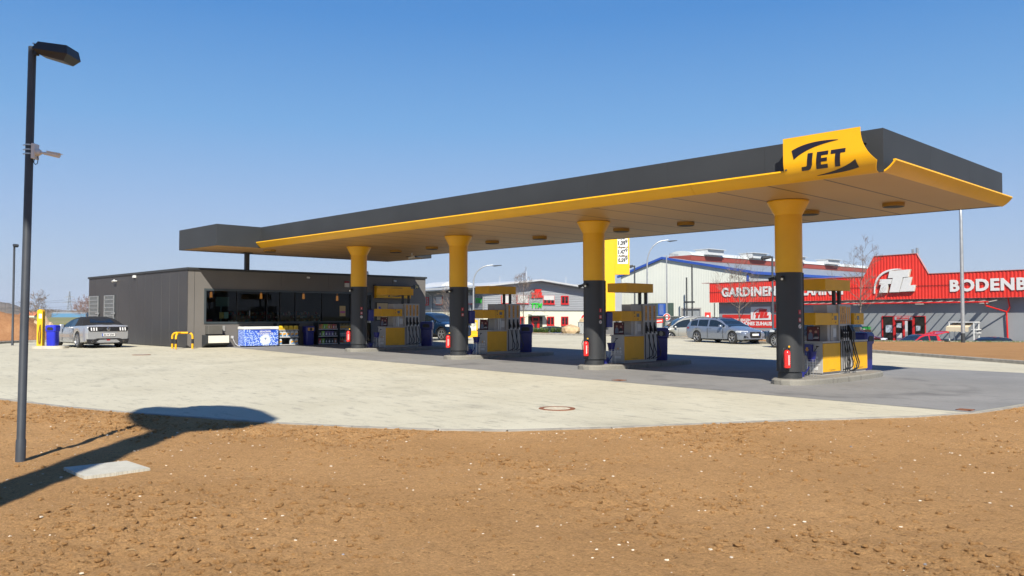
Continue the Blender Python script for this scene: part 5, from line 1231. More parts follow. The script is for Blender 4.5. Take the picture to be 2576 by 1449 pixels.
    if pz:
        mb=MB(); mb.box(X(0)+.024,X(0)+.034,-.26,.26,pz,pz+.11); pp=mb.build('number_plate',WHITE,t)
        mb=MB(); mb.box(X(0)+.0345,X(0)+.036,.215,.26,pz,pz+.11); mb.build('plate_band',BLUEN,pp)
    pz=sp.get('plate_r',.75)
    if pz:
        mb=MB(); mb.box(X(L)-.03,X(L)-.012,-.26,.26,pz,pz+.11); pp=mb.build('number_plate',WHITE,t)
        mb=MB(); mb.box(X(L)-.032,X(L)-.0305,.215,.26,pz,pz+.11); mb.build('plate_band',BLUEN,pp)
    if sp.get('rails'):
        a,b=sp['rails']
        for sgn in (1,-1):
            mb=MB(); pts=[]
            for q in range(9):
                s=a+(b-a)*q/8; pts.append((X(s),sgn*(gr(s)[3][0]+.01),gr(s)[3][1]+(.05 if 0<q<8 else .0)))
            mb.tube(pts,.016,8); mb.build('roof_rail',sp.get('railmat',BLACK),t,smooth=60)
    if sp.get('cladding'):
        for sgn in (1,-1):
            mb=MB()
            for w in (w1,w2):
                vs=[];
                for q in range(15):
                    a=math.pi*q/14; vs+=[(X(w)+Ra*math.cos(a),sgn*hw*1.002,Rw+Ra*math.sin(a)),(X(w)+(Ra+.06)*math.cos(a),sgn*hw*1.008,Rw+(Ra+.06)*math.sin(a))]
                mb.add(vs,[(2*q,2*q+1,2*q+3,2*q+2) for q in range(14)])
            mb.box(X(w2-Ra),X(w1+Ra),sgn*hw*.97-.02,sgn*hw*.97+.035,zsill,zsill+.12); mb.build('arch_trim',BLACK,t)
    t['_']=0; del t['_']
    return t,X,z0,lambda s:sm(belt,s),hw,plan
WAGON=dict(L=4.73,W=1.84,H=1.43,wb=2.82,fo=.88,R=.335,deck=[(0,.62),(.10,.70),(.35,.79),(1.25,.96),(1.5,.98),(4.4,1.0),(4.6,.98),(4.73,.92)],
  belt=[(0,.58),(.12,.66),(.5,.76),(1.3,.90),(2.5,.935),(4.2,.96),(4.55,.95),(4.73,.90)],
  roof=[(1.22,.94),(1.45,1.05),(1.95,1.30),(2.25,1.405),(2.7,1.43),(3.6,1.415),(4.2,1.36),(4.42,1.26),(4.62,1.02),(4.66,.97)],pillars=[(1.2,1.48),(2.72,2.84),(3.62,3.70),(4.28,4.66)],rooftop=(2.2,4.25),
  handles=[2.55,3.5],door_lines=[1.55,2.78,3.7],head=(.06,.62,.55,.58,.70),tail=(.02,.38,.6,.78,.92),grille=(.42,.32,.66),plate_f=.45,plate_r=.62,rails=(2.3,4.2),chrome=False)
SUV=dict(L=4.45,W=1.84,H=1.62,wb=2.65,fo=.90,R=.36,sill=.28,deck=[(0,.74),(.10,.88),(.3,.98),(1.1,1.08),(1.3,1.1),(4.1,1.1),(4.3,1.1),(4.45,1.02)],
  belt=[(0,.70),(.12,.84),(.5,.93),(1.2,1.02),(2.5,1.06),(4.0,1.12),(4.3,1.08),(4.45,1.0)],
  roof=[(1.08,1.06),(1.35,1.2),(1.85,1.48),(2.15,1.585),(2.6,1.62),(3.4,1.60),(3.95,1.53),(4.15,1.42),(4.36,1.13),(4.4,1.08)],pillars=[(1.0,1.38),(2.56,2.68),(3.42,3.52),(3.9,4.4)],rooftop=(2.1,3.98),
  handles=[2.4,3.3],door_lines=[1.5,2.62,3.5],head=(.06,.6,.5,.76,.90),tail=(.02,.42,.55,.88,1.05),grille=(.5,.52,.74),plate_f=.42,plate_r=.75,cladding=True)
HATCH=dict(L=4.2,W=1.78,H=1.46,wb=2.6,fo=.84,R=.32,deck=[(0,.6),(.10,.70),(.35,.80),(1.1,.96),(1.3,.98),(3.9,1.0),(4.1,.98),(4.2,.9)],
  belt=[(0,.56),(.12,.66),(.5,.77),(1.2,.90),(2.4,.94),(3.8,.99),(4.05,.95),(4.2,.88)],
  roof=[(1.08,.95),(1.35,1.08),(1.85,1.33),(2.15,1.43),(2.6,1.46),(3.4,1.42),(3.75,1.34),(3.95,1.22),(4.12,1.0),(4.15,.95)],pillars=[(1.0,1.35),(2.5,2.6),(3.3,3.42),(3.72,4.15)],rooftop=(2.1,3.8),
  handles=[2.35,3.2],door_lines=[1.45,2.55,3.35],head=(.06,.6,.5,.60,.74),tail=(.02,.4,.55,.8,.95),grille=(.45,.38,.58),plate_f=.40,plate_r=.6)
CONV=dict(L=4.78,W=1.92,H=1.38,wb=2.72,fo=.98,R=.35,sill=.2,tumble=.26,deck=[(0,.66),(.10,.74),(.4,.84),(1.4,.96),(1.6,.98),(4.0,1.0),(4.5,1.02),(4.66,1.03),(4.78,.90)],
  belt=[(0,.62),(.12,.70),(.5,.80),(1.4,.90),(2.6,.92),(3.6,.97),(4.4,.98),(4.68,.98),(4.78,.86)],
  plan=[(0,.80),(.12,.88),(.4,.95),(.9,1.0),(2.6,.965),(3.4,1.0),(4.2,1.0),(4.60,.97),(4.74,.92),(4.78,.88)],
  roof=[(1.55,.96),(1.85,1.10),(2.2,1.26),(2.5,1.34),(2.8,1.375),(3.15,1.38),(3.5,1.34),(3.8,1.24),(4.05,1.10),(4.25,.99)],pillars=[(1.5,1.85),(3.2,4.25)],rooftop=(2.45,4.6),
  handles=[3.1],door_lines=[1.75,3.25],head=(.08,.55,.5,.62,.76),spokes=10,plate_f=.3,plate_r=None,soft=True)
SILV=paint('silver_metallic',(.52,.53,.55),.55); SILV2=paint('silver_blue_metallic',(.30,.34,.42),.55)
CONV['softmat']=mat('soft_top_cloth',(.006,.006,.007),.9,var=.2,scale=30)
def cz(x): return g(x)
# silver convertible at the left, nose away from the viewer
t,X,z0_,bl_,hw,pl_=car('convertible_car','silver convertible with black soft top parked by the shop side wall','car',(-30.9,-7.46,GZ),R(180)+R(1.5),SILV,CONV)
L=4.78; xb=X(L)
mb=MB(); mb.prism([(-.78,.74),(.78,.74),(.86,.86),(.80,.935),(-.80,.935),(-.86,.86)],xb-.022,xb+.02,'x'); dk=mb.build('tail_panel',GRILLE,t)
LW=mat('white_tail_lamp',(.85,.85,.88),.2,var=.05)
for sgn in (1,-1):
    for k in range(3):
        mb=MB(); y=sgn*(.50+k*.105); mb.prism([(y-.03,.765),(y+.02,.765),(y+.035,.905),(y-.015,.905)],xb-.034,xb-.022,'x'); mb.build('tail_light',LW,t)
mb=MB(); mb.box(xb-.034,xb-.016,-.27,.27,.52,.64); pp=mb.build('number_plate',WHITE,t)
mb=MB(); mb.box(xb-.036,xb-.0345,.225,.27,.52,.64); mb.build('plate_band',BLUEN,pp)
text('lettering','BA·W 6769',.105,NAVY,pp,(xb-.0365,-.02,.545),'-x',ext=.001,bold=.003,sx=.85)
mb=MB(); mb.lathe([(.075,0),(.075,.008),(.055,.012)],n=20,M=Matrix.Translation((xb-.022,0,.84))@Matrix.Rotation(R(-90),4,'Y')); mb.build('round_emblem',CHROME,t)
mb=MB(); mb.box(xb-.027,xb-.022,.25,.45,.83,.855); mb.build('model_badge',CHROME,t)
mb=MB(); mb.prism([(-.84,.20),(.84,.20),(.89,.40),(.6,.39),(.45,.43),(-.45,.43),(-.6,.39),(-.89,.40)],xb-.012,xb+.05,'x'); df_=mb.build('rear_diffuser',GRILLE,t)
mb=MB(); mb.prism([(-.5,.27),(-.36,.37),(.36,.37),(.5,.27),(.40,.24),(-.40,.24)],xb-.024,xb-.012,'x'); mb.build('diffuser_insert',SILV,df_)
mb=MB(); mb.box(xb-.03,xb-.024,-.07,.07,.33,.38); mb.build('fog_lamp',LAMPR,df_)
for sgn in (1,-1):
    mb=MB(); mb.cyl((xb+.05,sgn*.66,.29),(xb-.06,sgn*.66,.29),.05,n=16); o=mb.build('exhaust_pipe',CHROME,t,smooth=40)
    mb=MB(); mb.cyl((xb-.0605,sgn*.66,.29),(xb-.062,sgn*.66,.29),.042,n=16); mb.build('exhaust_hole',DARK,o)
mb=MB(); mb.box(xb+.08,xb+.16,-.2,.2,1.032,1.045); mb.build('brake_lamp',DARK,t)
mb=MB(); 
def soft_pt(s,y): return (X(s),y,sm(CONV['roof'],s)+.014)
mb.add([soft_pt(3.72,-.42),soft_pt(3.72,.42),soft_pt(4.05,.52),soft_pt(4.05,-.52),],[(0,1,2,3)]); mb.build('rear_window',CARG,t)

# silver-blue estate behind the pumps
W2=dict(WAGON); 
t,X,z0_,bl_,hw,pl_=car('estate_car','silver blue estate car with roof rails standing beyond the pumps','car',(-15.55,21.85,g(-15.7)),R(-14),SILV2,W2)
mb=MB(); mb.tube([(X(0)+.03,-.07+k*.045,.62) for k in range(4)],.008,6); mb.build('front_badge',CHROME,t)
for sgn in (1,-1): mb=MB(); mb.prism([(sgn*.52,.30),(sgn*.80,.34),(sgn*.76,.46),(sgn*.56,.42)] if sgn>0 else [(-.52,.30),(-.56,.42),(-.76,.46),(-.80,.34)],X(0)-.09,X(0)-.0,'x'); mb.build('air_intake',GRILLE,t)
# dark hatch facing left behind the nearest pump
NAVYP=paint('dark_navy_paint',(.012,.017,.035),.3); DBLUE=paint('deep_blue_paint',(.012,.035,.085),.4)
BLKP=paint('black_paint',(.012,.012,.014),.2); MAR=paint('maroon_paint',(.08,.008,.015),.3); REDC=paint('bright_red_paint',(.62,.02,.02),.1); DGR=paint('dark_grey_paint',(.05,.055,.065),.5); BEIG=paint('pale_silver_paint',(.42,.42,.38),.4); WHC=paint('white_car_paint',(.75,.76,.78),.1)
pf_=onz(1966,874.5,g(-11)); d=Vector((CH,SH,0))*-.66+Vector((-SH,CH,0))*.75; ang=math.atan2(d.y,d.x); c=pf_-d*1.325-Vector((-math.sin(ang),math.cos(ang),0))*.8
S2=dict(SUV); S2.update(H=1.60,fo=.66,L=4.2,spokes=9,cladding=False,plate_f=None)
c=c-Vector((CH,SH,0))*.24
car('dark_car','dark navy car partly hidden behind the nearest column and pump','car',(c.x,c.y,g(c.x)),ang,NAVYP,S2)
p=onz(1118,856.5,GZ)
S3=dict(SUV); S3.update(spokes=5,plate_f=.40)
car('compact_suv','dark blue compact car with silver wheels beyond the farthest island','car',(p.x-1.6,p.y+.6,GZ),R(8),DBLUE,S3)
# cars on the lower lot
def park(label,px,d,rz,P,sp,z=-1.05,name='parked_car',group='cars on the lower parking lots'):
    p=at(px,800,d); s=dict(sp); s.update(plate_f=None,plate_r=None); return car(name,label,'car',(p.x,p.y,z),HEAD+R(rz),P,s,group)
MPV=dict(SUV); MPV.update(H=1.80,roof=[(.85,1.06),(1.1,1.2),(1.6,1.58),(1.9,1.72),(2.4,1.80),(3.6,1.78),(4.1,1.70),(4.25,1.5),(4.38,1.12),(4.4,1.08)],pillars=[(.8,1.12),(2.4,2.52),(3.3,3.4),(4.0,4.4)],rooftop=(1.85,4.05),cladding=False,rails=(2.0,3.9),railmat=ALU)
park('pale silver people carrier with roof rails behind the estate car',1722,61,185,BEIG,MPV,z=-.25)
park('black car with red tail light between the price sign and the cabinet',1622,70,10,BLKP,HATCH)
park('dark teal car roof peeping over the verge left of the second lamp post',1928,60,-25,paint('teal_paint',(.02,.05,.06),.4),HATCH,z=-.88)
park('maroon car roof showing behind the nearest pump and its bin',2150,60,-10,MAR,HATCH,z=-.7)
park('silver car beside the yellow ice cream board before the offices',1192,74,-20,WHC,HATCH)
park('dark car with sloping windscreen right of the silver car before the offices',1212,82,-25,DGR,HATCH)
park('black estate with roof rails before the red office door',1330,84,170,BLKP,WAGON)
park('dark grey estate parked in front of the black estate',1380,75,175,DGR,WAGON,z=-1.25)
park('black off-road car before the right office windows',1404,86,5,BLKP,SUV)
park('blue grey car half hidden by the pale boulder',1415,73,12,paint('blue_grey_paint',(.07,.10,.17),.4),HATCH,z=-1.25)
park('black car low behind the grey cabinet left of the sign pole',1500,70,0,BLKP,HATCH)
park('dark convertible with white windscreen frame peeping over the verge at right',2484,62,205,BLKP,HATCH,z=-1.38)
p=at(2306,800,63)
s=dict(HATCH); s.update(plate_f=None,plate_r=None); s['roof']=[(1.08,.95),(1.35,1.08),(1.85,1.33),(2.15,1.43),(2.6,1.46),(3.3,1.43),(3.55,1.38),(3.62,.98)]; s['pillars']=[(1.0,1.35),(2.5,2.6),(3.3,3.62)]; s['rooftop']=(2.1,3.7)
tr_,X,_a,_b,hw_,_c=car('red_car','bright red hatchback with its tailgate raised behind the verge','car',(p.x,p.y,-1.2),HEAD+R(200),REDC,s)
M=Matrix.Translation((X(3.5),0,1.42))@Matrix.Rotation(R(12),4,'Y')
mb=MB(); mb.bbox(-.95,.0,-.68,.68,-.03,.03,.03,M=M); mb.prism([(-1.12,-.02),(-.95,.06),(-.93,-.06),(-1.1,-.12)],-.66,.66,'y',M=M); tg=mb.build('tailgate',REDC,tr_)
mb=MB(); mb.box(-.75,-.12,-.55,.55,-.055,-.031,M=M); mb.build('tailgate_window',CARG,tg)
for sgn in (-1,1): mb=MB(); mb.cyl((X(3.6),sgn*.6,1.05),tuple(M@Vector((-.5,sgn*.6,-.03))),.012,n=6); mb.build('gas_strut',BLACK,tg)

# ------------------------------------------------------------ buildings
def frame_window(parent,x0,x1,z0,z1,y,fm,n=1,fw=.09,blind=0.0,axis='y'):
    """window in the plane y facing -y: frame, panes, optional white roller blind; axis x: plane x facing -x"""
    def B(mb,a,b,c,d,e,f):
        if axis=='y': mb.box(a,b,c,d,e,f)
        else: mb.box(c,d,a,b,e,f)
    mb=MB(); B(mb,x0,x1,y-.08,y+.02,z0,z0+fw); B(mb,x0,x1,y-.08,y+.02,z1-fw,z1); B(mb,x0,x0+fw,y-.079,y+.02,z0+fw,z1-fw); B(mb,x1-fw,x1,y-.079,y+.02,z0+fw,z1-fw)
    for k in range(1,n): xm=x0+(x1-x0)*k/n; B(mb,xm-fw*.45,xm+fw*.45,y-.075,y+.02,z0+fw,z1-fw)
    B(mb,x0-.06,x1+.06,y-.14,y-.0805,z0-.05,z0)
    w=mb.build('window',fm,parent)
    mb=MB(); B(mb,x0+fw,x1-fw,y-.03,y-.02,z0+fw,z1-fw); mb.build('pane',GLASS,w)
    if blind:
        mb=MB(); B(mb,x0+fw*.5,x1-fw*.5,y-.092,y-.081,z1-(z1-z0)*blind,z1-.01); mb.build('roller_blind',mat('blind_white',(.62,.62,.60),.7,var=.03),w)
    return w
LOT=-1.05
# red-banded shop on the right
O=(-47.6,70.2,LOT); ttl=thing('carpet_shop','grey shop building with long red ribbed band and raised red gable','shop building',O,R(-10.38))
W1=48.0
REDR=mat('red_ribbed_sheet',(0.78,0.036,0.02),.42,var=.05,scale=.5)
def top_red(x):
    if x<21.42 or x>28.36: return 6.75
    if x<22.6: return 6.75+(x-21.42)/1.18*2.05
    if x<27.19: return 8.80
    return 8.80-(x-27.19)/1.17*2.05
mb=MB(); mb.corr(0,W1,4.35,lambda x:min(top_red(x),5.60),0,.33,.03); mb.corr(0,W1,5.62,top_red,0,.33,.03); mb.add([(0,.0,4.35),(0,1.2,4.35),(0,1.2,6.75),(0,0,6.75)],[(0,1,2,3)]); mb.add([(0,-.04,4.345),(W1,-.04,4.345),(W1,1,4.345),(0,1,4.345)],[(0,1,2,3)])
mb.build('red_band',REDR,ttl)
mb=MB(); pts=[(0,6.75),(21.42,6.75),(22.6,8.80),(27.19,8.80),(28.36,6.75),(W1,6.75)]
for (a,za),(b,zb) in zip(pts[:-1],pts[1:]): mb.add([(a,-.08,za),(b,-.08,zb),(b,.1,zb),(a,.1,za),(a,-.08,za+.05),(b,-.08,zb+.05),(b,.1,zb+.05),(a,.1,za+.05)],[(0,1,2,3),(4,5,6,7),(0,1,5,4),(3,2,6,7)])
mb.box(-1.2,0,-.1,.9,6.78,6.84); mb.build('coping',mat('coping_pale',(.55,.25,.22),.5),ttl)
mb=MB(); mb.box(0,W1,-.07,-.052,5.595,5.635); mb.build('band_joint',mat('dark_joint',(.10,.02,.02),.6),ttl)
mb=MB()
ex0,ex1,ez=22.88,27.52,2.68
for a,b,c,d in [(.8,ex0,0,4.34),(ex1,W1,0,4.34),(ex0,ex1,ez,4.34)]: mb.box(a,b,.8,1.1,c,d)
mb.box(.8,1.1,1.1,20,0,4.34); mb.build('wall',GREYPL,ttl)
mb=MB(); mb.box(.8,W1,1.1,20,6.2,6.3); mb.box(.9,W1,1.2,20,4.1,4.15); mb.build('roof',ANTH,ttl)
mb=MB(); mb.box(.01,.08,.75,.85,0,4.3); mb.build('corner_post',ANTH,ttl)
def polyplate(parent,name,m,polys,x0,z0,sx,sz,y,th):
    mb=MB()
    for P_ in polys: mb.prism([(x0+a*sx,z0+b*sz) for a,b in P_],y-th,y,'y')
    return mb.build(name,m,parent)
def nrm(P_): return [((x-210)/365,(688-y)/225) for x,y in P_]
LT=[nrm([(278,556),(380,556),(370,600),(348,600),(333,678),(268,678),(288,604),(268,604)]),nrm([(362,484),(532,478),(518,543),(474,545),(440,675),(358,675),(390,547),(348,547)]),nrm([(482,550),(548,546),(530,618),(574,616),(562,670),(446,673)])]
LETNAME=['letter_small_t','letter_big_t','letter_l']
def arc_poly():
    o=bez((215,686),(205,470),(402,463),14)[:-1]+bez((402,463),(440,463),(462,472),4); i=bez((222,682),(222,492),(405,474),14)[:-1]+bez((405,474),(440,472),(462,473),4)
    return [nrm([o[k],o[k+1],i[k+1],i[k]]) for k in range(len(o)-1)]
def logo(parent,x0,z0,sx,sz,y,m,th=.15,marc=None,edge=None):
    for P_,nm in zip(LT,LETNAME):
        if edge: 
            c=[sum(p[0] for p in P_)/len(P_),sum(p[1] for p in P_)/len(P_)]; Q=[(c[0]+(a-c[0])*1.06,c[1]+(b-c[1])*1.04) for a,b in P_]
            polyplate(parent,nm+'_backing',edge,[Q],x0,z0,sx,sz,y,th*.6)
        polyplate(parent,nm,m,[P_],x0,z0,sx,sz,y-(th*.6 if edge else 0),th*.5 if edge else th)
    polyplate(parent,'logo_arc',marc or m,arc_poly(),x0,z0,sx,sz,y,th*.5)
sg=thing('logo_sign','large white slanted three letter logo with arc on the red gable','sign',O,R(-10.38))
logo(sg,22.55,4.92,4.55,2.50,-.06,WHITE,.22,edge=mat('logo_edge',(.55,.50,.42),.5))
for s_,x,z,sz_,w,lab in (('GARDINEN',6.17,5.08,1.44,8.2,'white GARDINEN lettering on the red band'),('BODENBELÄGE',36.45,5.03,1.46,12.0,'white BODEN lettering on the red band right of the gable'),('LAMINAT',16.55,5.02,1.44,5.4,'white lettering on the red band mostly hidden by the nearest pump')):
    t=thing('wall_lettering',lab,'sign',O,R(-10.38))
    mb=text_mb(s_,sz_,.02,.06,0,1.0,'LEFT',1.1); xs_=[v[0] for v in mb.v]; k=w/(max(xs_)-min(xs_)); x0=x-w/2
    mb.v=[(x0+(v[0]-min(xs_))*k,v[1]-.08,v[2]+z) for v in mb.v]; mb.build('lettering',WHITE,t)
bn=thing('wall_banner','red banner with white slogan and logo board on the grey wall','banner',O,R(-10.38))
mb=MB(); mb.box(1.4,10.7,.76,.80,1.30,2.84); mb.build('banner_sheet',REDS,bn)
text('slogan_line','IMMER GUT BERATEN',.40,WHITE,bn,(3.85,.75,2.06),'-y',bold=.012,ext=.006); text('slogan_line','SCHÖNES ZUHAUSE',.58,WHITE,bn,(6.5,.75,1.58),'-y',bold=.02,ext=.006)
mb=MB(); mb.box(5.91,8.80,.70,.757,2.22,3.78); lb=mb.build('logo_board',WHITE,bn); logo(lb,6.2,2.36,2.4,1.22,.699,REDS,.03)
frame_window(ttl,9.36,11.9,3.18,4.02,.80,REDF,3,.12)
# entrance
GLZ=mat('entrance_glass',(.02,.018,.016),.05,var=0)
mb=MB(); mb.box(ex0,ex0+.08,.70,.82,0,ez); mb.box(ex1-.06,ex1,.70,.82,0,ez); mb.box(ex0+.08,ex1-.06,.70,.82,ez-.06,ez); mb.box(24.13,24.32,.66,.82,0,ez-.06); mb.box(26.19,26.36,.66,.82,0,ez-.06); mb.box(24.32,26.19,.68,.82,2.18,2.28); mb.box(25.17,25.33,.68,.82,0,2.18); ent=mb.build('entrance_frame',REDF,ttl)
mb=MB(); mb.box(ex0+.08,24.13,.80,.81,0,ez-.06); mb.box(26.36,ex1-.06,.80,.81,0,ez-.06); mb.box(24.32,25.17,.80,.81,0,2.18); mb.build('glazing',GLZ,ent)
mb=MB(); mb.box(25.33,26.19,1.3,1.31,0,2.18); mb.build('open_doorway',DARK,ent)
mb=MB(); mb.box(24.35,26.16,.63,.66,2.28,2.62); es=mb.build('entrance_sign',mat('sign_grey',(.45,.43,.45),.5),ent)
text('lettering','EINGANG',.28,REDS,es,(25.25,.62,2.35),'-y',bold=.012,ext=.006,spacing=1.1)
for bb in ((23.25,24.0,1.0,1.75),(26.5,26.95,1.2,1.7),(24.45,24.95,1.5,1.95)):
    mb=MB(); mb.box(bb[0],bb[1],.79,.799,bb[2],bb[3]); mb.build('window_poster',mat('poster_mix',(.45,.5,.55),.5,var=.5,scale=4),ent)
mb=MB(); mb.box(24.42,25.05,.785,.799,.2,.95); mb.build('notice_board',PAPER,ent)
# glazed canopy on rods along the wall
aw=thing('glass_awning','long flat glass awning on red gutter over the shop entrance wall','awning',O,R(-10.38))
ax0,ax1=14.5,34.6
gaw=bpy.data.materials.new('awning_glass'); gaw.use_nodes=True; n=gaw.node_tree; n.nodes.remove(n.nodes['Principled BSDF'])
tr=n.nodes.new('ShaderNodeBsdfTransparent'); tr.inputs[0].default_value=(.93,.95,.95,1); gl=n.nodes.new('ShaderNodeBsdfGlossy'); mx=n.nodes.new('ShaderNodeMixShader'); mx.inputs[0].default_value=.08
n.links.new(tr.outputs[0],mx.inputs[1]); n.links.new(gl.outputs[0],mx.inputs[2]); n.links.new(mx.outputs[0],n.nodes['Material Output'].inputs[0]); MATS['awning_glass']=gaw
mb=MB(); mb.add([(ax0,-1.3,3.98),(ax1,-1.3,3.98),(ax1,.78,4.22),(ax0,.78,4.22)],[(0,1,2,3)]); mb.build('glass_roof',gaw,aw)
mb=MB(); k=ax0
while k<=ax1+.01:
    mb.add([(k-.05,-1.3,3.92),(k+.05,-1.3,3.92),(k+.05,.8,4.16),(k-.05,.8,4.16),(k-.05,-1.3,3.975),(k+.05,-1.3,3.975),(k+.05,.8,4.215),(k-.05,.8,4.215)],[(0,3,2,1),(4,5,6,7),(0,1,5,4),(1,2,6,5),(2,3,7,6),(3,0,4,7)]); k+=1.005
mb.build('rafter',GREYCAB,aw)
for k in (ax0+1.5,20.8,27.5,33.6):
    mb=MB(); mb.box(k-.16,k+.16,-1.28,.8,3.80,3.90); mb.build('bracket_beam',GREYCAB,aw)
mb=MB(); mb.tube([(ax0,-1.38,3.93),(ax1,-1.38,3.93)],.07,8); mb.build('gutter',REDP,aw)
mb=MB(); mb.tube([(ax1-.3,-1.38,3.93),(ax1-.3,-1.2,3.6),(35.2,.6,3.05),(35.25,.65,0)],.075,8); mb.tube([(35.5,.3,4.33),(35.5,.55,3.45),(35.26,.64,3.05)],.075,8); mb.build('downpipe',REDP,aw)
rs=[(21.9,'green',.55,1.55,mat('green_bin',(.02,.30,.05),.5)),(21.6,'brown',.9,1.25,mat('brown_bin',(.06,.03,.02),.5)),(20.7,'grey',.9,1.2,mat('grey_bin',(.16,.16,.18),.5))]
for x,nm,w_,h_,m_ in rs:
    t=thing('waste_bin','%s waste bin by the shop wall behind the nearest pump'%nm,'waste bin',tuple((Matrix.Translation(O)@Matrix.Rotation(R(-10.38),4,'Z'))@Vector((x-w_ if nm=='green' else x,-.2 if nm!='green' else .35,0))),R(-10.38))
    mb=MB(); mb.bbox(-w_/2,w_/2,-.35,.35,.08,h_-.1,.04); mb.build('bin_body',m_,t); mb=MB(); mb.prism([(-.37,h_-.1),(.37,h_-.1),(.32,h_+.0),(-.3,h_+.04)],-w_/2-.02,w_/2+.02,'x'); mb.build('bin_lid',m_,t); mb=MB(); mb.box(-.12,.12,-.356,-.351,h_-.4,h_-.2); mb.build('sticker',WHITE,t)
for k,(x,h_) in enumerate(((25.0,.5),(25.45,.62))):
    mb=MB(); mb.cyl((x,3,6.3),(x,3,8.80+h_+.2),.13); mb.build('flue_pipe',ALU,ttl)
# market cart with scalloped awning
Mt=Matrix.Translation(O)@Matrix.Rotation(R(-10.38),4,'Z')
t=thing('awning_stand','white display stand with scalloped cream awning by the grey wall','display stand',tuple(Mt@Vector((32.0,-.9,0))),R(-10.38)); t.scale=(1.1,1.1,1.22)
mb=MB()
for x in (-.9,1.15): 
    for y in (-.4,.4): mb.box(x-.03,x+.03,y-.03,y+.03,0,1.75)
mb.box(-.95,1.25,-.45,.45,1.70,1.76); mb.box(.95,1.35,-.4,.4,.9,.95); mb.box(.95,1.35,-.4,.4,1.15,1.2); mb.build('stand_frame',WHITE,t)
mb=MB(); mb.add([(-1.0,-.75,1.35),(.9,-.75,1.35),(.9,.3,1.66),(-1.0,.3,1.66)],[(0,1,2,3)])
sc=[(-1.0,1.35)]+[(-1.0+1.9*k/36,1.05-.06*abs(math.sin(k/36*math.pi*7))) for k in range(37)]+[(.9,1.35)]
mb.prism(sc,-.77,-.75,'y'); mb.build('awning_cloth',mat('cream_cloth',(.72,.60,.42),.8,var=.08),t)

# white hall with blue trim
O2=(-73.21,84.7,LOT); hy=R(-3.63)
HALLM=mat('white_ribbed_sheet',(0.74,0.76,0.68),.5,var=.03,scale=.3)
hall=thing('industrial_hall','large white ribbed hall with blue roof edge behind the shop','hall',O2,hy)
def htop(x): return 9.0+(11.4-9.0)*x/8.55 if x<8.55 else 11.4+(8.75-11.4)*(x-8.55)/(23.63-8.55)
HD=62
mb=MB()
for a,b,zb in ((0,11.96,0),(11.96,15.56,3.72),(15.56,23.63,0)): mb.corr(a,b,zb,htop,0,.30,.018)
mb.build('front_cladding',HALLM,hall)
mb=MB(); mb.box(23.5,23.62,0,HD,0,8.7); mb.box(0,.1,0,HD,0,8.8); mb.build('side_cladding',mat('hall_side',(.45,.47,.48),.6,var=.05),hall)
RG=mat('roof_sheet_grey',(.33,.36,.40),.45,.2,var=.06,scale=.4)
def slope(mb,x0,x1,y0,y1,up=0.0,th=.12): 
    z0,z1=htop(x0)+up,htop(x1)+up
    mb.add([(x0,y0,z0),(x1,y0,z1),(x1,y1,z1),(x0,y1,z0),(x0,y0,z0+th),(x1,y0,z1+th),(x1,y1,z1+th),(x0,y1,z0+th)],[(0,3,2,1),(4,5,6,7),(0,1,5,4),(1,2,6,5),(2,3,7,6),(3,0,4,7)])
mb=MB(); slope(mb,-.4,8.55,0,HD,.02); slope(mb,8.55,24.0,0,HD,.02); mb.build('roof',RG,hall)
mb=MB(); slope(mb,-.5,8.55,-.35,0,-.1,.35); slope(mb,8.55,24.05,-.35,0,-.1,.35); mb.box(23.95,24.1,0,HD,8.45,8.85); mb.build('roof_edge',BLUEN,hall)
mb=MB(); mb.box(23.3,23.65,-.1,.0,0,8.6); mb.build('corner_trim',BLUEN,hall)
mb=MB(); mb.box(6.4,10.8,4,HD,11.2,12.0); mb.build('ridge_upstand',mat('red_trim',(.30,.06,.045),.6),hall)
mb=MB(); vs=[]; N=10
for y in (4,HD):
    for k in range(N+1): a=math.pi*k/N; vs.append((8.6-2.3*math.cos(a),y,12.0+.75*math.sin(a)))
mb.add(vs,[(k,k+1,N+2+k,N+1+k) for k in range(N)]+[tuple(range(N+1))]); mb.build('ridge_skylight',mat('skylight_white',(.62,.66,.66),.35,var=.04),hall,smooth=40)
for y in (7,19,31,43): 
    mb=MB(); mb.box(9.3,11.6,y,y+4.2,12.2,13.0); mb.box(9.0,12.0,y-.1,y+4.3,13.0,13.08); mb.build('roof_hood',mat('hood_grey',(.60,.62,.63),.5,.0),hall)
mb=MB(); mb.box(11.96,12.15,-.06,.05,0,3.9); mb.box(15.37,15.56,-.06,.05,0,3.9); mb.box(12.15,15.37,-.06,.05,3.7,3.9); mb.build('door_surround',GREYCAB,hall)
def shutter_mat():
    m,n,b,co=newmat('roller_shutter',.5); n.links.new(ramp(n,noise(n,co,1,3),[(.3,(.30,.32,.33)),(.7,(.35,.37,.38))]),b.inputs['Base Color']); w=n.nodes.new('ShaderNodeTexWave'); w.bands_direction='Z'; w.inputs['Scale'].default_value=2.2; n.links.new(co,w.inputs['Vector']); bump(n,b,w.outputs['Fac'],.8,.05); return m
mb=MB(); mb.box(12.15,15.37,.1,.15,0,3.7); mb.build('roller_shutter',shutter_mat(),hall)
mb=MB(); mb.corr(4.9,10.58,1.6,4.64,-.06,.3,.03); mb.build('green_panel',mat('green_sheet',(.07,.11,.09),.5,var=.1),hall)
mb=MB(); mb.box(7.7,9.1,-.17,-.12,2.75,4.55); bs=mb.build('blue_board',mat('board_blue',(.03,.12,.55),.5),hall)
mb=MB(); [mb.box(7.95,8.75,-.18,-.171,2.95+.17*k,3.02+.17*k) for k in range(9)]; mb.build('board_rows',mat('board_rows',(.35,.42,.55),.5),bs)
M2=Matrix.Translation(O2)@Matrix.Rotation(hy,4,'Z')
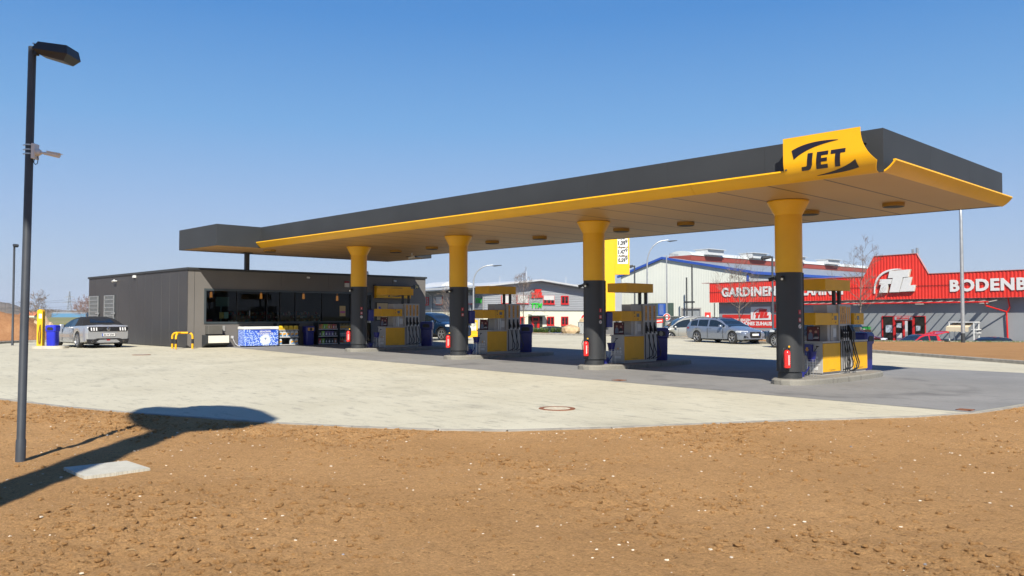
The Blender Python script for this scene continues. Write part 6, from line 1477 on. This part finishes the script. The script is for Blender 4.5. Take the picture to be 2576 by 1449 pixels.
t=thing('twin_flues','two thin dark flue pipes standing before the white hall','flue pipes',tuple(M2@Vector((15.4,-3.0,0))),hy)
mb=MB(); mb.cyl((-.1,0,0),(-.1,0,8.2),.11); mb.build('flue_pipe',ANTH,t); mb=MB(); mb.cyl((.85,0,0),(.85,0,9.9),.11); mb.build('flue_pipe',ANTH,t); mb=MB(); mb.box(-.5,1.2,-.14,.14,4.55,4.78); mb.build('cross_bracket',ANTH,t)
# lean-to left of the hall and low grey hall between
t=thing('low_hall','low grey hall between the office building and the white hall','hall',tuple(at(1506,760,122)[:2])+(LOT,),HEAD+R(-3))
mb=MB(); mb.box(-6,3.4,0,.2,3.0,7.3); mb.box(-6,3.4,.2,14,7.2,7.3); mb.build('cladding',mat('low_hall_grey',(.36,.38,.40),.6,var=.06,scale=.4),t)
mb=MB(); mb.box(-6,3.4,.25,.4,0,3.0); mb.build('recess_wall',mat('recess_grey',(.2,.21,.22),.7),t)
mb=MB(); mb.box(-6,3.5,-.9,.0,3.02,3.2); mb.build('eaves_board',GREYCAB,t)
for x in (-4.6,-2.2,.2,2.6): mb=MB(); mb.cyl((x,-.6,0),(x,-.6,3.0),.09); mb.tube([(x-.7,-.6,3.0),(x,-.6,2.3),(x+.7,-.6,3.0)],.05,6); mb.build('post',ANTH,t)
# white box hall wall at ground (loading wall)
t=thing('loading_wall','low white wall with canopy before the white hall','wall',tuple(at(1606,800,100)[:2])+(LOT,),hy)
mb=MB(); mb.box(-2.5,8.5,0,.3,0,2.55); mb.build('wall_panel',mat('offwhite_wall',(.6,.6,.56),.7,var=.05),t); mb=MB(); mb.box(-2.6,8.6,-.4,.4,2.552,2.66); mb.build('wall_cap',GREYCAB,t)
# dark gate frame
t=thing('gate_frame','dark metal goal-shaped gate frame beside the people carrier','gate frame',tuple(at(1690,800,63)[:2])+(-.3,),HEAD)
mb=MB(); mb.box(-1.55,-1.15,-.08,.08,0,1.95); mb.box(-.65,-.48,-.08,.08,0,1.9); mb.box(2.2,2.36,-.08,.08,0,1.5); mb.box(-.66,2.36,-.081,.081,1.80,1.88); mb.build('frame',mat('green_black',(.03,.045,.04),.5),t)

# office building, grey above cream
O3=(-63.92,46.81,LOT); oy=R(79.71)
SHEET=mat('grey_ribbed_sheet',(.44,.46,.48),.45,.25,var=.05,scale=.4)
of=thing('office_building','two storey office building, grey ribbed above and cream below with red windows','office building',O3,oy)
FW=15.5; SD=22.0
def otop(x): return 6.15+(7.0-6.15)*x/7.83 if x<7.83 else 7.0+(6.15-7.0)*(x-7.83)/(FW-7.83)
mb=MB(); mb.hcorr(0,FW,3.36,otop,0,.22,.03); mb.add([(0,.02,3.36),(FW,.02,3.36),(FW,.02,6.15),(7.83,.02,6.98),(0,.02,6.15)],[(0,1,2,3,4)])
mb.build('upper_cladding',SHEET,of)
mb=MB()
for k in range(1): 
    zs_=[]; k2=round((5.95-3.36)/.22)
    for q in range(k2): zs_+=[(3.36+.22*(q+u),h) for u,h in ((0,0),(.4,0),(.5,1),(.9,1))]
    vs=[]
    for z,h in zs_: vs+=[(-h*.03,0,z),(-h*.03,SD,z)]
    mb.add(vs,[(2*q,2*q+2,2*q+3,2*q+1) for q in range(len(zs_)-1)])
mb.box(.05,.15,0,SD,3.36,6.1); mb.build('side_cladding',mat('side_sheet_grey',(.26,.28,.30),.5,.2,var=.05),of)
mb=MB(); mb.box(0,FW,.02,.3,0,3.34); mb.box(.02,.3,.3,SD,0,3.34); mb.build('ground_floor_wall',CREAM,of)
mb=MB(); mb.box(FW-.1,FW,.1,SD,3.34,6.1); mb.build('rear_side',GREYPL,of)
RW_=mat('roof_white_sheet',(.66,.68,.69),.4,.2,var=.04)
mb=MB()
for (a,b) in ((-1.5,7.83),(7.83,FW+.9)):
    za,zb=otop(a),otop(b); y0,y1=-1.1,SD
    mb.add([(a,y0,za+.05),(b,y0,zb+.05),(b,y1,zb+.05),(a,y1,za+.05),(a,y0,za+.25),(b,y0,zb+.25),(b,y1,zb+.25),(a,y1,za+.25)],[(0,3,2,1),(4,5,6,7),(0,1,5,4),(1,2,6,5),(2,3,7,6),(3,0,4,7)])
mb.build('roof',RW_,of)
mb=MB(); mb.box(-1.45,-.9,0,SD,5.85,6.0); mb.build('eaves_soffit',mat('soffit_dark',(.12,.13,.14),.6),of)
mb=MB(); mb.box(-.05,FW+.02,-.035,.0,3.30,3.40); mb.box(-.055,0,0,SD,3.28,3.38); mb.build('storey_trim',mat('dark_trim',(.12,.125,.13),.5),of)
mb=MB(); vs=[]; 
for k in range(9):
    a=math.pi*k/8; vs+=[(1.8-2.6*math.cos(a),9,6.5+.75*math.sin(a)),(1.8-2.6*math.cos(a),14,6.5+.75*math.sin(a))]
mb.add(vs,[(2*k,2*k+2,2*k+3,2*k+1) for k in range(8)]+[tuple(range(0,18,2))]); mb.build('roof_dome',RW_,of,smooth=50)
for a,b,c,d,n_,bl in ((2.54,3.75,4.14,5.15,1,.9),(4.79,6.53,4.19,5.22,1,.93),(8.77,10.55,4.17,5.25,3,.52),(11.6,12.79,4.18,5.27,2,0),(4.76,5.91,1.50,2.61,2,0),(9.37,10.49,1.49,2.61,2,0),(11.61,12.74,1.48,2.61,2,0)):
    frame_window(of,a,b,c,d,-.03,REDF,n_,.12,bl)
for a,b,bl in ((2.06,3.38,.9),(9.99,11.69,.9),(13.81,14.9,.0),(17.2,18.5,.9)): frame_window(of,a,b,4.13,5.2,-.03,REDF,2 if not bl else 1,.12,bl,axis='x')
mb=MB(); mb.box(6.53,8.69,-.05,.015,0,2.64); ed=mb.build('entrance_glass',GLZ,of)
mb=MB(); mb.box(7.04,7.20,-.12,-.051,0,2.60); mb.box(8.0,8.16,-.12,-.051,0,2.60); mb.box(7.20,8.0,-.12,-.051,2.44,2.60); mb.box(7.2,8.0,-.11,-.051,1.98,2.08); mb.box(7.2,7.36,-.1,-.051,0,1.98); mb.box(7.84,8.0,-.1,-.051,0,1.98); mb.build('entrance_door',REDF,ed)
mb=MB(); mb.add([(6.5,-.05,2.95),(9.0,-.05,2.95),(9.0,-1.1,2.75),(6.5,-1.1,2.75)],[(0,1,2,3)]); [mb.box(x-.02,x+.02,-1.1,-.03,2.72,2.78) for x in (6.6,7.7,8.9)]; mb.build('entrance_awning',mat('pale_green_glass',(.5,.6,.55),.2),of)
mb=MB(); mb.box(-.04,-.01,.89,2.05,0,2.59); mb.build('side_door',mat('pale_door',(.6,.62,.62),.5),of)
for y in (2.9,12.9): mb=MB(); mb.tube([(-1.1,y,5.9),(-.1,y,5.3),(-.1,y,0)],.06,6); mb.build('downpipe',STEEL,of)
mb=MB(); mb.box(-.09,-.035,-.04,0,0,6.1); mb.build('corner_pipe',GREYCAB,of)
for x,z in ((3.0,7.6),(7.0,8.3),(13.2,7.8)): mb=MB(); mb.cyl((x,1.0,6.2),(x,1.0,z),.02,n=6); mb.build('lightning_rod',WHITE,of)
s1=thing('logo_sign','red three letter logo sign on the grey office wall','sign',O3,oy); logo(s1,6.6,4.86,2.1,1.25,-.10,REDS,.08,marc=GREYCAB)
def ttm(x0,y,z0,w,h,lab,side=False):
    s=thing('lettering_sign',lab,'sign',O3,oy)
    mb=text_mb('TTM',1.0,.06,.035,.18,1.0,'LEFT',.98); xs_=[v[0] for v in mb.v]; zs_=[v[2] for v in mb.v]; k=w/(max(xs_)-min(xs_)); kz=h/(max(zs_)-min(zs_))
    if side: mb.v=[(-.1+v[1]*.5,x0+w-(v[0]-min(xs_))*k,z0+(v[2]-min(zs_))*kz) for v in mb.v]
    else: mb.v=[(x0+(v[0]-min(xs_))*k,y+v[1]*.5,z0+(v[2]-min(zs_))*kz) for v in mb.v]
    mb.build('lettering',GREEN,s)
    mb=MB(); pts=[]
    for q in range(13):
        a=R(20+140*q/12); u=x0+w*.42-w*.42*math.cos(a) if not side else x0+w*.55+w*.4*math.cos(a); z=z0+h*.55+h*1.0*math.sin(a)
        pts.append((u,y-.03,z) if not side else (-.1,u,z))
    mb.tube(pts,.022,5); mb.build('logo_arc',GREYCAB,s)
ttm(6.92,-.10,3.67,1.68,.62,'green TTM sign below the red logo on the office front')
ttm(.25,0,4.22,1.45,.62,'smaller green TTM sign on the shaded side of the office',side=True)

# price sign
pb=at(1545,843,60); t=thing('price_sign','tall yellow fuel price sign rising behind the second column','price sign',(pb.x,pb.y,0.1),HEAD)
SYEL=mat('price_yellow',(.86,.50,.012),.35,var=.02)
x0=at(1524,800,60); ox=(x0-pb).dot(Vector((CH,SH,0))); x1=(at(1546.5,800,60)-pb).dot(Vector((CH,SH,0))); x2=(at(1583,800,60)-pb).dot(Vector((CH,SH,0)))
zb=at(1540,691,60).z-.1; zt=10.6; zy=at(1500,792,60).z-.1+.02
mb=MB(); mb.box(ox-.1,x1,-.25,.25,zy,zt); mb.build('mast',SYEL,t)
mb=MB(); mb.box(ox-.08,x1-.02,-.23,.23,-.4,zy); mb.build('mast_base',mat('mast_grey',(.12,.125,.13),.5),t)
mb=MB(); mb.box(x1+.004,x2,-.27,.27,zb,zt); bx=mb.build('price_box',SYEL,t)
def zrow(py): return at(1540,py,60).z-.1
X0=(at(1553,800,60)-pb).dot(Vector((CH,SH,0))); X1=(at(1579,800,60)-pb).dot(Vector((CH,SH,0)))
rows=[('Super','1.39','9',602,636),('Super +','1.47','9',636,669),('AdBlue','0.59','9',669,702),('Diesel','1.24','9',568,602),('Super E10','1.37','9',534,568)]
r5y=lambda y:(900+y*.414)/1.5652
SEG=[(r5y(95),r5y(122),r5y(180)),(r5y(182),r5y(206),r5y(262)),(r5y(264),r5y(288),r5y(340))]
DG=mat('digit_dark',(.03,.035,.05),.4)
PN=[('Super','1.39'),('Super +','1.47'),('AdBlue','0.59')]
hrow=zrow(SEG[0][1])-zrow(SEG[0][2])
for k,((a,b,c),(nm,pr)) in enumerate(zip(SEG,PN)):
    mb=MB(); mb.box(X0,X1,-.285,-.271,zrow(c)+.02,zrow(a)-.02); pn=mb.build('price_panel',WHITE,bx)
    text('fuel_name',nm,.22,DG,pn,(X0+.05,-.29,zrow(b)+.12),'-y',ext=.003,align='LEFT',shear=.2,bold=.006)
    mb=text_mb(pr,1.0,.003,.05); xs_=[v[0] for v in mb.v]; zs_=[v[2] for v in mb.v]; w=(X1-X0)*.70; h=(zrow(b)-zrow(c))*.78
    mb.v=[(X0+.04+(v[0]-min(xs_))/(max(xs_)-min(xs_))*w,v[1]-.292,zrow(c)+.12+(v[2]-min(zs_))/(max(zs_)-min(zs_))*h) for v in mb.v]; mb.build('price_digits',DG,pn)
    mb=text_mb('9',.36,.003,.01); mb.v=[(v[0]+X1-.2,v[1]-.292,v[2]+zrow(c)+.12+h*.5) for v in mb.v]; mb.build('price_digits',DG,pn)

# ------------------------------------------------------------ small things beyond the kerb
def rock(label,loc,s,m,seed,name='boulder'):
    r=random.Random(seed); bm=bmesh.new(); bmesh.ops.create_icosphere(bm,subdivisions=2,radius=1)
    for v in bm.verts: v.co=Vector((v.co.x*s[0],v.co.y*s[1],v.co.z*s[2]))*(1+.22*(r.random()-.5))
    me=bpy.data.meshes.new(name); bm.to_mesh(me); bm.free(); me.materials.append(m); o=bpy.data.objects.new(name,me); COL.objects.link(o); o.location=loc; return tag(o,label,name,kind='thing')
BOU=mat('sandstone',(.52,.38,.22),.85,var=.3,scale=3,bump=.5)
p=at(1436,840,66); rock('large pale tan boulder left of the grey cabinet',(p.x,p.y,.42),(.85,.6,.55),BOU,3)
p=at(1327,841,67); rock('smaller tan boulder at the left end of the planted strip',(p.x,p.y,.35),(.5,.4,.35),BOU,4)
p=at(1468,834,71); rock('square tan block behind the large boulder',(p.x,p.y,.7),(.55,.4,.75),BOU,8)
for k in range(9):
    q=at(1338+k*14,841,68+random.uniform(-.6,.8)); 
p=at(1463,846,66.5); t=thing('utility_cabinet','pale grey utility cabinet with two doors left of the second column','utility cabinet',(p.x+.3,p.y+.35,.25),HEAD)
CAB=mat('cabinet_pale',(.36,.38,.38),.6,var=.04)
mb=MB(); mb.bbox(-.72,.72,-.25,.25,0,.86,.02); mb.build('cabinet_body',CAB,t); mb=MB(); mb.box(-.76,.76,-.29,.29,.862,.90); mb.build('cabinet_lid',CAB,t); mb=MB(); mb.box(-.23,-.22,-.256,-.251,.04,.84); mb.box(-.48,-.46,-.26,-.251,.6,.72); mb.box(.22,.24,-.26,-.251,.35,.5); mb.build('door_gap',UND,t)
def roundsign(label,px,py,d,r,h,txt=True):
    p=at(px,py,d); t=thing('round_sign',label,'sign',(p.x,p.y,p.z-h),HEAD)
    mb=MB(); mb.cyl((0,.02,0),(0,.02,h),.035,n=8); mb.build('sign_pole',STEEL,t)
    mb=MB(); mb.cyl((0,-.012,h),(0,.012,h),r,n=28); mb.build('sign_disc',WHITE,t); mb=MB(); mb.cyl((0,-.016,h),(0,-.0125,h),r*.88,n=28); mb.build('sign_face',REDS,t)
    for z,w in ((.45,.5),(.15,.9),(-.15,.6),(-.45,.5)): mb=MB(); mb.box(-w*r*.5,w*r*.5,-.019,-.0165,h+z*r-.04,h+z*r+.04); mb.build('sign_text',WHITE,t)
roundsign('round red and white sign on the pole before the green panel',1677.5,(1180+450*.1518)/1.5652,64,.28,2.3)
roundsign('round red sign at the right corner of the office building',(1700+1943*.3106)/1.5652,(1000+815*.3106)/1.5652,80,.42,2.5)
p=at((2540+383*.1518)/1.5652,(1180+555*.1518)/1.5652,64); t=thing('red_board','small tilted red board on a thin pole right of the third bin','sign',(p.x,p.y,p.z-1.5),HEAD)
mb=MB(); mb.cyl((.05,.02,0),(0,.02,1.5),.025,n=8); mb.build('sign_pole',WHITE,t); mb=MB(); mb.box(-.42,.42,-.015,.015,1.35,1.66,M=Matrix.Rotation(R(-5),4,'Y')); mb.build('board',REDS,t); mb=MB(); mb.box(-.3,.3,-.02,-.0155,1.47,1.55,M=Matrix.Rotation(R(-5),4,'Y')); mb.build('board_print',WHITE,t)
p=at(2700/1.5652+((1625)*.1518-160)/1.5652,(1180+435*.1518)/1.5652,80)
p=at((2540+1625*.1518)/1.5652,(1180+435*.1518)/1.5652,85); t=thing('red_notice','small red and white notice on the white hall above the estate car','sign',(p.x,p.y,p.z),HEAD)
mb=MB(); mb.box(-.3,.3,-.02,.02,-.42,.42); mb.build('board',REDS,t); mb=MB(); mb.cyl((0,.0,-2.6),(0,0,-.42),.03,n=8); mb.build('sign_pole',STEEL,t); mb=MB(); mb.box(-.2,.2,-.025,-.0205,-.36,-.28); mb.cyl((0,-.0205,.02),(0,-.026,.02),.13,n=14); mb.build('board_print',WHITE,t)
# ice cream board
p=at((1700+522*.3106)/1.5652,(1000+1008*.3106)/1.5652,55); t=thing('pavement_board','yellow and white advert board on a base behind the third pump','advert board',(p.x,p.y,GZ),HEAD)
mb=MB(); mb.bbox(-.34,.34,-.2,.2,0,.22,.03); mb.build('board_base',YELS,t); mb=MB(); mb.bbox(-.32,.32,-.03,.03,.22,1.15,.02); mb.cyl((0,-.03,1.15),(0,.03,1.15),.16,n=18); mb.build('board',YELS,t)
mb=MB(); mb.box(-.22,.22,-.036,-.031,.45,1.0); mb.build('picture',mat('board_picture',(.6,.62,.5),.5,var=.6,scale=9),t)
# evergreen tufts on planted strip
GR=mat('tuft_green',(.09,.15,.025),.8,var=.35,scale=6)
def tuft(p,s,seed,label):
    r=random.Random(seed); mb=MB()
    for k in range(120):
        a=r.uniform(0,6.28); e=r.uniform(.25,1.35); L=s*r.uniform(.5,1); b=Vector((r.uniform(-.25,.25)*s,r.uniform(-.25,.25)*s,0)); d=Vector((math.cos(a)*math.cos(e),math.sin(a)*math.cos(e),math.sin(e)))
        sd_=d.cross(Vector((0,0,1))).normalized()*.03*s; mid=b+d*L*.6; tip=b+d*L; tip.z-=.12*s*math.cos(e)
        mb.add([b-sd_,b+sd_,mid+sd_,mid-sd_,tip],[(0,1,2,3),(3,2,4)])
    o=mb.build('grass_tuft',GR); o.location=p; return tag(o,label,'grass tuft','spiky green tufts on the planted strip','thing')
for k,px in enumerate((1332,1346,1361,1374,1390,1404,1418,1452)):
    p=at(px,842,68+(k%3)*.5); tuft((p.x,p.y,.26),.62,k,'spiky green tuft on the planted strip before the parked cars')
p=at(2430,862,51.3)
def ggrass(name,area_pts,n,h,label,seed=1):
    r=random.Random(seed); mb=MB()
    for k in range(n):
        q=r.random()*(len(area_pts)-1); i=int(q); a,b=Vector(area_pts[i]),Vector(area_pts[i+1]); p=a.lerp(b,q-i)+Vector((r.uniform(-.2,.2),r.uniform(-.4,.5),0)); hh=h*r.uniform(.4,1); w=.02
        an=r.uniform(0,3.14); c,s_=math.cos(an)*w,math.sin(an)*w
        mb.add([(p.x-c,p.y-s_,p.z-.02),(p.x+c,p.y+s_,p.z-.02),(p.x+r.uniform(-.08,.08),p.y,p.z+hh)],[(0,1,2)])
    return tag(mb.build(name,GR),label,'grass',kind='stuff')
ggrass('grass_fringe',[(x,y,z) for x,y,z in bk[2:8]],1800,.12,'thin fringe of grass along the far edge of the brown verge')
mb=MB(); 
for a,b in zip(bk[:-1],bk[1:]):
    a,b=Vector(a),Vector(b); d=(b-a).normalized(); nn=Vector((-d.y,d.x,0))*.12; mb.add([tuple(v) for v in (a,b,b+nn,a+nn)]+[tuple(v+Vector((0,0,.05))) for v in (a,b,b+nn,a+nn)],[(4,5,6,7),(0,1,5,4),(2,3,7,6)])
struct(mb.build('kerb',KERB))

# ------------------------------------------------------------ bare trees
def bare_tree(label,loc,h,spread,seed,tw=.011,depth=5,name='bare_tree',m=TWIG,thick=.02,group='bare trees',ntop=9,lo=.3):
    r=random.Random(seed); t=thing(name,label,'tree',loc,0,group); tr=MB(); br=MB()
    pts=[Vector((0,0,-.3))]; p=Vector((0,0,0)); lean=Vector((r.uniform(-.04,.04),r.uniform(-.04,.04),1))
    for k in range(9): pts.append(Vector((lean.x*h*k/8+r.uniform(-.01,.01)*h,lean.y*h*k/8+r.uniform(-.01,.01)*h,h*k/8)))
    R0=h*thick; tr.tube(pts,[R0*(1-.88*k/9) for k in range(10)],7); tr.build('trunk',BARK,t)
    def grow(b,d,L,rad,dep):
        q=[b]; c=b.copy(); dd=d.copy()
        for k in range(4):
            dd=(dd+Vector((r.uniform(-.18,.18),r.uniform(-.18,.18),r.uniform(-.05,.16)))).normalized(); c=c+dd*L/4; q.append(c.copy())
        br.tube(q,[max(rad*(1-.7*k/4),tw) for k in range(5)],4 if dep>1 else 3)
        if dep>0:
            for k in range(r.choice((2,3,3,4))):
                u=r.uniform(.25,1.0); i=min(3,int(u*4)); bp=q[i].lerp(q[i+1],u*4-i); a=r.uniform(0,6.28); side=dd.orthogonal().normalized(); side.rotate(Matrix.Rotation(a,3,dd))
                grow(bp,(dd*.75+side*.7+Vector((0,0,.1))).normalized(),L*r.uniform(.5,.72),rad*.5,dep-1)
    nb=ntop+10
    for k in range(nb):
        u=lo+(1-lo-.03)*k/nb; i=min(8,int(u*8)+1); b=pts[i].lerp(pts[min(i+1,9)],u*8-int(u*8)); a=k*2.4+r.uniform(-.4,.4); el=r.uniform(.25,.75)+u*.4
        d=Vector((math.cos(a)*math.cos(el),math.sin(a)*math.cos(el),math.sin(el))); grow(b,d,spread*(1.1-.75*u)*r.uniform(.75,1.1),R0*.38*(1.15-u),depth-2)
    br.build('crown',m,t); return t
def tree_at(label,px,ptop,pbot,d,spread,seed,**k):
    k.setdefault('tw',d*.00010)
    b=at(px,pbot,d); h=at(px,ptop,d).z-b.z; return bare_tree(label,tuple(b),h,spread,seed,**k)
tree_at('thin bare tree before the red GARDINEN band',1862,670,858,66,2.6,1,thick=.014)
tree_at('tall thin bare tree beside the red gable behind the nearest pump',2161,622,860,62,2.2,2,thick=.012)
tree_at('small bare tree with wide crown before the office front',1318,697,845,80,2.0,3,thick=.012)
tree_at('small bare tree before the shaded side of the office, dark car in front',1130,742,845,80,2.0,4,thick=.013,depth=4)
tree_at('large bare tree left of the shop beyond the rubble',95,746,822,150,2.7,5,depth=5,thick=.016,lo=.2)
tree_at('reddish bare shrub tree touching the left end of the shop',216,758,812,120,2.1,6,depth=5,thick=.012,lo=.08,m=mat('red_twigs',(.24,.15,.12),.9))
tree_at('second reddish bare shrub half hidden behind the shop wall',228,762,812,116,1.8,7,depth=5,thick=.012,lo=.08,m=MATS['red_twigs'])
tree_at('low bare shrub between the lamp post and the large tree',62,765,822,155,2.5,8,depth=4,thick=.012,lo=.1)

# ------------------------------------------------------------ far left landscape
def mound(name,cx,cy,rx,ry,h,m,seed,z=-.45,rot=0.0,n=46,rough=.22,label=None):
    X_,Y_=np.meshgrid(np.linspace(-1,1,n),np.linspace(-1,1,n),indexing='ij'); rr=np.hypot(X_,Y_)
    N1=vnoise((X_+3)*rx,(Y_+3)*ry,rx*.45,seed)+.5*vnoise((X_+3)*rx,(Y_+3)*ry,rx*.18,seed+1)+.25*vnoise((X_+3)*rx,(Y_+3)*ry,rx*.07,seed+2)
    Z=h*np.clip(np.cos(np.clip(rr,0,1)*math.pi/2),0,1)**.8*(1+rough*2*N1)-.3*(rr>=1)
    c,s_=math.cos(rot),math.sin(rot); V=[(cx+x*rx*c-y*ry*s_,cy+x*rx*s_+y*ry*c,z+zz) for x,y,zz in zip(X_.ravel(),Y_.ravel(),Z.ravel())]
    F_=[(i*n+j,(i+1)*n+j,(i+1)*n+j+1,i*n+j+1) for i in range(n-1) for j in range(n-1)]
    mb=MB(); mb.add(V,F_); o=mb.build(name,m,smooth=50); return struct(o) if not label else tag(o,label,'soil heap',kind='thing')
def mound_at(px,d,w,h,m,seed,z=-.45,depth=None,rough=.22,label=None):
    p=at(px,800,d); return mound('soil_heap',p.x,p.y,w/2,(depth or w)/2,h,m,seed,z,HEAD,rough=rough,label=label)
mound_at(-14,62,11,2.3,DIRT2,21,label='high heap of red brown soil at the left edge')
mound_at(8,52,14,.55,DIRT2,25,depth=5,label='low front bank of red soil behind the far lamp post')
mound_at(75,56,8,.45,DIRT2,22,depth=5,label='low heap of brown soil behind the yellow air tower')
mound_at(78,62,5,1.15,SAND,23,depth=4,rough=.4,label='pale rubble heap behind the lamp post')
mound_at(128,63,5,1.5,SAND,24,depth=4,rough=.4,label='pale rubble heap right of the yellow air tower')
mound_at(168,66,8,1.2,SAND,26,depth=4,rough=.45,label='low pale rubble heap above the silver convertible')
mound_at(150,60,12,.3,DIRT2,27,depth=4,rough=.3,label='flat brown bank behind the silver convertible')
# fields and hills
p0=at(-300,815,170); p1=at(700,815,170); q0=at(-900,792,900); q1=at(1500,792,900)
mb=MB(); mb.add([(p0.x,p0.y,-1.2),(p1.x,p1.y,-1.2),(q1.x,q1.y,2.6),(q0.x,q0.y,2.6)],[(0,1,2,3)]); struct(mb.build('field',FIELD))
mb=MB(); a=at(-200,810,190); b=at(700,810,190); mb.add([(a.x,a.y,-1.55),(b.x,b.y,-1.55),(b.x,b.y,.0),(a.x,a.y,.0)],[(0,1,2,3)]); a2=at(-200,810,240); b2=at(700,810,240); mb.add([(a.x,a.y,.0),(b.x,b.y,.0),(b2.x,b2.y,1.3),(a2.x,a2.y,1.3)],[(0,1,2,3)])
struct(mb.build('embankment',FIELD))
def ridge(name,d,pts,m,seed,th=300,base=-2,jag=.12,sub=8):
    mb=MB(); P_=[]
    for (x0,y0),(x1,y1) in zip(pts[:-1],pts[1:]):
        for k in range(sub): u=k/sub; P_.append((x0+(x1-x0)*u,y0+(y1-y0)*u))
    P_.append(pts[-1]); r=random.Random(seed); vs=[]; n=len(P_)
    for x,y in P_:
        p=at(x,y,d); q=at(x,y,d+th); z=p.z+(r.random()-.5)*jag*max(p.z,4)
        vs+=[(p.x,p.y,base),(p.x+(q.x-p.x)*.3,p.y+(q.y-p.y)*.3,z*.75),(p.x+(q.x-p.x)*.6,p.y+(q.y-p.y)*.6,z*1.1),(q.x,q.y,base)]
    mb.add(vs,[(4*k+j,4*k+4+j,4*k+5+j,4*k+1+j) for k in range(n-1) for j in range(3)]); return struct(mb.build(name,m))
ridge('wooded_hill',900,[(-400,735),(-150,742),(0,757),(25,760),(45,768),(70,780),(110,790),(140,794)],FOREST,3,jag=.05)
ridge('far_hills',3200,[(-500,772),(0,776),(60,780),(110,776),(160,780),(210,782),(300,778),(700,780),(1100,779),(1300,781),(1600,778),(2000,781),(2400,780),(3000,776)],FOREST,5,th=600,jag=.06)
ridge('tree_line',420,[(60,786),(120,780),(150,784),(240,781),(420,784)],FOREST,9,th=60,jag=.25,sub=14)
t=thing('warehouse','long low blue warehouse on the far field','warehouse',tuple(at(172,800,330)[:2])+(-1,),HEAD+R(4))
z0_=at(172,797,330).z+1; z1_=at(172,788.5,330).z+1
mb=MB(); mb.box(-6.5,6.9,0,20,z0_-1.5,z1_); mb.build('blue_cladding',mat('warehouse_blue',(.10,.25,.42),.5,var=.08),t); mb=MB(); mb.box(-6.3,6.8,.5,20,z1_,z1_+.6); mb.build('roof',mat('warehouse_roof',(.25,.28,.32),.6),t); mb=MB(); mb.box(-6.5,6.9,.1,20,-3,z0_-1.5); mb.build('plinth',FIELD,t)
t=thing('farm_house','small house with orange tiled roof at the far left','house',tuple(at(66,795,420)[:2])+(0,),HEAD)
z=at(66,794,420).z; mb=MB(); mb.box(-4,4,0,6,-2,z); mb.build('wall',CREAM,t); mb=MB(); mb.prism([(0,z),(6,z),(3,z+2)],-4.3,4.3,'x'); mb.build('roof',mat('orange_tiles',(.55,.16,.06),.8,var=.2),t)
# pylons and wires
def pylon(label,px,pt,pb_,d):
    b=at(px,pb_,d); h=at(px,pt,d).z-b.z; t=thing('power_pylon',label,'pylon',(b.x,b.y,b.z-2),HEAD+R(10)); h+=2
    PY=mat('pylon_steel',(.30,.32,.35),.6); mb=MB(); n=9
    W_=lambda u: h*.085*(1-u)**1.3+h*.012
    for sx in (-1,1):
        for sy in (-1,1): mb.tube([(sx*W_(u),sy*W_(u),h*u) for u in [k/n for k in range(n+1)]],.14,4)
    for k in range(n):
        u,v=k/n,(k+1)/n
        for s in (-1,1):
            mb.tube([(-W_(u),s*W_(u),h*u),(W_(v),s*W_(v),h*v)],.08,3); mb.tube([(W_(u),s*W_(u),h*u),(-W_(v),s*W_(v),h*v)],.08,3)
            mb.tube([(s*W_(u),-W_(u),h*u),(s*W_(v),W_(v),h*v)],.08,3)
    mb.build('lattice_tower',PY,t)
    for u,w in ((.60,.22),(.79,.16)):
        mb=MB(); mb.tube([(-h*w,0,h*u),(0,0,h*(u+.035)),(h*w,0,h*u)],.16,4); mb.tube([(-h*w,0,h*u),(h*w,0,h*u)],.16,4)
        for k in (-1,-.55,.55,1): mb.tube([(h*w*k,0,h*u),(h*w*k,0,h*u-h*.035)],.1,4)
        mb.build('cross_arm',PY,t)
    return b,h
b1,h1=pylon('lattice power pylon on the horizon above the silver car',174,733,795,640)
t=thing('power_lines','thin power lines crossing the sky at the far left','power line',(0,0,0))
WR=mat('wire',(.12,.13,.15),.5)
for py0,py1 in ((757,759),(757,754),(768,771),(780,776)):
    p=at(-150,py0,560); q=at(174,py1,640); mb=MB(); mb.tube([p.lerp(q,k/12)-Vector((0,0,6*math.sin(math.pi*k/12)*.3)) for k in range(13)],.07,3); mb.build('wire',WR,t)
for py0,py1 in ((757,762),(775,778)):
    p=at(174,py0,640); q=at(480,py1,760); mb=MB(); mb.tube([p.lerp(q,k/12)-Vector((0,0,6*math.sin(math.pi*k/12)*.3)) for k in range(13)],.07,3); mb.build('wire',WR,t)
t=thing('marker_posts','two short white road posts on the far field','road posts',tuple(at(197,850,100)[:2])+(-1.2,),HEAD)
for px,d in ((194,120),(207,120)):
    p=at(px,828,d); mb=MB(); mb.cyl((0,0,0),(0,0,1.6),.09,n=8); o=mb.build('road_post',WHITE); o.location=(p.x,p.y,p.z); tag(o,'short white road post on the field, %s of the pair'%('left' if px==194 else 'right'),'road post','white road posts','thing')
bpy.data.objects.remove(t)

# ------------------------------------------------------------ air
hz=MB(); hz.box(-5200,5200,-1500,5600,-3.0,140)
hm=bpy.data.materials.new('haze'); hm.use_nodes=True; n=hm.node_tree; n.nodes.remove(n.nodes['Principled BSDF'])
pv=n.nodes.new('ShaderNodeVolumePrincipled'); pv.inputs['Color'].default_value=(.80,.88,1.0,1); pv.inputs['Density'].default_value=0.00008; pv.inputs['Anisotropy'].default_value=0.1
n.links.new(pv.outputs[0],n.nodes['Material Output'].inputs['Volume'])
tag(hz.build('haze',hm),'thin pale blue haze in the air over the far fields','haze',kind='stuff')
